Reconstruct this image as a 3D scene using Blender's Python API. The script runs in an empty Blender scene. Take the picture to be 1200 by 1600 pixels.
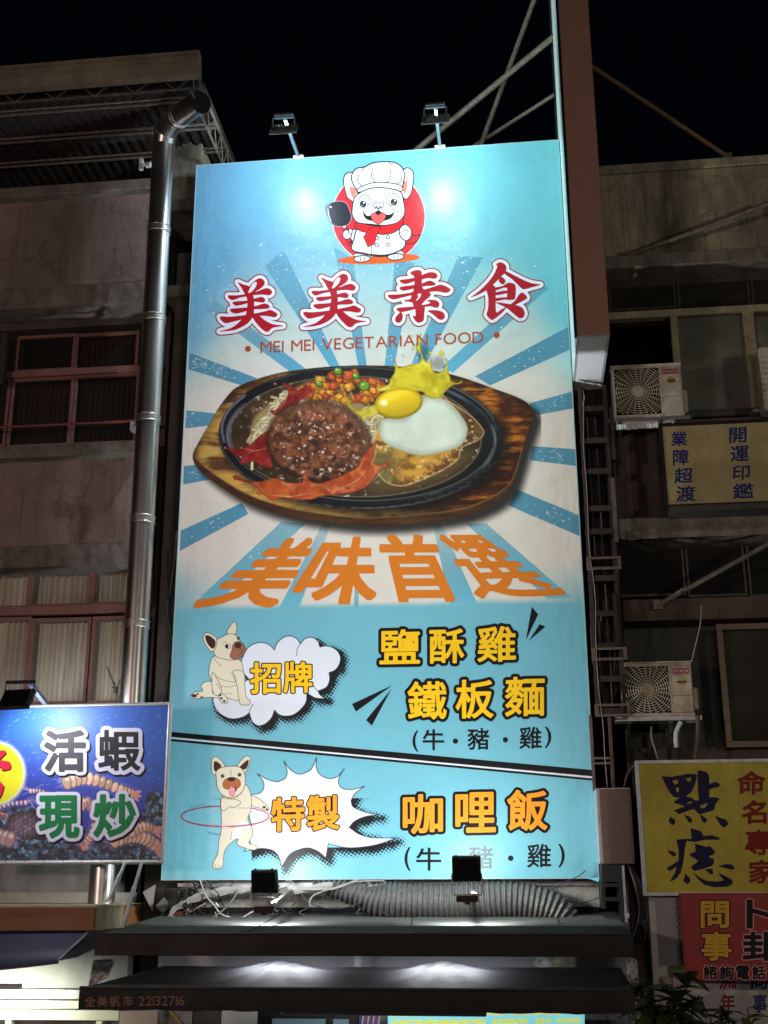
import bpy, math, random
import numpy as np
from mathutils import Vector, Matrix
random.seed(7)
rng = np.random.default_rng(11)
scn = bpy.context.scene
COL = scn.collection

# ------------------------------------------------------------------ camera
CP = (1.7895525828714138, -14.633198363184524, 4.453976383663831)
YAW, PITCH, ROLL, FPX = -0.11394509487918103, 0.3015513198177815, -0.003940293371570607, 1861.0
def _basis():
    cy, sy, cp, sp = math.cos(YAW), math.sin(YAW), math.cos(PITCH), math.sin(PITCH)
    F = np.array([sy*cp, cy*cp, sp]); Rt = np.array([cy, -sy, 0.0]); U = np.cross(Rt, F)
    c, s = math.cos(ROLL), math.sin(ROLL)
    return c*Rt+s*U, -s*Rt+c*U, F
RT, UP, FW = _basis()
cam_d = bpy.data.cameras.new('camera'); cam = bpy.data.objects.new('camera', cam_d); COL.objects.link(cam)
cam.matrix_world = Matrix([[RT[0], UP[0], -FW[0], CP[0]], [RT[1], UP[1], -FW[1], CP[1]], [RT[2], UP[2], -FW[2], CP[2]], [0, 0, 0, 1]])
cam_d.sensor_fit = 'VERTICAL'; cam_d.sensor_height = 36.0; cam_d.lens = FPX/1600*36
cam_d.clip_end = 500; scn.camera = cam

# ------------------------------------------------------------------ world (night sky), exposure
w = bpy.data.worlds.new('World'); scn.world = w; w.use_nodes = True
bg = w.node_tree.nodes['Background']
bg.inputs['Color'].default_value = (0.35, 0.5, 1.0, 1); bg.inputs['Strength'].default_value = 0.0016
scn.view_settings.view_transform = 'Standard'; scn.view_settings.look = 'None'
scn.view_settings.exposure = 0.0; scn.view_settings.gamma = 1.0; scn.view_settings.use_curve_mapping = False

# ------------------------------------------------------------------ unseen lamps added behind the viewer as street ambient
def lamp(name, kind, loc, target, energy, color, **kw):
    d = bpy.data.lights.new(name, kind); d.energy = energy; d.color = color
    for k, v in kw.items(): setattr(d, k, v)
    o = bpy.data.objects.new(name, d); COL.objects.link(o); o.location = loc
    v = Vector(target)-Vector(loc); o.rotation_euler = v.to_track_quat('-Z', 'Y').to_euler()
    return o
lamp('street_fill', 'AREA', (-9, -17, 6.0), (-5, 0, 8), 500, (1.0, 0.72, 0.62), shape='RECTANGLE', size=1.4, size_y=.5)
lamp('street_fill', 'AREA', (13, -13, 8.0), (7, 0, 10), 280, (1.0, 0.93, 0.70), shape='RECTANGLE', size=.7, size_y=.4)
lamp('street_fill', 'AREA', (3.5, -22, 7.5), (2.5, 0, 9), 210, (1.0, 0.80, 0.72), shape='RECTANGLE', size=1.0, size_y=.5)

# ------------------------------------------------------------------ helpers: rays, tagging, meshes
def at(px, py, Y):
    d = FW+RT*(px-600)/FPX-UP*(py-800)/FPX
    return Vector(np.array(CP)+d*(Y-CP[1])/d[1])
def atv(px, py, Y):
    px = np.asarray(px, float); py = np.asarray(py, float)
    d = FW[None]+RT[None]*((px-600)/FPX)[:, None]-UP[None]*((py-800)/FPX)[:, None]
    return np.array(CP)[None]+d*((Y-CP[1])/d[:, 1])[:, None]
def wx(px, py, Y): return at(px, py, Y).x
def wz(px, py, Y): return at(px, py, Y).z

def tag(o, label=None, cat=None, group=None, kind=None):
    if label: o['label'] = label
    if cat: o['category'] = cat
    if group: o['group'] = group
    if kind: o['kind'] = kind
    return o
def thing(name, label, cat, loc=(0, 0, 0), group=None):
    o = bpy.data.objects.new(name, None); COL.objects.link(o); o.location = loc; o.empty_display_size = .1
    return tag(o, label, cat, group)

class MB:
    def __init__(s): s.v = []; s.f = []; s.m = []; s.sm = []
    def add(s, vs, fs, mi=0, smooth=False):
        b = len(s.v); s.v += [tuple(v) for v in vs]
        for f in fs: s.f.append([b+i for i in f]); s.m.append(mi); s.sm.append(smooth)
        return s
    def box(s, x0, x1, y0, y1, z0, z1, mi=0, ch=0.0):
        if x0 > x1: x0, x1 = x1, x0
        if y0 > y1: y0, y1 = y1, y0
        if z0 > z1: z0, z1 = z1, z0
        if ch > 0:
            c = min(ch, (x1-x0)*.3, (y1-y0)*.3, (z1-z0)*.3)
            vs = []; key = {}
            for ix, X in enumerate((x0, x1)):
                for iy, Yy in enumerate((y0, y1)):
                    for iz, Z in enumerate((z0, z1)):
                        sx, sy, sz = (c if ix == 0 else -c), (c if iy == 0 else -c), (c if iz == 0 else -c)
                        key[(ix, iy, iz, 'x')] = len(vs); vs.append((X, Yy+sy, Z+sz))
                        key[(ix, iy, iz, 'y')] = len(vs); vs.append((X+sx, Yy, Z+sz))
                        key[(ix, iy, iz, 'z')] = len(vs); vs.append((X+sx, Yy+sy, Z))
            k = key; fs = []
            for i in (0, 1):
                fs.append([k[(i, 0, 0, 'x')], k[(i, 1, 0, 'x')], k[(i, 1, 1, 'x')], k[(i, 0, 1, 'x')]])
                fs.append([k[(0, i, 0, 'y')], k[(1, i, 0, 'y')], k[(1, i, 1, 'y')], k[(0, i, 1, 'y')]])
                fs.append([k[(0, 0, i, 'z')], k[(1, 0, i, 'z')], k[(1, 1, i, 'z')], k[(0, 1, i, 'z')]])
            for a in (0, 1):
                for b in (0, 1):
                    fs.append([k[(0, a, b, 'y')], k[(1, a, b, 'y')], k[(1, a, b, 'z')], k[(0, a, b, 'z')]])
                    fs.append([k[(a, 0, b, 'x')], k[(a, 1, b, 'x')], k[(a, 1, b, 'z')], k[(a, 0, b, 'z')]])
                    fs.append([k[(a, b, 0, 'x')], k[(a, b, 1, 'x')], k[(a, b, 1, 'y')], k[(a, b, 0, 'y')]])
                    for d in (0, 1):
                        fs.append([k[(a, b, d, 'x')], k[(a, b, d, 'y')], k[(a, b, d, 'z')]])
            return s.add(vs, fs, mi)
        vs = [(x, y, z) for x in (x0, x1) for y in (y0, y1) for z in (z0, z1)]
        return s.add(vs, [[0, 1, 3, 2], [4, 6, 7, 5], [0, 4, 5, 1], [2, 3, 7, 6], [0, 2, 6, 4], [1, 5, 7, 3]], mi)
    def pbox(s, px0, py0, px1, py1, Y0, Y1, mi=0, ch=0.0, pad=0):   # box whose front face (Y0) covers the given photo rectangle
        mx, my = (px0+px1)/2, (py0+py1)/2
        return s.box(wx(px0, my, Y0)-pad, wx(px1, my, Y0)+pad, Y0, Y1, wz(mx, py1, Y0), wz(mx, py0, Y0), mi, ch)
    def bar(s, a, b, wd, ht=None, mi=0, up=(0, 0, 1)):
        a = Vector(a); b = Vector(b); ht = ht or wd; d = (b-a).normalized(); u = Vector(up)
        if abs(d.dot(u)) > .95: u = Vector((0, 1, 0))
        r = d.cross(u).normalized(); u = r.cross(d)
        vs = [p+r*sx*wd/2+u*sz*ht/2 for p in (a, b) for sx, sz in ((-1, -1), (1, -1), (1, 1), (-1, 1))]
        return s.add(vs, [[0, 3, 2, 1], [4, 5, 6, 7], [0, 1, 5, 4], [1, 2, 6, 5], [2, 3, 7, 6], [3, 0, 4, 7]], mi)
    def tube(s, path, r, n=10, mi=0, caps=True, rad=None):
        P = [Vector(p) for p in path]; rings = []; u = None
        for i, p in enumerate(P):
            d = (P[min(i+1, len(P)-1)]-P[max(i-1, 0)]).normalized()
            if u is None:
                u = Vector((0, 0, 1)) if abs(d.z) < .9 else Vector((0, 1, 0))
            u = (u-d*u.dot(d)).normalized(); v = d.cross(u); rr = rad[i] if rad is not None else r
            rings.append([p+(u*math.cos(2*math.pi*k/n)+v*math.sin(2*math.pi*k/n))*rr for k in range(n)])
        vs = [q for rg in rings for q in rg]; fs = []
        for i in range(len(P)-1):
            for k in range(n):
                fs.append([i*n+k, i*n+(k+1) % n, (i+1)*n+(k+1) % n, (i+1)*n+k])
        s.add(vs, fs, mi, True)
        if caps:
            s.add(rings[0], [list(range(n))[::-1]], mi); s.add(rings[-1], [list(range(n))], mi)
        return s
    def quad(s, a, b, c, d, mi=0): return s.add([a, b, c, d], [[0, 1, 2, 3]], mi)
    def build(s, name, mats, parent=None, label=None):
        me = bpy.data.meshes.new(name); me.from_pydata(s.v, [], s.f)
        mats = mats if isinstance(mats, (list, tuple)) else [mats]
        for m in mats: me.materials.append(m)
        me.polygons.foreach_set('material_index', s.m); me.polygons.foreach_set('use_smooth', s.sm); me.update()
        o = bpy.data.objects.new(name, me); COL.objects.link(o)
        if parent is not None:
            o.parent = parent; pw = Vector(parent.location); q = parent.parent
            while q is not None: pw += q.location; q = q.parent
            me.transform(Matrix.Translation(-pw))
        if label: o['label'] = label
        return o
def copy_tree(o, parent=None):
    kids = list(o.children); c = o.copy(); COL.objects.link(c); c.parent = parent
    for k in kids: copy_tree(k, c)
    return c
def smooth_path(pts, n=6):
    P = [np.array(p, float) for p in pts]; out = []
    P = [2*P[0]-P[1]]+P+[2*P[-1]-P[-2]]
    for i in range(1, len(P)-2):
        for k in range(n):
            t = k/n; a, b, c, d = P[i-1:i+3]
            out.append(.5*((2*b)+(-a+c)*t+(2*a-5*b+4*c-d)*t*t+(-a+3*b-3*c+d)*t**3))
    out.append(P[-2]); return [Vector(p) for p in out]
def closed_spline(pts, n=4):
    P = np.array(pts, float); m = len(P); out = []
    for i in range(m):
        a, b, c, d = P[i-1], P[i], P[(i+1) % m], P[(i+2) % m]
        for k in range(n):
            t = k/n; out.append(.5*((2*b)+(-a+c)*t+(2*a-5*b+4*c-d)*t*t+(-a+3*b-3*c+d)*t**3))
    return np.array(out)

# ------------------------------------------------------------------ materials
def lin(c):
    c = np.asarray(c, float)/255.0
    return np.where(c <= .04045, c/12.92, ((c+.055)/1.055)**2.4)
def new_mat(name):
    m = bpy.data.materials.new(name); m.use_nodes = True
    return m, m.node_tree.nodes, m.node_tree.links, m.node_tree.nodes['Principled BSDF']
def mat(name, col, rough=.6, metal=0.0, col2=None, scale=4.0, bump=0.0, bscale=40.0, stretch=(1, 1, 1), stain=None, stain_scale=1.2, stain_amt=.6, spec=.5, crack=0):
    m, N, L, B = new_mat(name)
    B.inputs['Roughness'].default_value = rough; B.inputs['Metallic'].default_value = metal
    B.inputs['Specular IOR Level'].default_value = spec
    B.inputs['Base Color'].default_value = (*col, 1)
    geo = N.new('ShaderNodeNewGeometry'); mp = N.new('ShaderNodeMapping'); mp.inputs['Scale'].default_value = stretch
    L.new(geo.outputs['Position'], mp.inputs['Vector'])
    out = None
    if col2 is not None:
        n = N.new('ShaderNodeTexNoise'); n.inputs['Scale'].default_value = scale; n.inputs['Detail'].default_value = 7; n.inputs['Roughness'].default_value = .65
        L.new(mp.outputs[0], n.inputs['Vector'])
        r = N.new('ShaderNodeValToRGB'); r.color_ramp.elements[0].position = .35; r.color_ramp.elements[1].position = .68
        r.color_ramp.elements[0].color = (*col, 1); r.color_ramp.elements[1].color = (*col2, 1)
        L.new(n.outputs['Fac'], r.inputs['Fac']); out = r.outputs['Color']
        rr = N.new('ShaderNodeMapRange'); rr.inputs['To Min'].default_value = max(0, rough-.12); rr.inputs['To Max'].default_value = min(1, rough+.15)
        L.new(n.outputs['Fac'], rr.inputs['Value']); L.new(rr.outputs[0], B.inputs['Roughness'])
    if stain is not None:
        mp2 = N.new('ShaderNodeMapping'); mp2.inputs['Scale'].default_value = (1, 1, .28); L.new(geo.outputs['Position'], mp2.inputs['Vector'])
        n = N.new('ShaderNodeTexNoise'); n.inputs['Scale'].default_value = stain_scale; n.inputs['Detail'].default_value = 9; n.inputs['Roughness'].default_value = .7
        L.new(mp2.outputs[0], n.inputs['Vector'])
        r = N.new('ShaderNodeMapRange'); r.inputs['From Min'].default_value = .45; r.inputs['From Max'].default_value = .72; r.inputs['To Max'].default_value = stain_amt
        L.new(n.outputs['Fac'], r.inputs['Value'])
        mx = N.new('ShaderNodeMix'); mx.data_type = 'RGBA'; L.new(r.outputs[0], mx.inputs['Factor'])
        if out: L.new(out, mx.inputs['A'])
        else: mx.inputs['A'].default_value = (*col, 1)
        mx.inputs['B'].default_value = (*stain, 1); out = mx.outputs['Result']
        mp3 = N.new('ShaderNodeMapping'); mp3.inputs['Scale'].default_value = (9, 9, .55); L.new(geo.outputs['Position'], mp3.inputs['Vector'])
        n3 = N.new('ShaderNodeTexNoise'); n3.inputs['Scale'].default_value = 1.0; n3.inputs['Detail'].default_value = 6; n3.inputs['Roughness'].default_value = .75; L.new(mp3.outputs[0], n3.inputs['Vector'])
        n4 = N.new('ShaderNodeTexNoise'); n4.inputs['Scale'].default_value = 22; n4.inputs['Detail'].default_value = 8; n4.inputs['Roughness'].default_value = .8; L.new(geo.outputs['Position'], n4.inputs['Vector'])
        r3 = N.new('ShaderNodeMapRange'); r3.inputs['From Min'].default_value = .52; r3.inputs['From Max'].default_value = .75; r3.inputs['To Max'].default_value = stain_amt*.8; L.new(n3.outputs['Fac'], r3.inputs['Value'])
        r4 = N.new('ShaderNodeMapRange'); r4.inputs['From Min'].default_value = .5; r4.inputs['From Max'].default_value = .7; r4.inputs['To Max'].default_value = stain_amt*.55; L.new(n4.outputs['Fac'], r4.inputs['Value'])
        for rr_ in (r3, r4):
            m3 = N.new('ShaderNodeMix'); m3.data_type = 'RGBA'; L.new(rr_.outputs[0], m3.inputs['Factor']); L.new(out, m3.inputs['A']); m3.inputs['B'].default_value = (*stain, 1); out = m3.outputs['Result']
    if crack:
        nd = N.new('ShaderNodeTexNoise'); nd.inputs['Scale'].default_value = 2.5; nd.inputs['Detail'].default_value = 6; L.new(geo.outputs['Position'], nd.inputs['Vector'])
        va = N.new('ShaderNodeVectorMath'); va.operation = 'MULTIPLY_ADD'; va.inputs[1].default_value = (.9, .9, .9); L.new(nd.outputs['Color'], va.inputs[0]); L.new(geo.outputs['Position'], va.inputs[2])
        vo = N.new('ShaderNodeTexVoronoi'); vo.feature = 'DISTANCE_TO_EDGE'; vo.inputs['Scale'].default_value = crack; L.new(va.outputs[0], vo.inputs['Vector'])
        rc_ = N.new('ShaderNodeMapRange'); rc_.inputs['From Min'].default_value = .002; rc_.inputs['From Max'].default_value = .012; rc_.inputs['To Min'].default_value = .32; rc_.inputs['To Max'].default_value = 0; L.new(vo.outputs['Distance'], rc_.inputs['Value'])
        mc = N.new('ShaderNodeMix'); mc.data_type = 'RGBA'; L.new(rc_.outputs[0], mc.inputs['Factor']); L.new(out, mc.inputs['A']); mc.inputs['B'].default_value = (.02, .017, .015, 1); out = mc.outputs['Result']
    if out: L.new(out, B.inputs['Base Color'])
    if bump > 0:
        n = N.new('ShaderNodeTexNoise'); n.inputs['Scale'].default_value = bscale; n.inputs['Detail'].default_value = 5
        L.new(mp.outputs[0], n.inputs['Vector'])
        b = N.new('ShaderNodeBump'); b.inputs['Strength'].default_value = bump; b.inputs['Distance'].default_value = .02
        L.new(n.outputs['Fac'], b.inputs['Height']); L.new(b.outputs[0], B.inputs['Normal'])
    return m
def emit_mat(name, col, strength):
    m, N, L, B = new_mat(name)
    B.inputs['Base Color'].default_value = (.8, .8, .8, 1); B.inputs['Emission Color'].default_value = (*col, 1); B.inputs['Emission Strength'].default_value = strength
    return m
def glass_mat(name, tint, fac_rough=.05, opac=.12, dcol=(.12, .12, .11)):
    m, N, L, B = new_mat(name); out = N['Material Output']
    g = N.new('ShaderNodeBsdfGlossy'); g.inputs['Roughness'].default_value = fac_rough; g.inputs['Color'].default_value = (.9, .9, .9, 1)
    t = N.new('ShaderNodeBsdfTransparent'); t.inputs['Color'].default_value = (*tint, 1)
    f = N.new('ShaderNodeFresnel'); f.inputs['IOR'].default_value = 1.5
    mx = N.new('ShaderNodeMixShader'); L.new(f.outputs[0], mx.inputs[0]); L.new(t.outputs[0], mx.inputs[1]); L.new(g.outputs[0], mx.inputs[2])
    d = N.new('ShaderNodeBsdfDiffuse'); d.inputs['Color'].default_value = (*dcol, 1)
    m2 = N.new('ShaderNodeMixShader'); m2.inputs[0].default_value = opac
    L.new(mx.outputs[0], m2.inputs[1]); L.new(d.outputs[0], m2.inputs[2]); L.new(m2.outputs[0], out.inputs['Surface'])
    return m
BANNER_ROUGH = .42
def print_mat(name, rough=BANNER_ROUGH, alpha=True, bump=True):
    m, N, L, B = new_mat(name); out = N['Material Output']
    a = N.new('ShaderNodeAttribute'); a.attribute_name = 'ink'
    L.new(a.outputs['Color'], B.inputs['Base Color']); B.inputs['Roughness'].default_value = rough; B.inputs['Specular IOR Level'].default_value = .55 if alpha is False else .34
    if bump: vinyl_bump(N, L, B)
    if alpha:
        t = N.new('ShaderNodeBsdfTransparent'); mx = N.new('ShaderNodeMixShader')
        L.new(a.outputs['Alpha'], mx.inputs[0]); L.new(t.outputs[0], mx.inputs[1]); L.new(B.outputs[0], mx.inputs[2]); L.new(mx.outputs[0], out.inputs['Surface'])
    return m
def vinyl_bump(N, L, B):
    geo = N.new('ShaderNodeNewGeometry')
    n = N.new('ShaderNodeTexNoise'); n.inputs['Scale'].default_value = 1.3; n.inputs['Detail'].default_value = 3
    L.new(geo.outputs['Position'], n.inputs['Vector'])
    mp = N.new('ShaderNodeMapping'); mp.inputs['Scale'].default_value = (14, 1, 3.5); mp.inputs['Rotation'].default_value = (0, .5, 0)
    L.new(geo.outputs['Position'], mp.inputs['Vector'])
    n2 = N.new('ShaderNodeTexNoise'); n2.inputs['Scale'].default_value = .8; n2.inputs['Detail'].default_value = 2; L.new(mp.outputs[0], n2.inputs['Vector'])
    sx = N.new('ShaderNodeSeparateXYZ'); L.new(geo.outputs['Position'], sx.inputs[0])
    ab = N.new('ShaderNodeMath'); ab.operation = 'ABSOLUTE'; L.new(sx.outputs['X'], ab.inputs[0])
    mr = N.new('ShaderNodeMapRange'); mr.inputs['From Min'].default_value = 2.0; mr.inputs['From Max'].default_value = 2.6; mr.inputs['To Min'].default_value = .02; mr.inputs['To Max'].default_value = .22
    L.new(ab.outputs[0], mr.inputs['Value'])
    mu = N.new('ShaderNodeMath'); mu.operation = 'MULTIPLY'; L.new(n2.outputs['Fac'], mu.inputs[0]); L.new(mr.outputs[0], mu.inputs[1])
    ad = N.new('ShaderNodeMath'); ad.operation = 'ADD'; L.new(n.outputs['Fac'], ad.inputs[0]); L.new(mu.outputs[0], ad.inputs[1])
    b = N.new('ShaderNodeBump'); b.inputs['Strength'].default_value = .35; b.inputs['Distance'].default_value = .10
    L.new(ad.outputs[0], b.inputs['Height']); L.new(b.outputs[0], B.inputs['Normal'])
_ink = {}
def ink(rgb, rough=BANNER_ROUGH, bump=True):
    k = (tuple(rgb), rough, bump)
    if k not in _ink:
        m, N, L, B = new_mat('ink_%d_%d_%d' % tuple(rgb)); B.inputs['Base Color'].default_value = (*lin(rgb), 1); B.inputs['Roughness'].default_value = rough; B.inputs['Specular IOR Level'].default_value = .26
        if bump: vinyl_bump(N, L, B)
        _ink[k] = m
    return _ink[k]
PRINT = print_mat('printed_vinyl'); PRINT_SOLID = print_mat('printed_vinyl_solid', alpha=False); PRINT_FLAT = print_mat('printed_board', .5, False, False)

M = {}
M['plaster_pink'] = mat('pink_plaster', (.31, .235, .21), .85, col2=(.23, .175, .155), scale=2.2, bump=.7, bscale=70, stain=(.09, .075, .06), stain_scale=.8, stain_amt=.9, crack=.5)
M['ledge'] = mat('weathered_ledge', (.17, .15, .13), .85, col2=(.075, .07, .06), scale=5, bump=.6, bscale=50, stain=(.28, .26, .22), stain_scale=2.2, stain_amt=.6)
M['dark_wall'] = mat('grimy_wall', (.09, .075, .065), .9, col2=(.05, .045, .04), scale=3, bump=.4)
M['concrete'] = mat('stained_concrete', (.50, .46, .34), .85, col2=(.30, .28, .21), scale=1.6, bump=.5, bscale=60, stain=(.03, .028, .025), stain_scale=.9, stain_amt=1.0, crack=.6)
M['right_wall'] = mat('brown_wall', (.14, .105, .08), .85, col2=(.07, .055, .045), scale=2.5, bump=.4, bscale=60, stain=(.03, .025, .022), stain_amt=.8)
M['steel'] = mat('spiral_duct_steel', (.72, .70, .68), .30, 1.0, col2=(.5, .49, .48), scale=3, stretch=(1, 1, .35), bump=.05, bscale=6)
M['dull_steel'] = mat('dull_steel', (.45, .46, .46), .42, 1.0, col2=(.3, .3, .3), scale=8)
M['galv'] = mat('galvanised', (.5, .52, .55), .45, .6, col2=(.38, .4, .42), scale=12)
M['black'] = mat('black_metal', (.012, .012, .013), .45, .3)
M['rubber'] = mat('black_rubber', (.012, .012, .012), .6)
M['void'] = mat('dark_interior', (.006, .006, .006), .95)
M['brown_panel'] = mat('brown_panel', (.30, .165, .13), .5, col2=(.265, .145, .115), scale=2, bump=.08, bscale=120)
M['white_panel'] = mat('white_panel', (.62, .64, .68), .35, col2=(.55, .57, .6), scale=3)
M['gloss_face'] = mat('glossy_sign_face', (.80, .92, .90), .3, col2=(.45, .78, .78), scale=3)  # cyan base colour stands in for the billboard's reflection
M['rust'] = mat('rusty_steel', (.028, .014, .012), .7, .2, col2=(.022, .015, .014), scale=14, bump=.3)
M['pink_frame'] = mat('red_brown_frame', (.26, .125, .105), .45, .0, col2=(.19, .095, .085), scale=8)
M['alu'] = mat('yellowed_aluminium', (.55, .5, .35), .4, .3, col2=(.3, .27, .19), scale=10)
M['dark_alu'] = mat('dark_aluminium', (.07, .068, .055), .5, .3, col2=(.04, .04, .035), scale=10)
M['brown_alu'] = mat('brown_frame', (.19, .125, .085), .5, .0, col2=(.13, .09, .065), scale=10)
M['glass'] = glass_mat('window_glass', (.55, .52, .5))
M['reeded'] = glass_mat('reeded_glass', (.95, .94, .9), .22, .18, (.6, .6, .55))
M['screen'] = mat('insect_screen', (.18, .19, .16), .8, col2=(.07, .075, .062), scale=1.2, bump=.3, bscale=300)
M['curtain'] = mat('pink_curtain', (.16, .09, .08), .9, col2=(.12, .07, .06), scale=8, stretch=(6, 6, .4))
M['curtain_white'] = mat('pale_curtain', (.92, .9, .82), .9, col2=(.55, .52, .45), scale=5, stretch=(6, 6, .4))
M['ac'] = mat('cream_enamel', (.66, .63, .54), .45, col2=(.36, .32, .24), scale=6, stain=(.16, .11, .07), stain_scale=3, stain_amt=.4)
M['ac_grille'] = mat('grille_wire', (.62, .56, .42), .4)
M['awning'] = mat('black_canvas', (.012, .012, .013), .6, spec=.3, col2=(.010, .010, .011), scale=6, bump=.35, bscale=9, stretch=(1, .3, 1))
M['awning_top'] = mat('dark_green_roofing', (.045, .048, .044), .9, spec=.2, col2=(.028, .03, .028), scale=2.4, bump=.3, bscale=30, stain=(.09, .09, .08), stain_amt=.5)
M['fascia'] = mat('dark_fascia', (.012, .009, .010), .55, spec=.3, col2=(.009, .007, .008), scale=3)
M['navy'] = mat('navy_canvas', (.022, .023, .075), .5, col2=(.018, .018, .055), scale=4, bump=.2, bscale=12)
M['orange'] = mat('orange_board', (.24, .095, .028), .55, col2=(.18, .07, .025), scale=3, stretch=(.3, 1, 2), bump=.1)
M['beige'] = mat('beige_board', (.42, .36, .24), .6, col2=(.33, .27, .16), scale=3, stain=(.12, .08, .04), stain_amt=.5)
M['white_wall'] = mat('white_wall', (.55, .54, .50), .7, col2=(.47, .46, .43), scale=2, stain=(.25, .24, .21), stain_amt=.4)
M['grey_wall'] = mat('grey_wall', (.34, .34, .33), .75, col2=(.24, .24, .23), scale=3, bump=.3, stain=(.10, .09, .08), stain_amt=.7, stain_scale=2.5)
M['flex'] = mat('flexible_duct', (.13, .13, .125), .5, .5, col2=(.07, .07, .068), scale=30, bump=.4, bscale=60)
M['cable'] = mat('grey_cable', (.17, .165, .15), .5); M['cable_dark'] = mat('dark_cable', (.03, .03, .03), .5)
M['ribbon'] = mat('flat_white_hose', (.36, .355, .33), .6, col2=(.25, .245, .22), scale=9)
M['leaf'] = mat('glossy_leaf', (.03, .05, .018), .4, col2=(.05, .075, .025), scale=9)
M['stem'] = mat('stem', (.08, .06, .035), .7)
M['asphalt'] = mat('asphalt', (.05, .05, .05), .85, col2=(.038, .038, .038), scale=5, bump=.5, bscale=120)
M['paving'] = mat('paving', (.22, .2, .18), .8, col2=(.16, .15, .14), scale=3)
M['canvas_sheet'] = mat('corrugated_roof_sheet', (.022, .017, .014), .9, col2=(.012, .010, .009), scale=6, bump=.4, stretch=(1, .3, 1))
M['gutter'] = mat('gutter_metal', (.25, .22, .16), .6, col2=(.14, .125, .095), scale=3, stain=(.11, .07, .05), stain_scale=1.2, stain_amt=.7)
M['strut'] = mat('grey_strut', (.19, .165, .14), .6, .2, col2=(.1, .085, .07), scale=10)
M['tube'] = emit_mat('fluorescent_tube', (.9, 1.0, .78), 5.0)
M['plastic'] = mat('clear_plastic_wrap', (.7, .72, .72), .2, col2=(.25, .26, .27), scale=12, bump=.6, bscale=25)
M['cream_frame'] = mat('cream_frame', (.62, .62, .50), .5, col2=(.54, .54, .44), scale=3)

# ------------------------------------------------------------------ numpy noise + print painter
def vnoise(x, y, scale, seed):
    r = np.random.default_rng(seed).random((256, 256)); u = x/scale; v = y/scale
    i = np.floor(u).astype(int); j = np.floor(v).astype(int); fu = u-i; fv = v-j
    fu = fu*fu*(3-2*fu); fv = fv*fv*(3-2*fv)
    a = r[i % 256, j % 256]; b = r[(i+1) % 256, j % 256]; c = r[i % 256, (j+1) % 256]; d = r[(i+1) % 256, (j+1) % 256]
    return (a*(1-fu)+b*fu)*(1-fv)+(c*(1-fu)+d*fu)*fv
def fbm(x, y, scale, seed, oct=4):
    t = 0; a = .5; s = 0
    for k in range(oct): t = t+a*vnoise(x, y, scale, seed+k); s += a; a *= .55; scale /= 2.03
    return t/s
def sst(e0, e1, x):
    t = np.clip((x-e0)/(e1-e0), 0, 1); return t*t*(3-2*t)
def sdf_poly(P, X, Y):
    P = np.asarray(P, float); A = P; B = np.roll(P, -1, 0)
    x = X.ravel(); y = Y.ravel(); d = np.full(x.shape, 1e9); ins = np.zeros(x.shape, bool)
    for (ax, ay), (bx, by) in zip(A, B):
        ex, ey = bx-ax, by-ay; L2 = ex*ex+ey*ey
        if L2 < 1e-12: continue
        wx_, wy_ = x-ax, y-ay; t = np.clip((wx_*ex+wy_*ey)/L2, 0, 1)
        d = np.minimum(d, (wx_-ex*t)**2+(wy_-ey*t)**2)
        c = (ay <= y) != (by <= y)
        if ey != 0: ins ^= c & (x < ax+(y-ay)/ey*ex)
    d = np.sqrt(d); return np.where(ins, -d, d).reshape(X.shape)
def cusp_spline(pts, n=5, lim=50):
    P = np.asarray(pts, float); m = len(P); cus = []
    for i in range(m):
        a = P[i]-P[i-1]; b = P[(i+1) % m]-P[i]; t = abs(math.degrees(math.atan2(a[0]*b[1]-a[1]*b[0], a@b)))
        if t > lim: cus.append(i)
    if not cus: return closed_spline(P, n)
    out = []
    for j, i in enumerate(cus):
        e = cus[(j+1) % len(cus)]; k = (e-i) % m or m; seg = [P[(i+q) % m] for q in range(k+1)]
        if len(seg) == 2: out.append(seg[0]); continue
        out += [np.array(p)[:2] for p in smooth_path([(a, b, 0) for a, b in seg], n)][:-1]
    return np.array(out)
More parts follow.
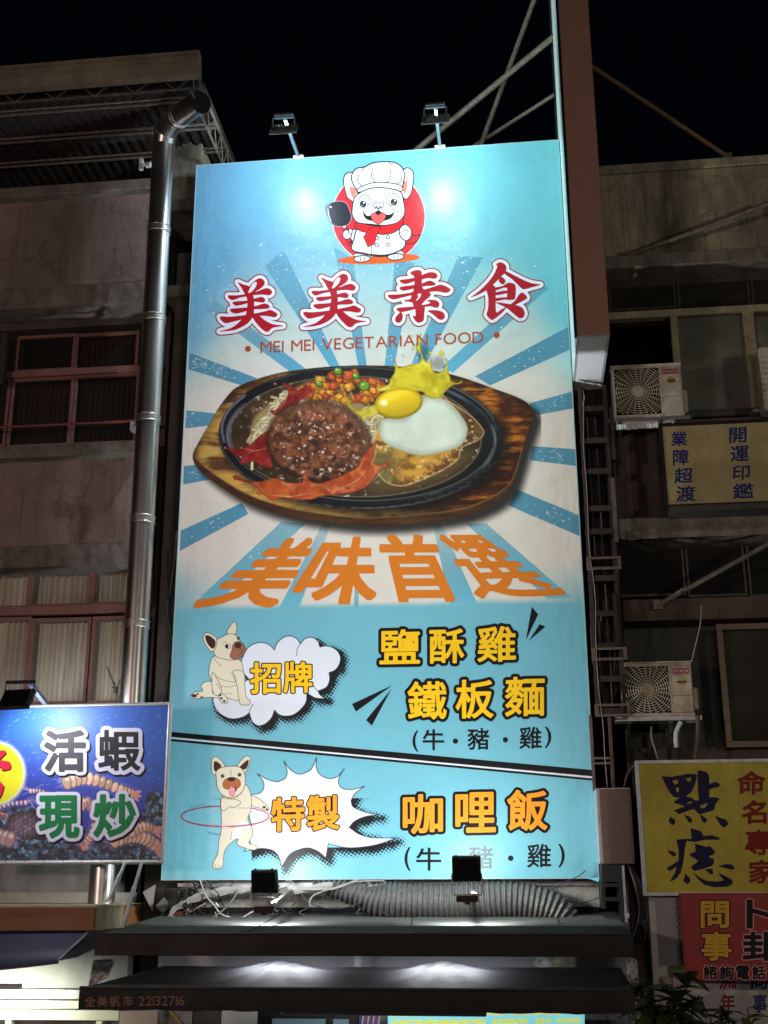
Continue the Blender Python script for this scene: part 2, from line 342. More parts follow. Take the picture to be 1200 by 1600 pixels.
class Paint:
    def __init__(s, x0, y0, x1, y1, sc=1.0, org=(0, 0), zs=1.0):
        s.x0, s.y0, s.sc = x0, y0, sc; W = int((x1-x0)*sc)+1; H = int((y1-y0)*sc)+1
        s.X, s.Y = np.meshgrid(x0+np.arange(W)/sc, y0+np.arange(H)/sc)
        s.c = np.zeros((H, W, 3)); s.a = np.zeros((H, W)); s.org = org; s.zs = zs; s.aa = .55/sc
    def T(s, pts): return np.asarray(pts, float)/s.zs+np.array(s.org)
    def put(s, m, col):
        col = np.asarray(col, float); m = np.clip(m, 0, 1)
        na = m+s.a*(1-m); k = np.where(na > 1e-6, m/np.maximum(na, 1e-6), 0)[..., None]
        s.c = s.c*(1-k)+col*k; s.a = na
    def win(s, P, pad):
        j0 = max(0, int((P[:, 0].min()-pad-s.x0)*s.sc)); j1 = min(s.X.shape[1], int((P[:, 0].max()+pad-s.x0)*s.sc)+2)
        i0 = max(0, int((P[:, 1].min()-pad-s.y0)*s.sc)); i1 = min(s.X.shape[0], int((P[:, 1].max()+pad-s.y0)*s.sc)+2)
        return slice(i0, i1), slice(j0, j1)
    def sd(s, pts, smooth=True, pad=20, raw=False):
        P = s.T(pts) if not raw else np.asarray(pts, float)
        if smooth: P = closed_spline(P, 4)
        w_ = s.win(P, pad); D = np.full(s.X.shape, 1e3)
        if D[w_].size: D[w_] = sdf_poly(P, s.X[w_], s.Y[w_])
        return D
    def ell(s, cx, cy, a, b, rot=0, raw=False):
        if not raw: (cx, cy), a, b = s.T([(cx, cy)])[0], a/s.zs, b/s.zs
        c, n = math.cos(rot), math.sin(rot); u = (s.X-cx)*c+(s.Y-cy)*n; v = -(s.X-cx)*n+(s.Y-cy)*c
        k = np.sqrt((u/a)**2+(v/b)**2)+1e-9; g = np.sqrt((u/a**2)**2+(v/b**2)**2)+1e-9
        return k*(k-1)/g
    def m(s, D, e=0.0, soft=None): soft = soft or s.aa; return 1-sst(-soft, soft, D-e)
    def shape(s, pts, fill, stroke=None, wd=1.0, smooth=True):
        D = s.sd(pts, smooth)
        if stroke is not None: s.put(s.m(D, wd/2), stroke); s.put(s.m(D, -wd/2), fill)
        else: s.put(s.m(D), fill)
        return D
    def eshape(s, cx, cy, a, b, fill, stroke=None, wd=1.0, rot=0):
        D = s.ell(cx, cy, a, b, rot)
        if stroke is not None: s.put(s.m(D, wd/2), stroke); s.put(s.m(D, -wd/2), fill)
        else: s.put(s.m(D), fill)
        return D
    def line(s, pts, col, wd=1.0, op=1.0, smooth=True, taper=False):
        P = s.T(pts)
        if smooth and len(P) > 2: P = np.array([tuple(p)[:2] for p in smooth_path([(a, b, 0) for a, b in P], 5)])
        w_ = s.win(P, wd+2); x = s.X[w_]; y = s.Y[w_]; d = np.full(x.shape, 1e9); n = len(P)-1
        for i in range(n):
            ax, ay = P[i]; ex, ey = P[i+1]-P[i]; L2 = ex*ex+ey*ey+1e-9
            t = np.clip(((x-ax)*ex+(y-ay)*ey)/L2, 0, 1)
            r = wd/2*(math.sin(math.pi*(i+.5)/n)*.8+.2 if taper else 1)
            d = np.minimum(d, np.sqrt((x-ax-ex*t)**2+(y-ay-ey*t)**2)-r)
        m = np.zeros(s.X.shape); m[w_] = 1-sst(-s.aa, s.aa, d); s.put(m*op, col)
    def mesh(s, name, parent, Y, mtl=None, solid=False):
        H, W = s.a.shape; V = atv(s.X.ravel(), s.Y.ravel(), Y)
        V -= np.array(parent.location)[None]
        idx = np.arange(H*W).reshape(H, W)
        q = np.stack([idx[:-1, :-1], idx[1:, :-1], idx[1:, 1:], idx[:-1, 1:]], -1).reshape(-1, 4)
        if not solid:
            a = s.a.ravel(); q = q[(a[q].max(1) > .01)]
        me = bpy.data.meshes.new(name); me.vertices.add(H*W); me.vertices.foreach_set('co', V.ravel())
        me.loops.add(q.size); me.loops.foreach_set('vertex_index', q.ravel().astype(np.int32))
        me.polygons.add(len(q)); me.polygons.foreach_set('loop_start', np.arange(0, q.size, 4, dtype=np.int32)); 
        me.update(calc_edges=True)
        at_ = me.color_attributes.new('ink', 'FLOAT_COLOR', 'POINT')
        cc = np.concatenate([lin(np.clip(s.c, 0, 255).reshape(-1, 3)), s.a.reshape(-1, 1)], 1); at_.data.foreach_set('color', cc.ravel().astype(np.float32))
        me.materials.append(mtl or (PRINT_SOLID if solid else PRINT))
        o = bpy.data.objects.new(name, me); COL.objects.link(o); o.parent = parent
        return o

# ------------------------------------------------------------------ lettering: outlines -> distance field -> thickened contours
_gl = {}
def glyph(ch):
    if ch not in _gl:
        c = bpy.data.curves.new('t', 'FONT'); c.body = ch; c.resolution_u = 3
        o = bpy.data.objects.new('t', c); COL.objects.link(o); bpy.context.view_layer.update()
        me = bpy.data.meshes.new_from_object(o); cnt = {}
        for p in me.polygons:
            for e in p.edge_keys: cnt[e] = cnt.get(e, 0)+1
        V = [tuple(v.co)[:2] for v in me.vertices]
        S = np.array([(V[a], V[b]) for (a, b), n in cnt.items() if n == 1], float)   # (n,2,2)
        bpy.data.objects.remove(o); bpy.data.curves.remove(c); bpy.data.meshes.remove(me); _gl[ch] = S
    return _gl[ch]
def seg_sdf(S, X, Y):
    x = X.ravel()[:, None]; y = Y.ravel()[:, None]; out = np.empty(x.shape[0]); n = 20000
    ax, ay = S[:, 0, 0][None], S[:, 0, 1][None]; bx, by = S[:, 1, 0][None], S[:, 1, 1][None]; ex, ey = bx-ax, by-ay
    L2 = ex*ex+ey*ey+1e-12; eys = np.where(np.abs(ey) < 1e-12, 1e-12, ey)
    for i in range(0, x.shape[0], n):
        xx, yy = x[i:i+n], y[i:i+n]; t = np.clip(((xx-ax)*ex+(yy-ay)*ey)/L2, 0, 1)
        d = np.sqrt(((xx-ax-ex*t)**2+(yy-ay-ey*t)**2).min(1))
        c = ((ay <= yy) != (by <= yy)) & (xx < ax+(yy-ay)/eys*ex)
        out[i:i+n] = np.where(c.sum(1) % 2 == 1, -d, d)
    return out.reshape(X.shape)
CASES = {1: [0, 4, 7], 2: [1, 5, 4], 3: [0, 1, 5, 7], 4: [2, 6, 5], 5: [0, 4, 5, 2, 6, 7], 6: [1, 2, 6, 4], 7: [0, 1, 2, 6, 7],
         8: [3, 7, 6], 9: [0, 4, 6, 3], 10: [1, 5, 6, 3, 7, 4], 11: [0, 1, 5, 6, 3], 12: [2, 3, 7, 5], 13: [0, 4, 5, 2, 3], 14: [1, 2, 3, 7, 4]}
def contour_polys(D, X, Y, iso):
    F = D-iso; a, b, c, d = F[:-1, :-1], F[:-1, 1:], F[1:, 1:], F[1:, :-1]
    k = (a < 0)*1+(b < 0)*2+(c < 0)*4+(d < 0)*8; polys = []
    P = [np.stack([g[sl] for g in (X, Y)], -1) for sl in ((slice(None, -1), slice(None, -1)), (slice(None, -1), slice(1, None)), (slice(1, None), slice(1, None)), (slice(1, None), slice(None, -1)))]
    V = [a, b, c, d]
    def ed(i, j, m):
        t = V[i][m]/(V[i][m]-V[j][m]); return P[i][m]+(P[j][m]-P[i][m])*t[:, None]
    for cs, ids in CASES.items():
        m = k == cs
        if not m.any(): continue
        E = {4: (0, 1), 5: (1, 2), 6: (2, 3), 7: (3, 0)}
        polys.append(np.stack([P[i][m] if i < 4 else ed(*E[i], m) for i in ids], 1))
    full = (k == 15)
    runs = []
    for i in range(full.shape[0]):
        r = np.concatenate([[0], full[i].astype(int), [0]]); df = np.diff(r); s0 = np.where(df == 1)[0]; s1 = np.where(df == -1)[0]
        for p, q in zip(s0, s1):
            runs.append([(X[i, p], Y[i, p]), (X[i, q], Y[i, p]), (X[i, q], Y[i+1, p]), (X[i, p], Y[i+1, p])])
    if runs: polys.append(np.array(runs))
    return polys
class Letters:
    """collects flat letter shapes (photo-pixel outlines on one plane) by layer"""
    def __init__(s): s.L = {}; s.k = 0
    def sdf(s, D, X, Y, layers):
        s.k += 1
        for iso, off, m in layers:
            off = round(off+(s.k % 6)*.00015, 6)
            for P in contour_polys(D, X, Y, iso): s.L.setdefault((off, m.name), (m, []))[1].append(P)
    def glyph(s, ch, quad, layers, h=.7, shift=(0, 0), square=0):
        S = glyph(ch); mn = S.reshape(-1, 2).min(0); mx = S.reshape(-1, 2).max(0); Q = np.array(quad, float)  # TL TR BR BL
        def mp(p):
            u = ((p[..., 0]-mn[0])/(mx[0]-mn[0]))[..., None]; v = ((mx[1]-p[..., 1])/(mx[1]-mn[1]))[..., None]
            return (Q[0]*(1-u)+Q[1]*u)*(1-v)+(Q[3]*(1-u)+Q[2]*u)*v
        S = mp(S)+np.array(shift); pad = max(l[0] for l in layers)+2
        lo = S.reshape(-1, 2).min(0)-pad; hi = S.reshape(-1, 2).max(0)+pad
        X, Y = np.meshgrid(np.arange(lo[0], hi[0], h), np.arange(lo[1], hi[1], h))
        if square:
            D = None
            for sx in (-square, 0, square):
                for sy in (-square*.8, 0, square*.8):
                    d_ = seg_sdf(S, X+sx, Y+sy); D = d_ if D is None else np.minimum(D, d_)
        else: D = seg_sdf(S, X, Y)
        s.sdf(D, X, Y, layers)
    def box(s, ch, x0, y0, x1, y1, layers, slope=0.0, lean=0.0, **k):
        dy = slope*(x1-x0)
        s.glyph(ch, [(x0+lean, y0), (x1+lean, y0+dy), (x1-lean, y1+dy), (x0-lean, y1)], layers, **k)
    def strokes(s, polys, holes, org, zs, layers, h=.7, tr=None, smooth=True):
        A = [np.asarray(p, float)/zs+np.array(org) for p in polys]; Hh = [np.asarray(p, float)/zs+np.array(org) for p in holes]
        if tr is not None: A = [tr(p) for p in A]; Hh = [tr(p) for p in Hh]
        if smooth: A = [closed_spline(p, 3) for p in A]; Hh = [closed_spline(p, 3) for p in Hh]
        al = np.concatenate(A); pad = max(l[0] for l in layers)+2; lo = al.min(0)-pad; hi = al.max(0)+pad
        X, Y = np.meshgrid(np.arange(lo[0], hi[0], h), np.arange(lo[1], hi[1], h)); D = None
        for p in A:
            d = sdf_poly(p, X, Y); D = d if D is None else np.minimum(D, d)
        for p in Hh: D = np.maximum(D, -sdf_poly(p, X, Y))
        s.sdf(D, X, Y, layers)
    def dot(s, cx, cy, r, layers, h=.6):
        pad = max(l[0] for l in layers)+2
        X, Y = np.meshgrid(np.arange(cx-r-pad, cx+r+pad, h), np.arange(cy-r-pad, cy+r+pad, h)); s.sdf(np.hypot(X-cx, Y-cy)-r, X, Y, layers)
    def poly(s, pts, off, m):
        s.L.setdefault((off, m.name), (m, []))[1].append(np.array([pts], float))
    def build(s, name, parent, Y, label=None):
        V = []; F = []; MI = []; mats = []; n = 0
        for (off, _), (m, lst) in sorted(s.L.items(), key=lambda t: t[0][0]):
            if m not in mats: mats.append(m)
            mi = mats.index(m)
            for P in lst:
                k = P.shape[1]; v = atv(P[..., 0].ravel(), P[..., 1].ravel(), Y-off*.15); V.append(v)
                ids = (np.arange(P.shape[0]*k)+n).reshape(-1, k)[:, ::-1]; F += ids.tolist(); MI += [mi]*P.shape[0]; n += P.shape[0]*k
        V = np.concatenate(V)-np.array(parent.location)[None]
        me = bpy.data.meshes.new(name); me.from_pydata(V.tolist(), [], F)
        for m in mats: me.materials.append(m)
        me.polygons.foreach_set('material_index', MI); me.update()
        o = bpy.data.objects.new(name, me); COL.objects.link(o); o.parent = parent
        if label: o['label'] = label
        return o
# ================================================================== SETTING
g = MB(); g.box(-60, 60, -60, -5.5, -.3, 0); tag(g.build('road', M['asphalt']), kind='structure')
g = MB(); g.box(-60, 60, -5.5, 12, -.3, .14, ch=.02); tag(g.build('pavement', M['paving']), kind='structure')
g = MB()
for i in range(-10, 11): g.box(i*4.0, i*4.0+2, -12.07, -11.93, .003, .006)
tag(g.build('lane_marking', mat('road_paint', (.7, .7, .68), .6)), kind='structure')

# ================================================================== BILLBOARD
BX0, BX1, BZ0, BZ1 = -2.6, 2.6, 4.5, 14.4144
bb = thing('billboard', 'tall lit blue food billboard with a sizzling plate and chef dog', 'billboard', (0, .1, BZ0))
f = MB(); f.box(BX0+.01, BX1-.01, .012, .16, BZ0+.01, BZ1-.01, ch=.01); f.build('backing_panel', M['dark_alu'], bb)
f = MB()
f.box(BX0-.012, BX0, -.002, .17, BZ0-.01, BZ1+.01); f.box(BX1, BX1+.012, -.002, .17, BZ0-.01, BZ1+.01)
f.box(BX0, BX1, .002, .17, BZ1, BZ1+.012); f.box(BX0, BX1, .002, .17, BZ0-.012, BZ0)
f.build('frame', mat('vinyl_edge', (.35, .55, .6), .4), bb)
# corner flap and folded edge of the vinyl
f = MB(); f.add([(2.45, -.004, 4.5), (2.61, -.004, 4.5), (2.60, -.03, 4.45), (2.52, -.015, 4.475)], [[0, 1, 2, 3]]); f.build('vinyl_flap', ink((110, 200, 215)), bb)
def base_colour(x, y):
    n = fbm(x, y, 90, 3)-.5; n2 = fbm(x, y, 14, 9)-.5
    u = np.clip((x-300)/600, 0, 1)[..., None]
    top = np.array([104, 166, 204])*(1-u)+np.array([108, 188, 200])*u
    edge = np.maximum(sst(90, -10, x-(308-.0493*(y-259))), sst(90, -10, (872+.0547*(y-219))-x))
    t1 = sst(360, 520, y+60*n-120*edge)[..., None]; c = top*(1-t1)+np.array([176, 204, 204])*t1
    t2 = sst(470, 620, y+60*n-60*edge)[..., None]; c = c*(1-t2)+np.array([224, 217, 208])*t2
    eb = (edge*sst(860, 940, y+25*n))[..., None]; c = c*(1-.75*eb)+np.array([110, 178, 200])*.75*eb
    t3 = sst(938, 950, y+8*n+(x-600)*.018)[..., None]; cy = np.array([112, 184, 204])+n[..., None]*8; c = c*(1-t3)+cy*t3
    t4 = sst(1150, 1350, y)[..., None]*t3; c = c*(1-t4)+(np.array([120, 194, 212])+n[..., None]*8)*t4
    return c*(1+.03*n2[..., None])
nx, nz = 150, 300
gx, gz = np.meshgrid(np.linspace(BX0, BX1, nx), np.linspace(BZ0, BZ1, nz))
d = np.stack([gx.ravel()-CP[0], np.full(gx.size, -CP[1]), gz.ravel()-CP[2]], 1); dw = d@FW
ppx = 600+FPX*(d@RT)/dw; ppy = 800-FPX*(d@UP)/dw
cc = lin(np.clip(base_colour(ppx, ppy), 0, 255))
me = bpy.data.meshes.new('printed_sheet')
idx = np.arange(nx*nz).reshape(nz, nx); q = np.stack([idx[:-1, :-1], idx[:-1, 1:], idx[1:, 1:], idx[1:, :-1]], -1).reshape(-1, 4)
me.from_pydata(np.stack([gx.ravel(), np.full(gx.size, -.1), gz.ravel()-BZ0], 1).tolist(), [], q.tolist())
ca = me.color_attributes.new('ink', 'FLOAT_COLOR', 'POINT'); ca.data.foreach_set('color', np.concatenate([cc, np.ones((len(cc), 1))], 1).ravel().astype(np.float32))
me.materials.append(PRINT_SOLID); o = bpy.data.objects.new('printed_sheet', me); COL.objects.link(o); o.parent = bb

# sunburst rays: (outer a, outer b, inner b, inner a, alpha outer, alpha inner, colour)
T = (88, 150, 178); T2 = (92, 168, 200); T3 = (112, 188, 214)
rays = [((296, 551), (294.5, 577), (384, 604), (402, 591), .75, 1, T), ((291, 641), (289.5, 669), (345, 663), (345, 647), 1, 1, T), ((287.5, 728.5), (286, 757), (335, 748), (322, 724), 1, 1, T),
        ((282.5, 829), (281, 861), (388, 803), (378, 786), 1, 1, T), ((297, 948), (330, 950), (478, 818), (440, 815), 1, .55, T3),
        ((320, 482), (338, 470), (480, 578), (452, 580), .15, 1, T2), ((414, 416), (443, 390), (532, 575), (517, 575), .3, 1, T2), ((522, 386), (552, 405), (573, 572), (560, 572), .3, .9, T2),
        ((617, 408), (648, 410), (616, 572), (601, 572), .5, .9, T2), ((716, 400), (755, 402), (665, 568), (643, 568), .5, .95, T2), ((836, 441), (858, 450), (708, 582), (690, 574), .35, 1, T2),
        ((889, 510), (891, 546), (766, 602), (742, 588), .9, 1, T), ((893.5, 612), (895.5, 638), (830, 650), (828, 630), 1, 1, T), ((899, 702), (900.5, 728), (828, 719), (832, 697), 1, 1, T),
        ((904.5, 805), (906.5, 838), (795, 790), (808, 765), 1, 1, T), ((893, 934), (856, 936), (728, 818), (760, 818), 1, .55, T3),
        ((436, 950), (467, 950), (517, 820), (503, 820), 1, .25, T3), ((553, 948), (560, 948), (562, 880), (556, 880), .8, .0, T3), ((703, 944), (745, 942), (690, 818), (676, 818), 1, .25, T3)]
for j, (oa, ob, ib, ia, a0, a1, c) in enumerate(rays):
    n = 14; V = []; F = []; A = []
    for k in range(n+1):
        t = k/n; b = len(V)
        for p, qq in ((oa, ia), (ob, ib)):
            px, py = p[0]*(1-t)+qq[0]*t, p[1]*(1-t)+qq[1]*t
            V.append(tuple(at(px, py, -.0004-.000012*(j % 5))-bb.location)); A.append((*lin(c), a0*(1-t)+a1*t))
        if k: F.append([b-2, b-1, b+1, b])
    me = bpy.data.meshes.new('printed_ray'); me.from_pydata(V, [], F)
    ca = me.color_attributes.new('ink', 'FLOAT_COLOR', 'POINT'); ca.data.foreach_set('color', np.array(A, np.float32).ravel()); me.materials.append(PRINT)
    o = bpy.data.objects.new('printed_ray', me); COL.objects.link(o); o.parent = bb
# distressed specks of the print
sp = MB(); pts = []
clus = [(450, 400, 70, 30, 120), (330, 450, 40, 50, 70), (690, 395, 60, 35, 150), (760, 420, 70, 40, 110), (600, 420, 60, 12, 60), (395, 470, 60, 60, 90), (540, 500, 90, 50, 90), (820, 480, 50, 60, 80),
        (310, 565, 12, 10, 60), (345, 580, 20, 14, 70), (300, 655, 8, 10, 25), (305, 740, 10, 8, 25), (330, 815, 40, 14, 55), (400, 868, 30, 25, 50), (620, 560, 60, 12, 50), (820, 560, 40, 16, 70), (870, 630, 20, 10, 30), (865, 712, 16, 8, 30), (860, 800, 30, 14, 60),
        (770, 860, 22, 28, 30), (700, 330, 60, 30, 25), (600, 480, 260, 90, 160), (860, 700, 20, 90, 30)]
for cx, cy, sx, sy, n in clus:
    for _ in range(n):
        pts.append((cx+random.gauss(0, sx*.7), cy+random.gauss(0, sy*.7), abs(random.gauss(0, .62))+.25))
for i, (px, py, r) in enumerate(pts):
    lx = 308-.0493*(py-259)+2; rx = 872+.0547*(py-219)-3
    if not (lx < px < rx) or py > 935: continue
    k = random.randint(4, 6); a0 = random.random()*6; st = 1+random.random()*.8
    vs = [at(px+math.cos(a0+2*math.pi*j/k)*r*random.uniform(.5, 1.2)*st, py+math.sin(a0+2*math.pi*j/k)*r*random.uniform(.5, 1.2), -.0006) for j in range(k)]
    sp.add(vs, [list(range(k))])
tag(sp.build('print_specks', ink((188, 208, 216)), bb), kind='stuff')

# ---- chef dog logo
K = (20, 22, 28); WH = (225, 232, 238)
P = Paint(503, 245, 672, 418, 2.0, (480, 240), 5.4545)
P.put(P.m(P.ell(608, 540, 400, 398)), (214, 226, 235)); P.put(P.m(P.ell(608, 540, 394, 392)), (222, 38, 52))
P.put(P.m(P.ell(610, 897, 350, 42, -.045)), (232, 92, 34))
P.shape([(885, 690), (925, 700), (965, 688), (940, 740), (880, 772), (820, 757)], (190, 28, 34), K, 1.5)
P.shape([(340, 370), (312, 260), (318, 190), (355, 160), (402, 172), (395, 235), (440, 300), (400, 410), (372, 398)], WH, K, 1.8)
P.shape([(362, 285), (430, 312), (412, 350), (386, 378)], (240, 120, 110))
P.shape([(825, 250), (818, 150), (850, 122), (890, 138), (907, 180), (903, 245), (880, 350), (830, 388), (790, 290)], WH, K, 1.8)
P.shape([(857, 180), (853, 285), (836, 342), (805, 292), (836, 235)], (240, 120, 110))
P.shape([(345, 650), (392, 648), (440, 640), (405, 745), (380, 742)], WH, K, 1.7)
P.shape([(435, 640), (402, 720), (380, 818), (490, 850), (560, 862), (700, 860), (835, 785), (785, 645), (600, 660)], WH, K, 1.9)
P.shape([(425, 850), (420, 880), (800, 870), (790, 825), (700, 868), (560, 872)], (205, 212, 222), K, 1.0)
P.shape([(435, 640), (402, 720), (380, 818), (490, 850), (560, 862), (700, 860), (835, 785), (785, 645), (600, 660)], WH, K, 1.9)
P.line([(548, 770), (550, 858)], K, .9, smooth=False)
for cx, cy in ((593, 718), (688, 712), (593, 782), (692, 775)): P.eshape(cx, cy, 15, 14, WH, K, 1.3)
P.shape([(785, 650), (830, 605), (882, 640), (886, 700), (850, 742), (800, 715)], WH, K, 1.7)
P.line([(790, 680), (830, 650), (870, 665)], K, 1.0); P.line([(812, 705), (835, 690), (850, 720)], K, .6); P.line([(835, 690), (865, 690)], K, .6)
P.shape([(440, 312), (384, 240), (380, 180), (420, 128), (492, 112), (560, 80), (650, 70), (742, 76), (802, 112), (828, 170), (818, 250), (790, 290), (600, 250)], WH, K, 1.9)
for l in ([(440, 180), (430, 230), (462, 275)], [(560, 130), (548, 190), (578, 243)], [(705, 130), (712, 190), (680, 240)], [(805, 200), (800, 235), (765, 255)], [(490, 112), (462, 145)], [(700, 78), (725, 105)]): P.line(l, K, 1.3)
P.shape([(442, 330), (447, 288), (600, 243), (788, 268), (798, 322), (600, 290)], WH, K, 1.7)
P.shape([(442, 338), (520, 302), (600, 290), (700, 298), (797, 328), (820, 400), (833, 490), (815, 545), (760, 592), (650, 612), (540, 602), (430, 588), (385, 530), (384, 465), (400, 385)], (226, 232, 236), K, 1.9)
P.shape([(478, 492), (520, 430), (600, 402), (680, 415), (738, 470), (742, 498), (720, 545), (660, 572), (540, 572), (490, 545)], K)
P.shape([(484, 490), (522, 434), (600, 407), (680, 420), (732, 472), (735, 500), (700, 520), (650, 512), (605, 482), (560, 515), (512, 530)], WH)
P.shape([(540, 530), (575, 503), (605, 522), (640, 503), (672, 530), (650, 572), (610, 600), (570, 582)], (238, 88, 88), K, 1.1)
P.line([(605, 522), (607, 560)], (190, 50, 60), .8)
P.eshape(607, 442, 46, 24, (214, 220, 226), K, 1.0); P.line([(580, 470), (590, 450), (605, 472), (622, 450), (635, 466)], K, 1.3); P.line([(606, 470), (606, 488)], K, 1)
for ex, ey in ((476, 428), (740, 410)):
    P.eshape(ex, ey, 40, 36, (206, 212, 205), (90, 100, 100), .8); P.eshape(ex, ey+2, 28, 28, (25, 28, 30)); P.eshape(ex+8, ey-10, 9, 9, WH); P.eshape(ex-8, ey+14, 10, 6, (120, 135, 120))
P.line([(435, 395), (480, 350), (530, 372), (540, 400)], K, 1.1); P.line([(670, 395), (690, 355), (740, 340), (785, 370)], K, 1.1); P.line([(440, 530), (450, 560), (480, 575)], (140, 146, 152), .6)
P.shape([(405, 600), (430, 588), (550, 612), (650, 614), (760, 592), (820, 545), (812, 610), (740, 672), (650, 690), (610, 684), (480, 668), (410, 632)], (210, 30, 40), K, 1.5)
P.line([(430, 610), (520, 640), (590, 640)], (130, 12, 22), .8); P.line([(640, 640), (740, 640), (810, 590)], (130, 12, 22), .8)
P.shape([(530, 640), (600, 618), (624, 628), (590, 700), (575, 770), (518, 795), (480, 710)], (214, 32, 42), K, 1.1, smooth=False); P.line([(560, 650), (530, 700), (525, 760)], (130, 12, 22), .8)
P.shape([(298, 612), (330, 602), (350, 655), (388, 775), (352, 788), (320, 700)], (190, 26, 40), K, 1.0, smooth=False); P.eshape(370, 757, 9, 11, K)
P.shape([(300, 615), (326, 604), (334, 628), (308, 640)], (220, 226, 232), K, .7, smooth=False)
P.eshape(340, 690, 38, 40, WH, K, 1.5); P.eshape(368, 662, 17, 22, WH, K, 1.3); P.line([(318, 700), (345, 700)], K, .6)
P.shape([(150, 465), (175, 430), (260, 405), (330, 420), (358, 475), (378, 540), (352, 600), (285, 622), (222, 610), (178, 555)], (96, 106, 130), (150, 165, 190), .6)
P.shape([(190, 440), (262, 408), (328, 422), (356, 476), (374, 540), (350, 598), (285, 618), (232, 605), (200, 560)], (30, 34, 48))
P.line([(176, 470), (185, 530), (205, 580)], (225, 232, 240), .9); P.eshape(200, 455, 9, 8, WH)
for fx, fy in ((468, 897), (754, 880)):
    P.eshape(fx, fy, 70, 27, WH, K, 1.6, -.05); P.line([(fx-15, fy-14), (fx-12, fy+14)], K, 1.0); P.line([(fx+18, fy-14), (fx+20, fy+14)], K, 1.0)
P.mesh('logo_print', bb, -.0008)

# ---- sizzling plate photograph print
P = Paint(296, 520, 846, 840, 1.25); X, Y = P.X, P.Y
board = [(301, 713), (311, 690), (331, 656), (341, 638), (357, 617), (371, 604.5), (404, 591.5), (445, 581), (507, 573.5), (569, 571), (642, 574), (709, 586), (771, 607), (817, 625), (834, 643), (831, 662), (818, 700), (803, 752), (790, 773), (761, 793), (719, 808), (642, 819), (569, 822), (512, 817), (450, 806), (393, 788), (347, 762), (311, 734)]
sh = P.sd([(a+11, b+11) for a, b in board], raw=True, pad=40); P.put((1-sst(-8, 11, sh))*.82, (28, 26, 26))
Db = P.sd(board, raw=True, pad=30); Dup = P.sd([(a+(2 if a > 700 else 0), b-13) for a, b in board], raw=True, pad=40)
gr = fbm(X*.32+fbm(X, Y, 50, 5)*26, Y*2.1, 16, 21, 5); g2 = fbm(X, Y, 38, 31, 4); side = sst(560, 760, X)[..., None]
wl = np.array([206, 158, 74])*(1-side)+np.array([196, 114, 38])*side
wd_ = np.array([92, 60, 34])*(1-side)+np.array([66, 32, 16])*side
k = sst(.38, .66, gr*.6+g2*.45)[..., None]; wc = wl*(1-k)+wd_*k
pale = (sst(.55, .75, fbm(X*.5, Y*1.6, 20, 77))*(1-side[..., 0])*sst(640, 700, Y))[..., None]; wc = wc*(1-.6*pale)+np.array([200, 170, 100])*.6*pale
burn = (sst(-16, -1, Db)*(.35+.65*sst(.35, .6, g2)))[..., None]; wc = wc*(1-burn*.75)+np.array([48, 28, 18])*burn*.75
streak = (side[..., 0]*sst(.56, .66, fbm(X*.22, Y*1.5, 9, 60)))[..., None]; wc = wc*(1-.75*streak)+np.array([40, 20, 12])*.75*streak
P.put(P.m(Db), np.zeros(3)); mB = P.m(Db); P.c = np.where(mB[..., None] > .01, wc*mB[..., None]+P.c*(1-mB[..., None]), P.c)
rim = P.m(Db)*(1-P.m(Dup, 0, 1.2)); rc = np.array([70, 44, 26])*(.6+.8*fbm(X*.3, Y*2, 10, 41))[..., None]; P.c = P.c*(1-rim[..., None])+rc*rim[..., None]
P.put((np.exp(-((Dup)/1.3)**2)*.5*(Db < 0)*(Y > 700)), (170, 130, 80))
rot = .03
# iron plate
Dp = P.ell(563, 684, 222, 112, rot, True); shp = P.ell(572, 694, 226, 114, rot, True)
P.put((1-sst(-14, 10, shp))*.8*(Db < 0), (14, 10, 8)); P.put(P.m(Dp), (20, 20, 22))
P.put(np.exp(-((Dp+2.2)/1.2)**2)*.45*sst(.3, .55, fbm(X, Y, 40, 8)), (130, 140, 150))
P.put(np.exp(-((Dp+11)/2.5)**2)*(.25+.6*sst(.45, .7, fbm(X, Y, 60, 12)))*sst(560, 760, X), (112, 124, 134))
P.put(np.exp(-((Dp+14)/.8)**2)*.55*(Y > 700), (150, 150, 145))
P.put(np.exp(-((Dp+15)/3.5)**2)*sst(430, 350, X)*.9*(Y < 705)*(Y > 630), (120, 118, 134))
Di = P.ell(556, 682, 197, 95, rot, True); P.put(P.m(Di), (52, 38, 26)); P.put(P.m(Di, -4, 8)*sst(.35, .7, fbm(X, Y, 28, 310, 4))*.6, (96, 62, 34)); P.put(P.m(Di, -6, 12)*sst(540, 600, X)*sst(690, 715, Y)*.9, (92, 74, 44))
gz_ = fbm(X, Y, 9, 52, 4); P.put(P.m(Di)*sst(.5, .72, gz_)*.5, (88, 74, 52)); P.put(P.m(Di)*sst(.55, .7, gz_)*sst(.55, .72, fbm(X, Y, 4, 55, 3))*.9, (200, 196, 180))
P.put(np.exp(-((Di+1)/1.0)**2)*.5, (150, 146, 130))
for k_ in range(26):
    a = math.pi*(.12+.74*k_/25); P.line([(563+219*math.cos(a), 684+110*math.sin(a)), (563+219*math.cos(a+.05), 684+110*math.sin(a+.05))], (150, 155, 160), .9, .45)
    a = -math.pi*(.04+.3*k_/25); P.line([(563+214*math.cos(a), 684+107*math.sin(a)), (563+214*math.cos(a+.03), 684+107*math.sin(a+.03))], (150, 160, 170), .9, .5)
P.line([(350, 690), (347, 665), (358, 640), (382, 618)], (138, 132, 150), 4.0, .7)
P.line([(352, 688), (350, 668), (360, 644), (380, 624)], (26, 24, 26), 1.6, .9)
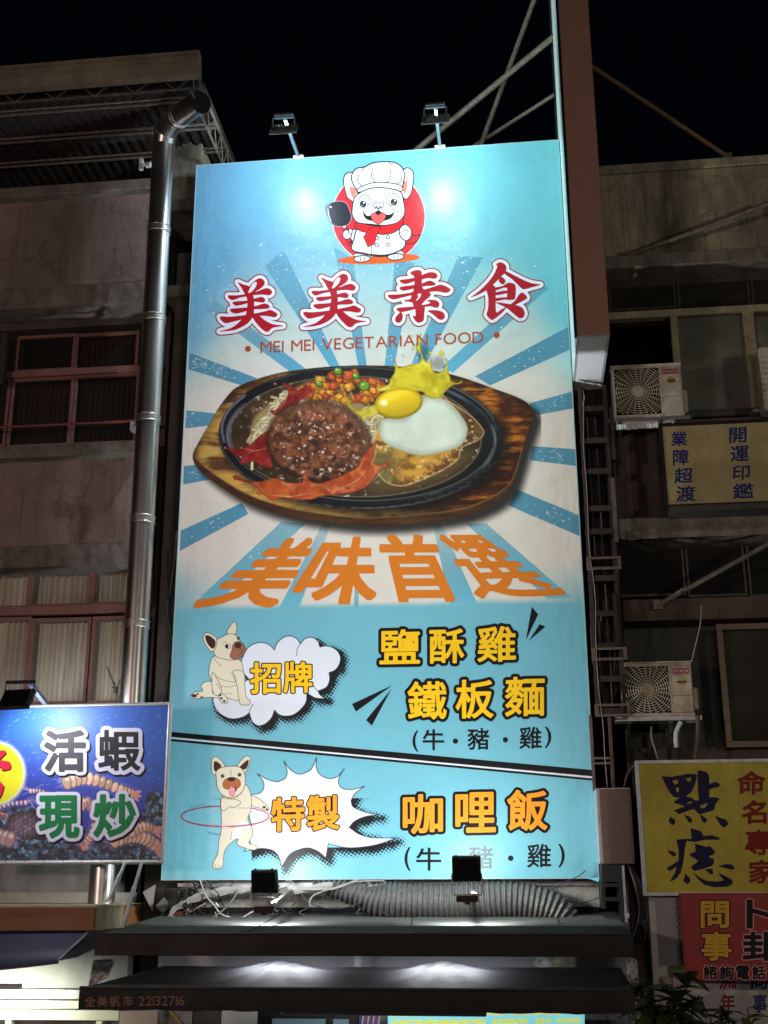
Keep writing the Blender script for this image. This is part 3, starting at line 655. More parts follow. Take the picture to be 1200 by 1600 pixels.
# noodles
nr = np.random.default_rng(5)
P.put(P.m(P.sd([(392, 690), (396, 655), (420, 632), (452, 612), (500, 596), (580, 640), (600, 670), (560, 690), (470, 690), (410, 720)], raw=True), 0, 4), (150, 128, 84))
for k_ in range(190):
    if k_ < 130: cx, cy = nr.uniform(396, 452), 0; cy = 700-(cx-396)*1.35+nr.uniform(-18, 22)
    elif k_ < 160: cx, cy = nr.uniform(460, 535), nr.uniform(612, 632)
    else: cx, cy = nr.uniform(560, 600), nr.uniform(640, 690)
    a = nr.uniform(-1.5, .2); L_ = nr.uniform(8, 16); b = nr.uniform(-6, 6)
    pth = [(cx-L_*math.cos(a), cy-L_*math.sin(a)), (cx+b, cy+b), (cx+L_*math.cos(a+.5), cy+L_*math.sin(a+.5))]
    c = np.array([226, 212, 168])*nr.uniform(.78, 1.03); P.line(pth, (110, 90, 56), 5.2, .6); P.line(pth, c, 3.8)
# vegetables
for k_ in range(70):
    t = nr.random(); cx = 482+t*112+nr.normal(0, 4); cy = 606-10*math.sin(t*3.1)+nr.uniform(-18, 32)*(.4+.6*math.sin(t*3.14))
    s_ = nr.uniform(6.5, 11); a = nr.uniform(0, 1.5); c = [(196, 86, 38), (206, 116, 40), (176, 66, 40), (214, 140, 44), (200, 98, 34)][nr.integers(5)]
    q4 = [(cx+s_*math.cos(a+i*1.57+nr.uniform(-.2, .2)), cy+s_*.8*math.sin(a+i*1.57)) for i in range(4)]
    D = P.sd(q4, False, raw=True, pad=4); P.put(P.m(D, 1.2, 1.6)*.8, np.array(c)*.5); vn = fbm(X, Y, 5, 300+k_, 2)[..., None]; P.put(P.m(D, -.4, 1.0), np.clip(np.array(c)*nr.uniform(.85, 1.05)*(.75+.5*vn), 0, 255))
    P.put(P.m(P.ell(cx-1.5, cy-2, s_*.42, s_*.3, a, True))*.5, np.minimum(np.array(c)*1.35+20, 250))
for cx, cy, r in ((569, 603, 8), (528, 580, 6), (499, 600, 5), (556, 588, 5)):
    P.put(P.m(P.ell(cx, cy, r+1, r, 0, True)), (40, 74, 18)); P.put(P.m(P.ell(cx, cy-.5, r-.6, r-1.4, 0, True)), (104, 152, 44)); P.put(P.m(P.ell(cx-2, cy-2.5, 2, 1.4, 0, True)), (196, 220, 140))
# egg: fried brown skirt, white
sk = P.sd([(586, 680), (610, 640), (680, 612), (700, 625), (735, 648), (756, 672), (748, 688), (722, 700), (716, 718), (690, 736), (655, 752), (628, 760), (600, 752), (580, 720)], raw=True)
fr = fbm(X+fbm(X, Y, 12, 89)*10, Y, 9, 88, 5); kk = np.clip(sst(.35, .7, fr)*.75+.6*sst(-14, -3, sk)*sst(.4, .6, fr), 0, 1)[..., None]; base = np.array([198, 148, 58])*(1-kk)+np.array([104, 62, 28])*kk
right = sst(690, 725, X)[..., None]*sst(705, 690, Y)[..., None]; base = base*(1-right*.7)+np.array([72, 46, 30])*right*.7
left = (sst(640, 600, X)*sst(690, 720, Y))[..., None]; base = base*(1-left*.8)+np.array([96, 92, 56])*left*.8
mk = P.m(sk, 3*(fr-.5)*2)[..., None]; P.c = P.c*(1-mk)+base*mk
P.put(P.m(sk)*sst(.6, .74, fbm(X, Y, 4.5, 91, 3))*sst(.45, .6, fbm(X, Y, 18, 92, 2))*.7, (232, 214, 160)); P.put(np.exp(-((sk+1)/1.1)**2)*.6, (226, 206, 160))
ew = P.sd([(592, 676), (598, 655), (632, 652), (662, 620), (686, 621), (706, 632), (724, 654), (731, 672), (722, 694), (705, 703), (676, 710), (650, 711), (616, 700), (597, 688)], raw=True)
P.put(P.m(ew, 3*(fr-.5)), (168, 164, 120)); ec = np.array([212, 222, 204])*(.9+.14*fbm(X, Y, 30, 14))[..., None]*(1-.16*sst(-12, 0, ew))[..., None]
mk = P.m(ew, -1.2)[..., None]; P.c = P.c*(1-mk)+ec*mk
# yolk and splash
def splash(pts, col, dark, light, seed, hs=10):
    D = P.sd(pts, raw=True); n = fbm(X, Y, hs, seed, 3); k1 = sst(.25, .85, n)[..., None]; c = np.array(col)*(1-k1)+np.array(dark)*k1
    k2 = (sst(.5, .85, fbm(X+3, Y+4, hs*1.1, seed+7, 3))+.8*np.exp(-((D+3.2)/1.2)**2)*sst(.45, .6, fbm(X, Y, 16, seed+9, 2)))[..., None]; k2 = np.clip(k2, 0, 1); c = c*(1-k2*.65)+np.array(light)*k2*.65
    e = sst(-4, 0, D)[..., None]; c = c*(1-e*.35)+np.array(dark)*.7*e*.35; m_ = P.m(D)[..., None]
    a2 = m_[..., 0]+P.a*(1-m_[..., 0]); P.c = np.where(P.a[..., None] < .02, c, P.c*(1-m_)+c*m_); P.a = a2
crown = [(586, 600), (591, 606), (606, 601), (610, 592), (617, 580), (617, 561), (622, 574), (632, 572), (640, 570), (655, 566), (658, 556), (651, 547), (650, 538), (654, 528), (658, 520), (657, 535), (659, 552), (664, 563), (672, 566), (674, 558), (675, 576), (682, 583), (693, 578), (698, 566), (695, 560), (699, 563), (700, 578), (703, 588), (706, 596), (716, 598), (722, 594), (720, 599), (708, 602), (700, 608), (694, 614), (684, 622), (676, 623), (668, 620), (660, 612), (640, 612), (610, 610), (592, 611)]
splash(crown, (214, 198, 42), (178, 158, 20), (240, 232, 110), 101, 13)
P.eshape; y_ = P.ell(623, 630, 38, 24, -.14, True); yc = np.array([230, 194, 30])*(.86+.3*sst(20, -26, (Y-628)+(X-623)*.2))[..., None]; yc = yc*(1-.3*sst(-7, 0, y_)[..., None])
mk = P.m(y_)[..., None]; P.c = P.c*(1-mk)+np.clip(yc, 0, 250)*mk; P.put(P.m(P.ell(600, 629, 6, 5, .3, True))*.9, (250, 244, 190)); P.put(P.m(P.ell(612, 622, 14, 3, -.4, True), 0, 2)*.35, (250, 232, 120))
splash([(538, 609), (541, 622), (550, 636), (560, 641), (575, 636), (590, 632), (590, 648), (575, 652), (566, 658), (563, 650), (553, 655), (549, 645), (545, 636), (538, 620)], (214, 198, 70), (186, 160, 40), (240, 232, 150), 104, 8)
for cx, cy, r in ((690, 552, 4), (672, 551, 2.2), (668, 556, 1.5), (645, 545, 1.8), (644, 525, 1.4)): P.put(P.m(P.ell(cx, cy, r, r*1.1, 0, True)), (206, 192, 50))
P.put((1-sst(-5, 8, P.ell(662, 553, 8, 12, 0, True)))*.4*(P.a < .5), (20, 50, 60)); P.put((1-sst(-5, 8, P.ell(684, 568, 10, 9, 0, True)))*.35*(P.a < .5), (30, 60, 70))
# sauces and patty
o3 = (300, 560); S3 = lambda l: [(a/4.286+300, b/4.286+560) for a, b in l]
splash(S3([(605, 165), (640, 172), (690, 195), (710, 212), (770, 180), (805, 215), (740, 270), (700, 310), (640, 335), (580, 375), (545, 375), (520, 350), (560, 345), (600, 300), (640, 250), (640, 210)]), (150, 40, 32), (112, 22, 20), (188, 80, 60), 111)
splash(S3([(235, 590), (280, 605), (335, 602), (400, 570), (440, 530), (530, 480), (560, 560), (530, 640), (535, 730), (470, 722), (410, 692), (320, 708), (335, 660), (280, 645)]), (142, 34, 28), (108, 22, 20), (176, 64, 50), 112)
pt = P.ell(498, 690, 81, 63, .12, True)+4*(fbm(X, Y, 9, 120)-.5)
pn = fbm(X, Y, 6, 121, 5); pc = np.array([136, 78, 48])*(1-sst(.3, .72, pn))[..., None]+np.array([80, 40, 24])*sst(.3, .72, pn)[..., None]; big = sst(.45, .65, fbm(X+Y*.3, Y*1.3, 24, 127, 3))[..., None]; pc = pc*(1-.35*big); glaze = np.clip(.5-((X-498)*.35+(Y-690)*.9)/120, 0, 1)[..., None]; pc = pc*(.85+.35*glaze)
tr = (sst(-20, -4, pt)*sst(40, -50, Y-690-.55*(X-498)))[..., None]; cr = fbm(X, Y, 3.2, 125, 3)[..., None]; pc = pc*(1-tr*.8)+(np.array([100, 66, 48])+80*(cr-.5))*tr*.8
dk = sst(-10, 0, pt)[..., None]; pc = pc*(1-.4*dk*(1-tr))
mk = P.m(pt)[..., None]; P.put(mk[..., 0]*0+P.m(pt, 3, 3)*.5, (24, 12, 8)); P.c = P.c*(1-mk)+np.clip(pc, 0, 255)*mk
hl = fbm(X*1.2-Y*.5, Y*1.3+X*.4, 7, 130, 4); P.put(P.m(pt, -6, 4)*sst(.5, .78, hl)*.45, (168, 118, 88)); P.put(P.m(pt, -6, 4)*sst(.5, .66, fbm((X+Y)*.5, (Y-X)*1.1, 11, 134, 4))*.2, (180, 136, 108)); P.put(P.m(pt, -8, 3)*sst(.56, .68, hl)*sst(.5, .7, fbm(X, Y, 4, 133, 3))*.95, (226, 214, 204))
splash(S3([(395, 830), (470, 822), (560, 800), (610, 820), (650, 832), (735, 828), (745, 780), (765, 765), (785, 815), (850, 835), (955, 805), (1040, 765), (1110, 725), (1140, 660), (1200, 590), (1225, 560), (1232, 580), (1215, 640), (1225, 700), (1270, 720), (1300, 675), (1310, 680), (1305, 705), (1330, 720), (1290, 735), (1260, 745), (1235, 780), (1180, 850), (1100, 890), (980, 910), (860, 925), (800, 945), (700, 950), (600, 930), (545, 955), (500, 930), (460, 890)]), (186, 86, 38), (150, 58, 28), (226, 136, 84), 140, 14)
splash(S3([(275, 790), (300, 783), (330, 800), (400, 828), (380, 836), (320, 818), (285, 812)]), (140, 60, 36), (120, 40, 24), (170, 90, 60), 141)
for cx, cy, r in ((404, 770, 3), (396, 764, 2), (372, 742, 2.2), (610, 722, 2), (618, 738, 2.5), (430, 600, 2), (352, 700, 1.6)): P.put(P.m(P.ell(cx, cy, r*1.3, r, .4, True)), (170, 70, 34)); P.put(P.m(P.ell(cx-.6, cy-.8, r*.5, r*.3, .4, True))*.8, (236, 170, 130))
for l in ([(420, 772), (450, 776), (490, 770)], [(520, 768), (555, 752), (572, 735)], [(580, 726), (588, 706)], [(376, 700), (400, 704), (416, 700)], [(450, 610), (446, 626), (436, 638)], [(600, 735), (592, 742), (578, 756)]): P.line([(a, b) for a, b in l], (244, 180, 140), 1.5, .55, taper=True)
for _ in range(90):
    a = nr.uniform(0, 6.28); q_ = nr.uniform(.2, .95)**.5; x = 566+196*q_*math.cos(a); y = 688+90*q_*math.sin(a)
    if y < 730 and 410 < x < 590: continue
    if y < 735 and x > 580: continue
    P.put(P.m(P.ell(x, y, nr.uniform(1.5, 5), nr.uniform(.8, 2), nr.uniform(-.6, .6), True), 0, 1.0)*nr.uniform(.2, .6), (168, 156, 128))
P.mesh('plate_photo_print', bb, -.00082)

# ---- sitting dog with cloud bubble
CR = (226, 218, 196); CS = (196, 184, 152); BR = (58, 32, 30)
def halftone(P, D, keep, cell=3.4, reach=9.0, direc=(1, 1)):
    a = .6; u = (P.X*math.cos(a)+P.Y*math.sin(a)); v = (-P.X*math.sin(a)+P.Y*math.cos(a))
    r = np.hypot((u/cell) % 1-.5, (v/cell) % 1-.5)*cell; size = cell*.62*(1-np.clip(D/reach, 0, 1))+(fbm(P.X, P.Y, 14, 71)-.5)*1.8
    P.put((1-sst(-.35, .35, r-size))*(D < reach)*keep, (24, 26, 30))
P = Paint(294, 966, 566, 1150, 1.7, (290, 960), 4.444)
cloud = [(400, 290), (430, 235), (478, 203), (530, 195), (580, 210), (617, 247), (635, 200), (680, 160), (730, 150), (775, 172), (796, 205), (830, 168), (880, 160), (918, 185), (932, 226), (985, 219), (1045, 245), (1075, 295), (1068, 345), (1040, 385), (996, 405), (1000, 455), (978, 505), (920, 533), (935, 560), (972, 585), (900, 580), (842, 545), (835, 612), (790, 668), (740, 700), (680, 706), (640, 690), (618, 665), (595, 720), (550, 762), (500, 772), (462, 742), (442, 685), (400, 712), (330, 726), (268, 708), (215, 665), (190, 600), (200, 560), (300, 520), (440, 450), (400, 400), (388, 330)]
cloud = cusp_spline(cloud); Dc = P.sd(cloud, False, pad=30); Ds = P.sd([(a+26, b+24) for a, b in cloud], False, pad=30)
kp = ((P.X-P.T([(190, 700)])[0][0])*.35+(P.Y-P.T([(190, 640)])[0][1])*.9 > -40)*1.0
P.put(P.m(Ds, -2.5)*kp, (24, 26, 30)); halftone(P, Ds, kp, 4.4, 12)
P.put(P.m(Dc, .6), (24, 40, 56)); P.put(P.m(Dc, -.6), (224, 229, 240))
for l in ([(796, 205), (775, 240), (772, 285)], [(468, 625), (448, 660), (444, 690)], [(885, 490), (905, 520), (925, 540)], [(400, 400), (415, 430), (445, 455)]): P.line(l, (40, 50, 64), .9)
st = dict(fill=CR, stroke=(70, 60, 50), wd=.8)
P.shape([(35, 570), (62, 540), (118, 532), (108, 495), (140, 468), (190, 475), (240, 560), (228, 578), (160, 576), (100, 585), (45, 582)], **st)
P.eshape(60, 565, 20, 12, BR); P.eshape(84, 552, 8, 7, BR); P.eshape(112, 575, 14, 5, BR)
P.shape([(285, 130), (318, 68), (338, 52), (354, 75), (346, 135)], **st)
P.shape([(200, 290), (170, 345), (163, 420), (188, 480), (190, 548), (250, 565), (320, 590), (370, 594), (372, 520), (400, 480), (402, 400), (380, 320), (300, 308)], **st)
P.shape([(330, 395), (402, 400), (412, 500), (420, 570), (447, 600), (440, 627), (385, 627), (370, 590), (358, 500)], **st)
P.shape([(190, 400), (240, 490), (250, 530), (230, 562), (195, 550), (182, 480)], **st)
P.shape([(230, 560), (262, 550), (292, 590), (285, 617), (255, 617), (235, 592)], **st)
for cx, cy in ((240, 560), (248, 583), (268, 603)): P.eshape(cx, cy, 9, 8, BR)
P.shape([(200, 225), (213, 182), (250, 158), (300, 135), (342, 140), (372, 170), (386, 200), (413, 225), (408, 262), (378, 300), (330, 317), (262, 310), (210, 290), (194, 255)], **st)
P.shape([(168, 252), (125, 185), (128, 138), (160, 128), (216, 166), (206, 236), (188, 256)], **st); P.shape([(136, 152), (165, 148), (206, 185), (202, 226), (182, 236), (150, 200)], BR)
P.shape([(328, 212), (350, 190), (386, 192), (413, 228), (404, 280), (370, 305), (332, 311), (308, 290), (320, 250)], (156, 104, 76), (60, 40, 34), .7); P.eshape(364, 215, 24, 21, (62, 34, 34))
P.line([(384, 236), (392, 262), (372, 282)], (60, 34, 30), .9)
P.eshape(294, 221, 18, 16, (232, 232, 226), (40, 36, 34), .7); P.eshape(286, 222, 12, 13, (20, 20, 24)); P.eshape(366, 166, 10, 12, (70, 66, 70))
for l in ([(195, 300), (220, 335), (250, 360)], [(205, 430), (260, 455), (330, 470), (350, 460)], [(310, 405), (345, 430), (350, 470)], [(215, 480), (240, 520)], [(245, 495), (300, 505), (355, 490)], [(275, 545), (320, 550)], [(262, 200), (280, 190)]): P.line(l, (110, 92, 70), .8, .8)
P.mesh('sitting_dog_print', bb, -.0008)
# ---- dancing dog with burst bubble
P = Paint(280, 1178, 640, 1378, 1.7, (270, 1170), 3.243)
burst = [(360, 520), (395, 478), (385, 440), (400, 400), (380, 300), (395, 232), (440, 225), (460, 200), (458, 165), (428, 126), (480, 155), (530, 166), (568, 152), (580, 118), (563, 62), (592, 102), (640, 128), (690, 112), (712, 85), (728, 44), (727, 92), (745, 130), (790, 150), (835, 140), (870, 98), (843, 145), (842, 180), (868, 204), (920, 204), (972, 189), (925, 225), (903, 262), (915, 295), (980, 322), (1043, 333), (970, 345), (920, 368), (895, 397), (940, 430), (1010, 450), (1133, 452), (1040, 484), (950, 499), (870, 500), (788, 480), (775, 553), (740, 522), (690, 502), (640, 510), (592, 535), (552, 597), (540, 552), (510, 517), (460, 505), (412, 510)]
burst = cusp_spline(burst); Dc = P.sd(burst, False, pad=40); Ds = P.sd([(a+22, b+20) for a, b in burst], False, pad=40)
gx_, gy_ = P.T([(880, 250)])[0]; kp = (((P.Y > P.T([(0, 500)])[0][1])*(P.X > P.T([(400, 0)])[0][0])) | ((P.X > gx_-4) & (P.Y > gy_)))*1.0
P.put(P.m(Ds, -1.5)*kp, (24, 26, 30)); halftone(P, Ds, kp, 4.6, 13)
P.put(P.m(Dc, .5), (24, 44, 62)); P.put(P.m(Dc, -.6), (226, 231, 244))
P.line([(745, 455), (780, 475), (830, 492)], (90, 100, 116), .7); P.line([(855, 360), (880, 390), (940, 430)], (60, 70, 90), .7)
HP = [(265+222*math.cos(t), 342+52*math.sin(t)) for t in np.linspace(math.pi, 2*math.pi, 30)]
for l in ([(85, 295), (160, 280)], [(110, 305), (190, 288)], [(205, 250), (240, 255)], [(165, 420), (240, 432)], [(180, 430), (250, 440)]): P.line(l, (60, 110, 130), .5)
P.line(HP, (168, 52, 84), 1.7); P.line([(a*.62+130, b*.6+135) for a, b in HP], (190, 205, 220), 1.4)
st = dict(fill=CR, stroke=(70, 60, 50), wd=.8)
P.shape([(200, 125), (196, 62), (211, 40), (236, 50), (264, 92), (218, 127)], **st); P.shape([(212, 62), (246, 86), (222, 116), (208, 102)], BR)
P.shape([(323, 95), (358, 45), (385, 38), (393, 60), (370, 118), (348, 120)], **st); P.shape([(383, 55), (376, 96), (352, 106), (335, 96)], BR)
P.shape([(395, 238), (440, 255), (486, 300), (478, 314), (440, 300), (398, 286)], **st); P.eshape(463, 296, 9, 6, BR); P.eshape(477, 306, 6, 5, BR)
P.shape([(245, 245), (244, 300), (247, 400), (233, 470), (228, 530), (210, 565), (203, 598), (222, 609), (243, 605), (254, 588), (262, 520), (292, 480), (330, 455), (326, 485), (368, 502), (415, 513), (428, 492), (385, 478), (403, 440), (402, 400), (382, 360), (396, 300), (396, 235), (365, 180), (300, 240)], **st)
P.shape([(298, 450), (312, 405), (345, 372), (388, 380), (378, 420), (332, 452)], (228, 230, 236))
P.shape([(244, 262), (265, 249), (335, 262), (340, 280), (310, 298), (290, 294), (250, 314)], **st)
P.shape([(222, 112), (260, 92), (330, 90), (362, 120), (366, 180), (345, 225), (300, 247), (255, 236), (228, 200), (221, 150)], **st)
P.shape([(254, 190), (262, 158), (300, 144), (336, 156), (343, 186), (320, 202), (298, 190), (276, 206)], (178, 104, 58), (80, 50, 40), .6); P.eshape(297, 154, 19, 11, (50, 28, 30))
P.shape([(284, 205), (316, 192), (326, 204), (310, 222)], (90, 30, 40)); P.shape([(285, 203), (314, 196), (312, 232), (300, 242), (288, 230)], (238, 150, 170), (120, 60, 70), .5)
for ex, ey in ((252, 138), (338, 132)): P.eshape(ex, ey, 9, 9, (110, 110, 110), (60, 50, 40), .5); P.eshape(ex, ey, 5, 5, (16, 16, 20))
for l in ([(295, 105), (295, 135)], [(250, 245), (300, 255), (350, 225)], [(330, 300), (390, 300)], [(385, 330), (370, 370)], [(292, 462), (300, 420)], [(215, 585), (220, 605)], [(232, 588), (234, 605)]): P.line(l, (110, 92, 70), .7, .8)
HP = [(265+222*math.cos(t), 342+52*math.sin(t)) for t in np.linspace(0, math.pi, 30)]
P.line(HP, (186, 44, 74), 2.0); P.line([(a*.9+130, b+8) for a, b in HP], (196, 196, 214), .8)
P.mesh('dancing_dog_print', bb, -.0008)

# ---- lettering
RED, WHT, DRED, BLK, ORG, YEL, OR2, BRN, GLARE_GRY = ink((168, 16, 34)), ink((222, 226, 240)), ink((136, 20, 26)), ink((20, 20, 22)), ink((218, 124, 38)), ink((248, 196, 30)), ink((250, 156, 42)), ink((168, 66, 40)), ink((112, 132, 140))
mei = [[(415, 310), (500, 345), (580, 368), (610, 400), (590, 450), (560, 492), (520, 482), (470, 390)], [(560, 492), (600, 372), (680, 288), (760, 248), (822, 280), (832, 340), (780, 400), (680, 460), (620, 492)],
       [(260, 520), (400, 515), (560, 493), (700, 458), (860, 403), (930, 428), (952, 470), (910, 512), (800, 500), (640, 515), (560, 530), (440, 552), (320, 587)],
       [(540, 480), (620, 480), (660, 540), (672, 640), (668, 740), (655, 850), (545, 850), (560, 740), (568, 600)], [(340, 618), (560, 597), (700, 560), (790, 540), (842, 580), (812, 627), (680, 612), (560, 640), (390, 677)],
       [(298, 730), (560, 705), (700, 680), (830, 643), (902, 670), (907, 708), (860, 725), (680, 732), (560, 757), (372, 800)], [(133, 850), (300, 850), (540, 822), (700, 795), (860, 760), (930, 745), (1030, 800), (1020, 842), (970, 855), (850, 835), (650, 842), (480, 890), (350, 922), (210, 947)],
       [(500, 870), (560, 810), (650, 820), (640, 870), (560, 960), (430, 1032), (300, 1067), (130, 1078), (300, 1030), (400, 965)], [(640, 830), (740, 830), (830, 900), (960, 965), (1105, 985), (1110, 997), (960, 1020), (900, 1077), (840, 1077), (770, 1020), (690, 930)]]
meih = [[(596, 425), (640, 340), (690, 302), (716, 322), (690, 390), (630, 458), (578, 478)]]
su = [[(290, 330), (420, 310), (520, 290), (640, 250), (760, 203), (850, 215), (887, 262), (850, 305), (740, 295), (640, 317), (520, 347), (372, 387)], [(295, 438), (520, 403), (640, 383), (760, 335), (852, 378), (830, 412), (700, 420), (520, 457), (350, 492)],
      [(113, 560), (300, 550), (520, 515), (700, 470), (830, 430), (950, 400), (1087, 470), (1030, 527), (900, 505), (740, 512), (480, 562), (320, 602), (182, 627)], [(460, 220), (510, 182), (600, 170), (640, 210), (640, 330), (650, 440), (700, 520), (520, 530), (525, 400), (522, 270)],
      [(480, 515), (560, 515), (580, 600), (545, 640), (600, 655), (650, 680), (620, 720), (520, 740), (495, 680), (420, 662), (370, 658), (385, 635), (450, 628), (478, 590)], [(650, 510), (740, 508), (782, 560), (700, 640), (620, 715), (560, 700), (565, 650), (612, 600)],
      [(258, 762), (540, 737), (770, 687), (720, 640), (850, 638), (914, 690), (900, 745), (850, 757), (790, 737), (680, 745), (540, 778), (310, 827)], [(545, 720), (680, 730), (677, 850), (668, 955), (600, 992), (540, 962), (498, 880), (545, 885)],
      [(315, 828), (342, 880), (332, 950), (290, 992), (238, 980), (225, 930), (262, 868)], [(733, 805), (870, 798), (970, 830), (1002, 890), (970, 942), (910, 940), (860, 900), (800, 850)]]
shi = [[(458, 212), (530, 183), (602, 230), (602, 320), (530, 395), (400, 525), (335, 580), (220, 642), (93, 690), (200, 612), (330, 490), (430, 360), (480, 240)], [(590, 305), (720, 370), (880, 450), (1000, 490), (1103, 505), (970, 545), (870, 572), (820, 550), (700, 430), (580, 345)],
       [(530, 390), (580, 420), (597, 465), (560, 502), (520, 480), (500, 440)], [(325, 575), (400, 515), (452, 550), (456, 740), (466, 905), (540, 862), (612, 832), (560, 900), (500, 952), (420, 1012), (380, 1002), (325, 937), (350, 840), (350, 680)],
       [(440, 552), (560, 525), (640, 480), (742, 515), (737, 700), (690, 722), (620, 715), (618, 548), (445, 592)], [(440, 622), (625, 590), (625, 627), (440, 660)], [(440, 705), (560, 690), (640, 690), (640, 718), (560, 725), (440, 745)], [(458, 762), (680, 790), (820, 825), (872, 900), (860, 970), (800, 987), (720, 930), (610, 838)],
       [(828, 618), (912, 690), (850, 740), (720, 802), (675, 792), (740, 730)]]
title = Letters(); TL = [(6.6, .006, DRED), (4.9, .0072, WHT), (.1, .0086, RED)]
title.strokes(mei, meih, (330, 410), 10, TL); title.strokes(mei, meih, (0, 0), 10, TL, tr=lambda p: (p-np.array([1, 0]))*1.0+np.array([461.5, 403]))
title.strokes(su, [], (595, 405), 10, TL); title.strokes(shi, [], (725, 390), 9.23, TL)
title.build('title_lettering', bb, 0)
sub = Letters(); x = 406; Ls = [(.05, .0068, BRN)]
def latin(Lt, txt, x0, x1, ybase, cap, layers, slope=0.0, gap=.09, space=.34, **kw):
    ws = []
    for ch in txt:
        if ch == ' ': ws.append(None); continue
        S = glyph(ch); ws.append(S.reshape(-1, 2))
    Hc = glyph('H').reshape(-1, 2)[:, 1].max(); tot = sum((space if a is None else np.ptp(a[:, 0])+gap) for a in ws)-gap
    k = (x1-x0)/tot; xx = x0; ky = cap/Hc
    for ch, a in zip(txt, ws):
        if a is None: xx += space*k; continue
        w_ = np.ptp(a[:, 0])*k; yb = ybase+slope*(xx-x0)
        Lt.glyph(ch, [(xx, yb-a[:, 1].max()*ky), (xx+w_, yb-a[:, 1].max()*ky+slope*w_), (xx+w_, yb-a[:, 1].min()*ky+slope*w_), (xx, yb-a[:, 1].min()*ky)], layers, **kw); xx += w_+gap*k
latin(sub, 'MEI MEI VEGETARIAN FOOD', 407, 755.5, 551.5, 17.5, Ls, -.046, h=.6)
sub.dot(387.5, 545, 4.6, Ls); sub.dot(776, 523.5, 4.8, Ls); sub.build('subtitle_lettering', bb, 0)
tag_l = Letters(); LO = [(.5, .0068, ORG)]
for ch, qd in (('美', [(440, 843), (500, 843), (427, 947), (300, 948)]), ('味', [(514, 841), (581, 841), (586, 942), (447, 942)]), ('首', [(592, 837.5), (671, 837.5), (723, 937.5), (612, 938.5)]), ('選', [(684, 836.5), (751, 836.5), (889, 930), (747, 934)])):
    tag_l.glyph(ch, qd, LO, square=2.6 if ch != '選' else 1.3)
tag_l.build('slogan_lettering', bb, 0)
menu = Letters()
ML = [(6.0, .0068, BLK), (1.15, .008, YEL)]; MO = [(6.0, .0068, BLK), (1.6, .008, OR2)]
for ch, b in (('鹽', (594, 985, 655, 1037)), ('酥', (672, 984, 724.5, 1036)), ('雞', (747, 980, 805, 1033.5)), ('鐵', (638, 1066, 697, 1124)), ('板', (713, 1063.5, 770, 1122)), ('麵', (790, 1059, 850, 1118.5))): menu.box(ch, *b, ML, slope=-.02, h=.6)
for ch, b in (('咖', (631, 1243, 690.5, 1302)), ('哩', (713, 1240, 773, 1300)), ('飯', (794, 1236, 854, 1297))): menu.box(ch, *b, MO, slope=-.02, h=.6)
NB = [(.55, .0068, BLK)]; NG = [(.55, .0068, GLARE_GRY)]  # grey ink paints in the floodlight glare over one character
for ch, b, l in (('(', (645, 1142, 653, 1174), NB), ('牛', (661, 1140, 693.5, 1172), NB), ('豬', (731, 1138, 764, 1171), NB), ('雞', (812, 1136, 846, 1169.5), NB), (')', (852, 1136, 861, 1168), NB),
                 ('(', (632.5, 1324, 641, 1360), NB), ('牛', (651, 1325, 689, 1360), NB), ('豬', (733, 1322, 770, 1357.5), NG), ('雞', (824, 1319, 860.5, 1355), NB), (')', (873, 1319, 882, 1355), NB)): menu.box(ch, *b, l, h=.55)
menu.dot(711.6, 1158, 3.6, NB); menu.dot(789.7, 1156, 3.6, NB); menu.dot(798, 1341, 3.8, NB); menu.dot(713, 1343, 3.8, NB)
ZL = [(3.0, .0085, BLK), (1.2, .0097, YEL)]; ZO = [(3.2, .0085, BLK), (1.4, .0097, OR2)]
menu.box('招', 392, 1036, 438, 1083, ZL, h=.5); menu.box('牌', 444, 1035, 487, 1081.5, ZL, h=.5); menu.box('特', 425, 1248, 474.5, 1298.5, ZO, slope=-.04, h=.5); menu.box('製', 480.5, 1245, 528.5, 1297.5, ZO, slope=-.04, h=.5)
# black wedges and the slanted double rule
for k_, p in enumerate([[(821.5, 1001), (831, 948), (841, 960)], [(826, 1001.5), (843, 975.5), (852.5, 979)], [(550, 1100), (613.5, 1070.5), (556, 1112)], [(572, 1125), (612, 1076), (581, 1134)]]): menu.poly(p, .006+.0001*k_, BLK)
menu.poly([(266.5, 1143.5), (925.5, 1203), (926, 1214.5), (266.2, 1151)], .0060, BLK); menu.poly([(266.4, 1146+6), (926, 1213.2), (926.2, 1217), (266.2, 1154.2)], .0063, WHT); menu.poly([(266.2, 1154.2), (926.2, 1216.2), (926.3, 1219.6), (266.1, 1158)], .0066, BLK)
menu.build('menu_lettering', bb, 0)

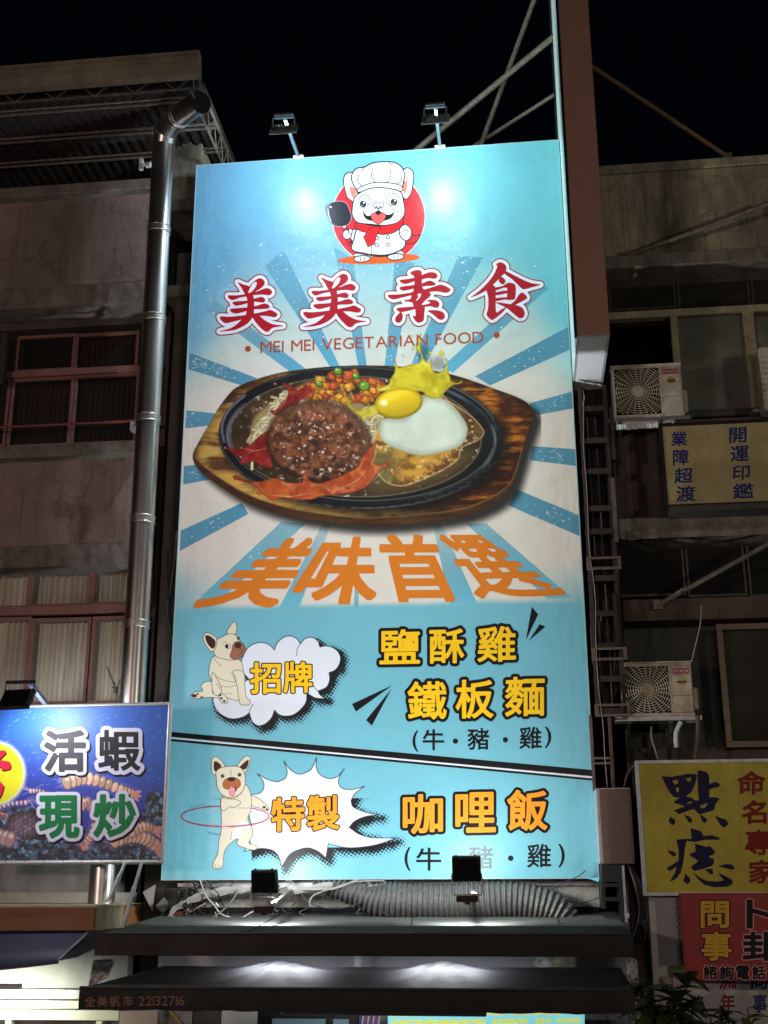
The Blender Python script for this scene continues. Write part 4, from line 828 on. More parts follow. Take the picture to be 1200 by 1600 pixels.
# ================================================================== FLOODLIGHTS
def wash_lamp(parent_loc, color, K, expo=2.05, spread=2.5, radius=.10):
    d = bpy.data.lights.new('led_array', 'POINT'); d.energy = K; d.color = color; d.shadow_soft_size = radius; d.use_nodes = True
    N = d.node_tree.nodes; L = d.node_tree.links; E = N['Emission']
    g_ = N.new('ShaderNodeNewGeometry'); s_ = N.new('ShaderNodeSeparateXYZ'); L.new(g_.outputs['Incoming'], s_.inputs[0])
    def mth(op, a, b=None):
        m_ = N.new('ShaderNodeMath'); m_.operation = op
        for i, v in enumerate((a, b)):
            if v is None: continue
            if isinstance(v, (int, float)): m_.inputs[i].default_value = v
            else: L.new(v, m_.inputs[i])
        return m_.outputs[0]
    vy = s_.outputs['Y']; front = mth('MULTIPLY', mth('GREATER_THAN', vy, .0), 1.0); c = mth('MAXIMUM', vy, .17)
    base = mth('DIVIDE', 1.0, mth('POWER', c, expo)); lat = mth('DIVIDE', s_.outputs['X'], c); lat = mth('MULTIPLY', lat, lat)
    fall = mth('POWER', 2.71828, mth('MULTIPLY', lat, -1.0/(spread*spread)))
    L.new(mth('MULTIPLY', mth('MULTIPLY', base, fall), front), E.inputs['Strength'])
    o = bpy.data.objects.new('led_array', d); COL.objects.link(o); o.location = parent_loc; return o
led_on = emit_mat('led_face', (.9, .97, 1.0), 9.0)
def top_flood(px, py, bx, by, label, col, K):
    Yh = -.95; c = at(px, py, Yh); base = at(bx, by, .06); base.z = BZ1+.015
    r = thing('floodlight', label, 'floodlight', tuple(base), 'floodlights washing the billboard')
    m_ = MB(); m_.box(base.x-.075, base.x+.075, -.02, .1, base.z-.02, base.z+.035, ch=.006); m_.build('mounting_foot', M['white_panel'], r)
    topb = c+Vector((0, -.02, .17))
    m_ = MB(); m_.bar(base+Vector((0, 0, .02)), topb+Vector((0, .03, 0)), .04, .04); m_.build('arm', M['dull_steel'], r)
    m_ = MB(); m_.tube([c+Vector((-.15, 0, -.02)), c+Vector((-.15, 0, .12)), c+Vector((-.135, 0, .14)), c+Vector((.135, 0, .14)), c+Vector((.15, 0, .12)), c+Vector((.15, 0, -.02))], .010, 6); m_.build('bracket', M['galv'], r)
    m_ = MB(); m_.box(c.x-.13, c.x+.13, c.y-.05, c.y+.05, c.z+.145, c.z+.185, ch=.008); m_.build('driver_box', M['dull_steel'], r)
    tilt = Matrix.Rotation(math.radians(56), 4, 'X')
    m_ = MB(); m_.box(-.19, .19, -.12, .12, -.022, .008, ch=.006)
    for i in range(9): m_.box(-.16+.04*i-.008, -.16+.04*i+.008, -.10, .10, .008, .035)
    m_.v = [tuple(tilt@Vector(v)+c+Vector((0, 0, -.05))) for v in m_.v]; hd = m_.build('housing', M['dull_steel'], r)
    m_ = MB(); m_.box(-.15, .15, -.085, .085, -.026, -.0225); m_.v = [tuple(tilt@Vector(v)+c+Vector((0, 0, -.05))) for v in m_.v]; m_.build('lens', led_on, r)
    lo = wash_lamp((0, 0, 0), col, K); lo.parent = r; lo.location = c+Vector((0, .12, -.13))-r.location
top_flood(443, 197, 467.5, 246, 'floodlight on the left arm above the billboard top edge', (.82, .91, 1.0), 54)
top_flood(680, 181, 688, 232, 'floodlight on the arm above the chef dog, right of the other top lamp', (.84, 1.0, .97), 58)
def low_flood(px, py, wpx, wx0, wy0, label, col, K, rot):
    Yh = -.95; c = at(px, py, Yh); hw = wpx/2/FPX*(-CP[1]+Yh); r = thing('floodlight', label, 'floodlight', tuple(c), 'floodlights washing the billboard')
    Rm = Matrix.Rotation(rot, 4, 'Z')@Matrix.Rotation(math.radians(16), 4, 'X')
    m_ = MB(); m_.box(-hw, hw, -.035, .035, -hw*.86, hw*.86, ch=.008)
    for i in range(13): m_.box(-hw*.9+i*hw*.15-.006, -hw*.9+i*hw*.15+.006, -.065, -.035, -hw*.8, hw*.8)
    for sx in (-.7, .6): m_.box(hw*sx-.008, hw*sx+.008, -.02, .02, hw*.86, hw*.86+.014)
    m_.v = [tuple(Rm@Vector(v)+c) for v in m_.v]; m_.build('housing', M['black'], r)
    m_ = MB(); m_.box(-hw*.86, hw*.86, .0355, .04, -hw*.72, hw*.72); m_.v = [tuple(Rm@Vector(v)+c) for v in m_.v]; m_.build('lens', led_on, r)
    b = c+Vector((-.0, -.01, -hw*1.75))
    m_ = MB(); m_.tube([c+Vector((-hw*1.04, 0, -.05)), b+Vector((-hw*1.04, 0, .03)), b+Vector((-hw*.9, 0, 0)), b+Vector((hw*.9, 0, 0)), b+Vector((hw*1.04, 0, .03)), c+Vector((hw*1.04, 0, -.05))], .008, 6); m_.build('bracket', M['galv'], r)
    m_ = MB(); m_.box(b.x-hw*.75, b.x+hw*.75, b.y-.04, b.y+.04, b.z-.075, b.z-.01, ch=.006); m_.box(b.x-.03, b.x+.03, b.y-.02, b.y+.02, b.z-.1, b.z-.075); m_.build('driver_box', M['rust'], r)
    e = at(wx0, wy0, .2); m_ = MB(); m_.bar(b+Vector((hw*.5, .03, -.02)), e, .05, .07); m_.build('arm', M['strut'], r)
    lo = wash_lamp((0, 0, 0), col, K); lo.parent = r; lo.location = (.02, .10, .10)
low_flood(414, 1377, 40, 462, 1388, 'black floodlight standing below the dancing dog, seen from behind', (.95, .98, 1.0), 37, -.05)
low_flood(729, 1357, 43, 735, 1394, 'black floodlight in front of the faded bottom row of writing', (.95, 1.0, .98), 37, .02)
# ================================================================== LEFT BUILDING
lb = thing('apartment_building', 'old pink plaster apartment block behind the steel duct, left of the billboard', 'building', (-6.5, 1.2, 0))
XL, XR = -12.0, wx(226, 600, .35)
def lz(py, Y): return wz(100, py, Y)
YW, YG = .35, .60
def band(name, py0, py1, Y0, mt, x0=XL, x1=XR, Y1=1.6, parent=lb, ch=.012):
    m_ = MB(); m_.box(x0, x1, Y0, Y1, lz(py1, Y0), lz(py0, Y0), ch=ch); return m_.build(name, mt, parent)
band('wall', 302, 447, YW, M['plaster_pink']); band('wall', 712, 851, YW, M['plaster_pink'])
band('wall', 1100, 1398, YW+.1, M['grey_wall'])
band('ledge', 287, 302, .18, M['ledge']); 
# rough ledges with chipped edges
def rough_ledge(py0, py1, Y0, x0=XL, x1=XR, name='ledge', parent=lb, seed=0):
    m_ = MB(); z1, z0 = lz(py0, Y0), lz(py1, Y0); n = 80; r = random.Random(seed); rows = []
    for i in range(n+1):
        x = x0+(x1-x0)*i/n; j = r.uniform(-1, 1)*.012; k = r.uniform(-1, 1)*.012
        rows.append([(x, 1.6, z1), (x, Y0+j, z1+j), (x, Y0-.01+k, (z0+z1)/2), (x, Y0+k, z0+k), (x, 1.6, z0)])
    vs = [p for r_ in rows for p in r_]; fs = [[i*5+j, i*5+j+1, i*5+6+j, i*5+5+j] for i in range(n) for j in range(4)]
    m_.add(vs, fs); return m_.build(name, M['ledge'], parent)
rough_ledge(447, 478, .16, seed=1); rough_ledge(694, 712, .16, seed=2); rough_ledge(851, 884, .2, seed=3)
band('recess_wall', 478, 512, .62, M['dark_wall'], ch=0)
m_ = MB(); m_.box(XL, XR+.02, 1.65, 9, 0, lz(285, .35)); m_.build('building_core', M['void'], lb)
# corner return and dark strip beside the billboard
m_ = MB(); m_.box(XR, wx(262, 600, .9), .9, 3, 3.0, 13.9); m_.build('side_wall', M['dark_wall'], lb)
m_ = MB(); m_.box(wx(262, 700, .5), -2.35, .5, 3, 3.0, wz(290, 395, .5)); m_.build('side_pier', M['dark_wall'], lb)
m_ = MB(); m_.box(wx(262, 265, .45), wx(314, 265, .45), .45, .95, wz(280, 311, .45), wz(280, 221, .45), ch=.015); m_.build('roof_pillar', M['concrete'], lb)
m_ = MB(); m_.box(wx(255, 325, .3), -2.3, .3, 1.2, wz(280, 328, .3), wz(280, 311, .3), ch=.015); m_.build('ledge', M['ledge'], lb)
m_ = MB(); m_.box(wx(255, 460, .4), -2.3, .4, 1.2, wz(280, 462, .4), wz(280, 444, .4), ch=.015); m_.build('ledge', M['ledge'], lb)
# windows
def curtain(x0, x1, z0, z1, Y, mt, parent, folds=9, amp=.045):
    folds = int(folds*1.3); n = folds*8; m_ = MB(); vs = []; r = random.Random(int(abs(x0)*100))
    pp = 0; r0 = [r.uniform(.2, 1.4) for _ in range(7)]
    for i in range(n+1):
        x = x0+(x1-x0)*i/n; pp += 2*math.pi/8*r.uniform(.45, 1.7); y = Y+amp*(.5+r0[i//11 % 7])*math.sin(pp); vs += [(x, y, z0), (x, y*.7+Y*.3, z1)]
    m_.add(vs, [[2*i, 2*i+2, 2*i+3, 2*i+1] for i in range(n)], smooth=True); return m_.build('curtain', mt, parent)
def window(parent, px0, py0, px1, py1, Y, fmat, gmat, wd=.045, cur=None, dx=0.0, folds=9, label=None):
    mx, my = (px0+px1)/2, (py0+py1)/2
    x0, x1, z0, z1 = wx(px0, my, Y)+dx, wx(px1, my, Y)+dx, wz(mx, py1, Y), wz(mx, py0, Y)
    r = bpy.data.objects.new('window', None); COL.objects.link(r); r.parent = parent; r.location = Vector(((x0+x1)/2, Y, z0))-parent.location; r.empty_display_size = .1
    if label: r['label'] = label
    m_ = MB(); m_.box(x0, x1, Y, Y+.06, z0, z0+wd, ch=.004); m_.box(x0, x1, Y, Y+.06, z1-wd, z1, ch=.004)
    m_.box(x0, x0+wd, Y+.002, Y+.058, z0+wd, z1-wd, ch=.004); m_.box(x1-wd, x1, Y+.002, Y+.058, z0+wd, z1-wd, ch=.004)
    m_.build('frame', fmat, r)
    m_ = MB(); m_.quad((x0+wd, Y+.03, z0+wd), (x1-wd, Y+.03, z0+wd), (x1-wd, Y+.03, z1-wd), (x0+wd, Y+.03, z1-wd)); m_.build('pane', gmat, r)
    if cur: curtain(x0+wd, x1-wd, z0+wd, z1-wd, Y+.16, cur, r, folds)
    return r
PF = M['pink_frame']
for x0, x1, a, b in ((24, 117, 523, 580), (117, 216, 519, 577)): window(lb, x0, a, x1, b, YG, PF, M['glass'], cur=M['curtain'] if x0 > 100 else None)
for x0, x1, a, b in ((-88, 12, 590, 700), (14, 112, 590, 698), (113, 215, 584, 694)): window(lb, x0, a, x1, b, YG, PF, M['glass'], cur=M['curtain'])
for x0, x1, a, b in ((-50, 47, 888, 952), (47, 143, 884, 948), (143, 224, 881, 945)): window(lb, x0, a, x1, b, YG, PF, M['reeded'], cur=M['curtain_white'], folds=7)
for x0, x1, a, b in ((-56, 44, 965, 1103), (44, 138, 965, 1101), (140, 224, 962, 1099)): window(lb, x0, a, x1, b, YG, PF, M['reeded'], cur=M['curtain_white'], folds=8)
for pa, pb in ((578, 588), (946, 960)):
    m_ = MB(); m_.box(XL, XR, YG-.05, YG+.08, lz(pb, YG), lz(pa, YG), ch=.008); m_.build('window_rail', PF, lb)
m_ = MB(); m_.box(XL, XR, YG+.35, YG+.4, lz(1110, YG), lz(500, YG)); m_.build('room_back', M['void'], lb)
# glazing bars far left where the cornered frame turns
m_ = MB(); m_.pbox(-2, 520, 8, 600, .35, .45); m_.build('frame_post', M['dark_alu'], lb)
# roof canopy: gutter, sheet, purlins, lattice trusses
Yg = -1.5; zg = wz(150, 110, Yg); xr_ = wx(311, 100, Yg)
rf = MB(); rf.box(-13, xr_-.10, Yg+.05, 3.4, zg+.10, zg+.14)
for i in range(68): rf.box(-13+i*.155, -13+i*.155+.05, Yg+.06, 3.4, zg+.07, zg+.10)
roof = rf.build('roof', M['canvas_sheet'], lb)
m_ = MB(); zt, zb = wz(150, 94, Yg), wz(150, 124, Yg)
hh_ = zt-zb; prof = [(Yg+.10, zt), (Yg-.04, zt), (Yg-.04, zt-.04), (Yg+.01, zt-.05), (Yg+.01, zt-hh_*.42), (Yg-.02, zt-hh_*.46), (Yg-.02, zt-hh_*.52), (Yg+.02, zt-hh_*.56), (Yg+.05, zb), (Yg+.14, zb-.02), (Yg+.14, zb+.02)]
rx = [-13+(xr_+13)*i/30 for i in range(31)]; vs = [(x, y, z) for x in rx for y, z in prof]; n = len(prof)
m_.add(vs, [[i*n+j, i*n+j+1, (i+1)*n+j+1, (i+1)*n+j] for i in range(30) for j in range(n-1)]); m_.add([(xr_, y, z) for y, z in prof], [list(range(n))])
m_.build('gutter', M['gutter'], roof)
def truss(a, b, h, n, r=.011):
    m_ = MB(); a = Vector(a); b = Vector(b); dn = Vector((0, 0, -h)); m_.bar(a, b, .03, .03); m_.bar(a+dn, b+dn, .022, .022)
    for i in range(n):
        p = a+(b-a)*(i/n); q = a+(b-a)*((i+1)/n); mid = (p+q)/2+dn; m_.bar(p, mid, r*1.4, r*1.4); m_.bar(mid, q, r*1.4, r*1.4)
    m_.build('truss', M['strut'], roof); return m_
for yy in (-1.25,): truss((-12, yy, zg+.02), (xr_-.1, yy, zg+.02), .24, 17, .008)
truss((xr_-.12, Yg+.1, zg+.03), (xr_-.12, 3.3, zg+.03), .40, 12, .009)
for yy in (-.75, -.65, -.1, 0, .5, .6): 
    m_ = MB(); m_.box(-12, xr_-.1, yy-.012, yy+.012, zg+.02, zg+.05); m_.build('purlin', M['strut'], roof)
m_ = MB(); m_.box(wx(287, 200, .4), wx(300, 200, .4), .4, .5, wz(290, 222, .4), zg+.05); m_.build('roof_post', M['strut'], lb)
# bracket at the corner, red rail
t = thing('grab_rail', 'thin red pipe rail across the upper left windows', 'pipe', (-6, .1, lz(660, .1)))
m_ = MB(); m_.tube([(-12, .10, wz(100, 663, .1)), (wx(212, 659, .1), .10, wz(100, 663, .1))], .021, 8); m_.build('rail', mat('red_paint', (.20, .035, .035), .45), t)
m_ = MB(); e = at(208, 665, .1); m_.box(e.x-.03, e.x+.02, .06, .2, e.z-.08, e.z+.05); m_.tube([(e.x+.06, .05, e.z-.03), (e.x+.12, -.02, e.z-.03)], .04, 8); m_.build('clamp', M['galv'], t)
t = thing('wall_bracket', 'small metal clamp holding the steel duct under the roof', 'bracket', tuple(at(224, 256, 0)))
m_ = MB(); e = at(224, 256, 0); m_.box(e.x-.06, e.x-.01, -.02, .04, e.z-.09, e.z+.09); m_.box(e.x-.01, e.x+.1, 0, .03, e.z-.02, e.z+.02); m_.tube([(e.x+.06, -.05, e.z-.06), (e.x+.13, -.06, e.z-.06)], .045, 8); m_.build('clamp', M['white_panel'], t)

# ================================================================== EXHAUST DUCT
Yp = -.35
M['band'] = mat('zinc_bead', (.5, .49, .47), .4, .9)
def P3(px, py, Y=Yp): return at(px, py, Y)
duct = thing('exhaust_duct', 'tall shiny steel exhaust duct with a bent open top', 'duct', tuple(P3(155, 1400)))
rD = 19.5/FPX*(-CP[1]-.35)*1.04
cl = [(256, 224), (251.5, 330), (244, 500), (233, 655), (222, 812), (212.5, 975), (206.5, 1102)]
pts = [P3(*c) for c in cl]
xs = sum(p.x for p in pts)/len(pts)
def dx_(z): 
    t = (z-pts[-1].z)/(pts[0].z-pts[-1].z); return pts[-1].x*(1-t)+pts[0].x*t
joints = [wz(244, y, Yp) for y in (222, 361, 499, 655, 812, 975, 1108)]
for i in range(len(joints)-1):
    z1, z0 = joints[i], joints[i+1]; m_ = MB(); m_.tube([(dx_(z0), Yp, z0), (dx_(z1), Yp, z1)], rD, 36, caps=False); m_.build('duct_section', M['steel'], duct)
for z in joints[1:-1]:
    m_ = MB()
    for dz in (-.045, .04): m_.tube([(dx_(z), Yp, z+dz-.009), (dx_(z), Yp, z+dz), (dx_(z), Yp, z+dz+.009)], rD, rad=[rD+.003, rD+.016, rD+.003], n=36, caps=False) if 0 else m_.tube([(dx_(z)+(rD+.004)*math.cos(q*math.pi/18), Yp+(rD+.004)*math.sin(q*math.pi/18), z+dz) for q in range(37)], .008, 6, caps=False)
    m_.tube([(dx_(z), Yp, z-.035), (dx_(z), Yp, z+.03)], rD+.004, 36, caps=False); m_.build('joint_band', M['band'], duct)
# elbow in three mitred segments, then the straight mouth
ztop = joints[0]; p0 = Vector((dx_(ztop), Yp, ztop)); E1 = P3(259, 205, -.45); E2 = P3(276, 184, -.7); E3 = P3(313, 160, -1.15)
path = [p0, E1, E2, E3]
for a, b, ov in ((p0-Vector((0, 0, .05)), E1, .03), (E1, E2, .03), (E2, E3, 0)):
    dd = (b-a).normalized(); m_ = MB(); m_.tube([a-dd*.07, b+dd*(.05 if ov else .0)], rD, 36, caps=False); m_.build('elbow_section', M['steel'], duct)
    u_ = dd.cross(Vector((0, 1, 0))).normalized(); v_ = dd.cross(u_)
    for off in ((.0,) if ov else (.06, .12)):
        m_ = MB(); m_.tube([a+dd*off+(u_*math.cos(q*math.pi/18)+v_*math.sin(q*math.pi/18))*(rD+.003) for q in range(37)], .007, 6, caps=False); m_.build('joint_band', M['band'], duct)
m_ = MB(); dd = (E3-E2).normalized(); m_.tube([E2-dd*.015, E2+dd*.012], rD+.009, 36, caps=False); m_.tube([E2+dd*.09, E2+dd*.12], rD+.006, 36, caps=False); m_.tube([E3-dd*.5, E3-dd*.01], rD*.97, 36, mi=1); 
m_.build('mouth_lining', [M['steel'], M['void']], duct)
# rain cowl behind mouth
m_ = MB(); m_.tube([E3-dd*.02, E3+dd*.02], rD*.99, 36, mi=0, caps=True); m_.build('mouth', M['void'], duct)
m_ = MB(); hh = E3+dd*.22
ring = []
for k_ in range(19):
    a = math.radians(-20+k_*11); u = dd.cross(Vector((0, 1, 0))).normalized(); v = dd.cross(u)
    ring.append(u*math.cos(a)+v*math.sin(a))
m_.build('cowl', M['black'], duct) if m_.v else None
# lower offset run, below the seafood sign
l0 = P3(207, 1100); l1 = P3(162, 1345, -.3); l2 = P3(158, 1402, -.3)
m_ = MB(); m_.tube([(dx_(joints[-1]+.02), Yp, joints[-1]+.02), (dx_(joints[-1]), Yp, joints[-1]-.1), (l1.x, -.3, l1.z+.75), (l1.x, -.3, l1.z+.4), (l1.x, -.3, l2.z-.15)], rD, 36, caps=False); m_.build('duct_section', M['steel'], duct)

# ================================================================== RIGHT BUILDING
rb = thing('apartment_building', 'stained concrete apartment block with air conditioners, right of the billboard', 'building', (7, 1.5, 0))
XA, XB = 3.12, 13.0
def rz(py, Y): return wz(1080, py, Y)
def rband(name, py0, py1, Y0, mt, x0=XA, x1=XB, Y1=2.2, ch=.01, parent=rb):
    m_ = MB(); m_.box(x0, x1, Y0, Y1, rz(py1, Y0), rz(py0, Y0), ch=ch); return m_.build(name, mt, parent)
rband('parapet', 262, 392, .55, M['concrete'], x0=2.7); rband('coping', 249, 262, .48, M['concrete'], x0=2.7)
rband('ledge', 392, 412, .30, M['ledge']); rband('lintel', 412, 426, .75, M['dark_wall'])
rband('wall', 655, 806, .6, M['right_wall']); rband('ledge', 806, 838, .32, M['ledge']); rband('beam', 934, 968, .5, M['right_wall']); rband('wall', 1168, 1420, .8, M['dark_wall'])
m_ = MB(); m_.box(XA-.6, XB, 2.3, 9, 0, rz(260, .5)); m_.build('building_core', M['void'], rb)
DA, AL = M['dark_alu'], M['alu']
for x0, x1 in ((950, 1056), (1058, 1172), (1174, 1260)): window(rb, x0, 428, x1, 484, .85, DA, M['glass'], wd=.04)
m_ = MB(); m_.box(XA, XB, .78, .92, rz(493, .8), rz(482, .8), ch=.006); m_.build('window_rail', AL, rb)
# sliding sashes: dark open bay, then screened bay
m_ = MB(); m_.pbox(1051, 492, 1062, 600, .78, .86, ch=.006); m_.build('sash_stile', AL, rb)
m_ = MB(); m_.pbox(1167, 484, 1185, 640, .76, .86, ch=.008); m_.pbox(1171, 484, 1173.5, 640, .75, .762); m_.build('sash_stile', AL, rb)
m_ = MB(); m_.pbox(1062, 495, 1170, 640, .83, .835); m_.build('insect_screen', M['screen'], rb)
m_ = MB(); m_.pbox(1186, 492, 1260, 640, .83, .835); m_.build('insect_screen', M['screen'], rb)
m_ = MB(); m_.box(XA, XB, .70, .95, rz(652, .7), rz(641, .7), ch=.006); m_.build('sill', M['dark_alu'], rb)
m_ = MB(); e = at(1190, 640, .6); m_.box(e.x-.12, e.x+.6, .55, .75, e.z-.05, e.z, ch=.005); m_.build('sill_bracket', M['galv'], rb)
for x0, x1 in ((950, 1070), (1072, 1165), (1168, 1260)): window(rb, x0, 845, x1, 932, .9, DA, M['glass'], wd=.035)
window(rb, 1127, 973, 1262, 1167, .62, M['brown_alu'], M['glass'], wd=.075)
m_ = MB(); m_.pbox(1135, 980, 1262, 1160, .75, .76); m_.build('insect_screen', M['screen'], rb)
m_ = MB(); m_.box(XA, XB, .95, 1.0, rz(1170, .95), rz(968, .95)); m_.build('dark_panel', mat('near_black_panel', (.022, .024, .02), .6, col2=(.012, .013, .012), scale=2), rb)
# crumpled sheet along the ledge
m_ = MB(); vs = []; n = 60
for i in range(n+1):
    x = XA+.1+(6.0-XA)*i/n; a = .010*math.sin(i*1.3)+.007*math.sin(i*3.1); vs += [(x, .30, rz(822, .3)+a), (x, .24+a, rz(832, .3)+a*.5), (x, .30, rz(838, .3)-.01)]
m_.add(vs, [[i*3+j, i*3+j+3, i*3+j+4, i*3+j+1] for i in range(n) for j in range(2)], smooth=True); m_.build('flashing', M['ledge'], rb)

# diagonal struts
def strut(label, a, b, r, mt=None, cat='strut', group=None):
    t = thing('brace_pipe', label, cat, tuple(Vector(a)), group); m_ = MB(); m_.tube([a, b], r, 10); m_.build('pipe', mt or M['strut'], t); 
    d_ = (Vector(b)-Vector(a)).normalized(); m_ = MB(); m_.box(a[0]-.06, a[0]+.06, a[1]-.02, a[1]+.03, a[2]-.06, a[2]+.06); m_.build('end_plate', mt or M['strut'], t)
strut('thick brace pipe rising right from behind the billboard top to the tall sign', at(640, 243, .9), at(874, 50, .2), .045)
strut('steep brace pipe crossing behind the thick one above the billboard', at(748, 236, 1.6), at(842, -20, .6), .04)
strut('faint low brace pipe just above the billboard top right corner', at(722, 240, 2.0), at(876, 142, .3), .03)
strut('brace pipe sloping down right from the tall sign to the concrete parapet', at(1137, 245, .75), at(925, 104, .2), .035, mat('rusty_strut', (.19, .12, .08), .7, col2=(.1, .07, .05), scale=9))
strut('diagonal pipe in front of the stained concrete parapet', at(985, 398, .42), at(1225, 309, .0), .035)
t_r = at(1028, 945, .45); strut('diagonal pipe across the dark windows below the cream sign', t_r, at(1225, 836, .1), .033)

# ================================================================== TALL PROJECTING SIGN (seen edge on)
vs_ = thing('vertical_sign', 'tall brown edge-on sign box hanging beside the billboard', 'sign', (2.83, -.5, 10.7))
SX0, SX1, SY0, SY1 = wx(899, 525, -1.35)+.02, wx(953, 518, -1.35), -1.35, .38
SZ0 = wz(925, 523, -1.35); SZ1 = 21.5
m_ = MB(); m_.box(SX0, SX1, SY0, SY0+.02, SZ0, SZ1, ch=.006); m_.build('front_edge', M['brown_panel'], vs_)
m_ = MB(); m_.box(SX0+.02, SX1, SY0+.02, SY1, SZ0+.02, SZ1, ch=.0); m_.build('cabinet', M['brown_panel'], vs_)
m_ = MB(); m_.box(SX0-.0, SX0+.018, SY0+.022, SY1, SZ0+.0, SZ1); m_.build('sign_face', M['gloss_face'], vs_)
m_ = MB(); m_.box(SX0-.03, SX0-.002, SY0-.01, SY0+.05, SZ0-.01, SZ1); m_.box(SX0-.03, SX0-.002, SY1-.05, SY1, SZ0-.01, SZ1); m_.build('face_trim', M['black'], vs_)
m_ = MB(); m_.box(SX0+.03, SX1-.03, SY0+.03, SY1-.03, SZ0-.006, SZ0+.018); m_.build('underside_panel', M['white_panel'], vs_)
m_ = MB(); m_.box(SX0+.001, SX0+.03, SY0+.002, SY1, SZ0-.012, SZ0-.001); m_.box(SX1-.03, SX1, SY0+.002, SY1, SZ0-.012, SZ0-.001); m_.box(SX0+.03, SX1-.03, SY0+.002, SY0+.03, SZ0-.012, SZ0-.001); m_.box(SX0+.03, SX1-.03, SY1-.03, SY1, SZ0-.012, SZ0-.001); m_.build('underside_trim', M['galv'], vs_)
m_ = MB(); e = at(910, 612, .2); m_.tube(smooth_path([e+Vector((0, 0, .02)), e+Vector((.02, -.02, -.1)), e+Vector((-.01, 0, -.18)), e+Vector((.02, 0, -.25))], 4), .006, 5); m_.build('loose_wire', M['white_panel'], vs_)

# ================================================================== LATTICE MAST
lm = thing('lattice_mast', 'rusty ladder-like steel mast between the billboard and the air conditioners', 'mast', tuple(at(930, 1230, .1)))
def mz(py, Y=.0): return wz(930, py, Y)
ym0, ym1 = -.02, .32
xa, xb = 2.70, 3.02
for x_ in (xa, xb):
    for y_ in (ym0, ym1):
        m_ = MB(); m_.box(x_-.022, x_+.022, y_-.022, y_+.022, mz(1120), SZ0-.1); m_.build('rail', M['rust'], lm)
for py in (640, 690, 738, 796, 832, 905, 960, 1010, 1062, 1112):
    z = mz(py); m_ = MB()
    m_.box(xa, xb, ym0-.03, ym0-.024, z-.035, z+.035); m_.box(xa, xb, ym1+.024, ym1+.03, z-.035, z+.035); m_.box(xa-.03, xa-.023, ym0, ym1, z-.035, z+.035); m_.box(xb+.023, xb+.03, ym0, ym1, z-.035, z+.035); m_.build('cross_frame', M['rust'], lm)
brt = mat('pale_rusty_channel', (.13, .085, .065), .6, .1, col2=(.07, .045, .04), scale=12)
for py in (880, 1022, 1110):
    z = mz(py-8, -.12); z2 = mz(py+8, -.12); x0_, x1_ = 2.66, 3.08
    m_ = MB(); m_.box(x0_, x1_, -.14, -.10, z-.012, z+.012); m_.box(x0_, x1_, -.14, -.10, z2-.012, z2+.012); m_.box(x0_, x0_+.04, -.138, -.102, z2+.012, z-.012); m_.box(x1_-.04, x1_, -.138, -.102, z2+.012, z-.012); m_.build('channel_frame', brt, lm)
for i, (a, b) in enumerate(((650, 685), (700, 790), (800, 828), (838, 868), (892, 900), (912, 955), (966, 1003), (1030, 1060), (1066, 1104))):
    for j, xx in enumerate((2.78, 2.88)):
        m_ = MB(); m_.box(xx-.008, xx+.008, .02, .05, mz(b), mz(a)); m_.build('inner_strip', brt if (i+j) % 3 == 0 else M['rust'], lm)
for xx in (wx(925, 1170, 0), wx(955, 1170, 0)):
    m_ = MB(); m_.box(xx-.018, xx+.018, -.02, .06, mz(1236), mz(1118)); m_.build('lower_rail', brt, lm)
for py in (1185, 1193):
    m_ = MB(); m_.box(wx(925, 1190, 0), wx(957, 1190, 0), -.03, .0, mz(py)-.012, mz(py)+.012); m_.build('lower_rung', brt, lm)
m_ = MB(); m_.tube(smooth_path([at(x, y, -.06) for x, y in ((912, 615), (912, 700), (916, 750), (918, 790), (921, 860), (930, 930), (931, 1000), (935, 1070), (942, 1130), (945, 1180), (949, 1230))], 5), .005, 5); m_.build('signal_cable', mat('cream_cable', (.3, .2, .15), .5), lm)
for i in range(9):
    xx = 2.70+.04*i; r_ = random.Random(50+i); P_ = [(xx+r_.uniform(-.03, .03), .08+r_.uniform(-.12, .15), mz(630+k*65+r_.uniform(-15, 15))) for k in range(3+i % 4, 8)]
    m_ = MB(); m_.tube(smooth_path(P_, 5), .006+.004*(i % 3), 5); m_.build('mast_cable', M['cable_dark'] if i % 3 else brt, lm)
for i, (px_, a_, b_) in enumerate(((957, 640, 720), (960, 750, 850), (962, 930, 1010))):
    m_ = MB(); e = at(px_, (a_+b_)/2, .0); m_.box(e.x-.025, e.x+.025, -.06, -.03, mz(b_), mz(a_)); m_.build('bolted_plate', brt if i % 2 else M['rust'], lm)
m_ = MB(); m_.box(2.66, 3.1, .33, .5, mz(1120), SZ0); m_.build('backing_post', M['void'], lm)
jb = thing('junction_cabinet', 'brown metal cabinet at the foot of the rusty mast', 'cabinet', tuple(at(960, 1350, -.3)))
m_ = MB(); m_.pbox(938, 1231, 989, 1350, -.42, .25, ch=.01); m_.build('body', mat('dull_brown_box', (.17, .10, .085), .6, col2=(.14, .085, .07), scale=4), jb)
m_ = MB(); m_.pbox(934.5, 1232, 937.5, 1349, -.40, .24); m_.build('painted_lit_side', M['galv'], jb)  # pale strip paints the billboard's light onto the cabinet side
m_ = MB(); m_.pbox(984.5, 1233, 988.5, 1349, -.428, -.421); m_.build('edge_strip', brt, jb)
t = thing('steel_post', 'dark steel post under the brown cabinet with a side bracket', 'post', tuple(at(960, 1445, -.1)))
m_ = MB(); m_.pbox(940, 1350, 975, 1378, -.3, .2); m_.pbox(940, 1378, 946, 1420, -.3, .1); m_.pbox(968, 1378, 974, 1440, -.3, .1); m_.pbox(940, 1380, 975, 1386, -.31, -.28); m_.pbox(940, 1402, 975, 1408, -.31, -.28); m_.build('post_frame', M['rubber'], t)
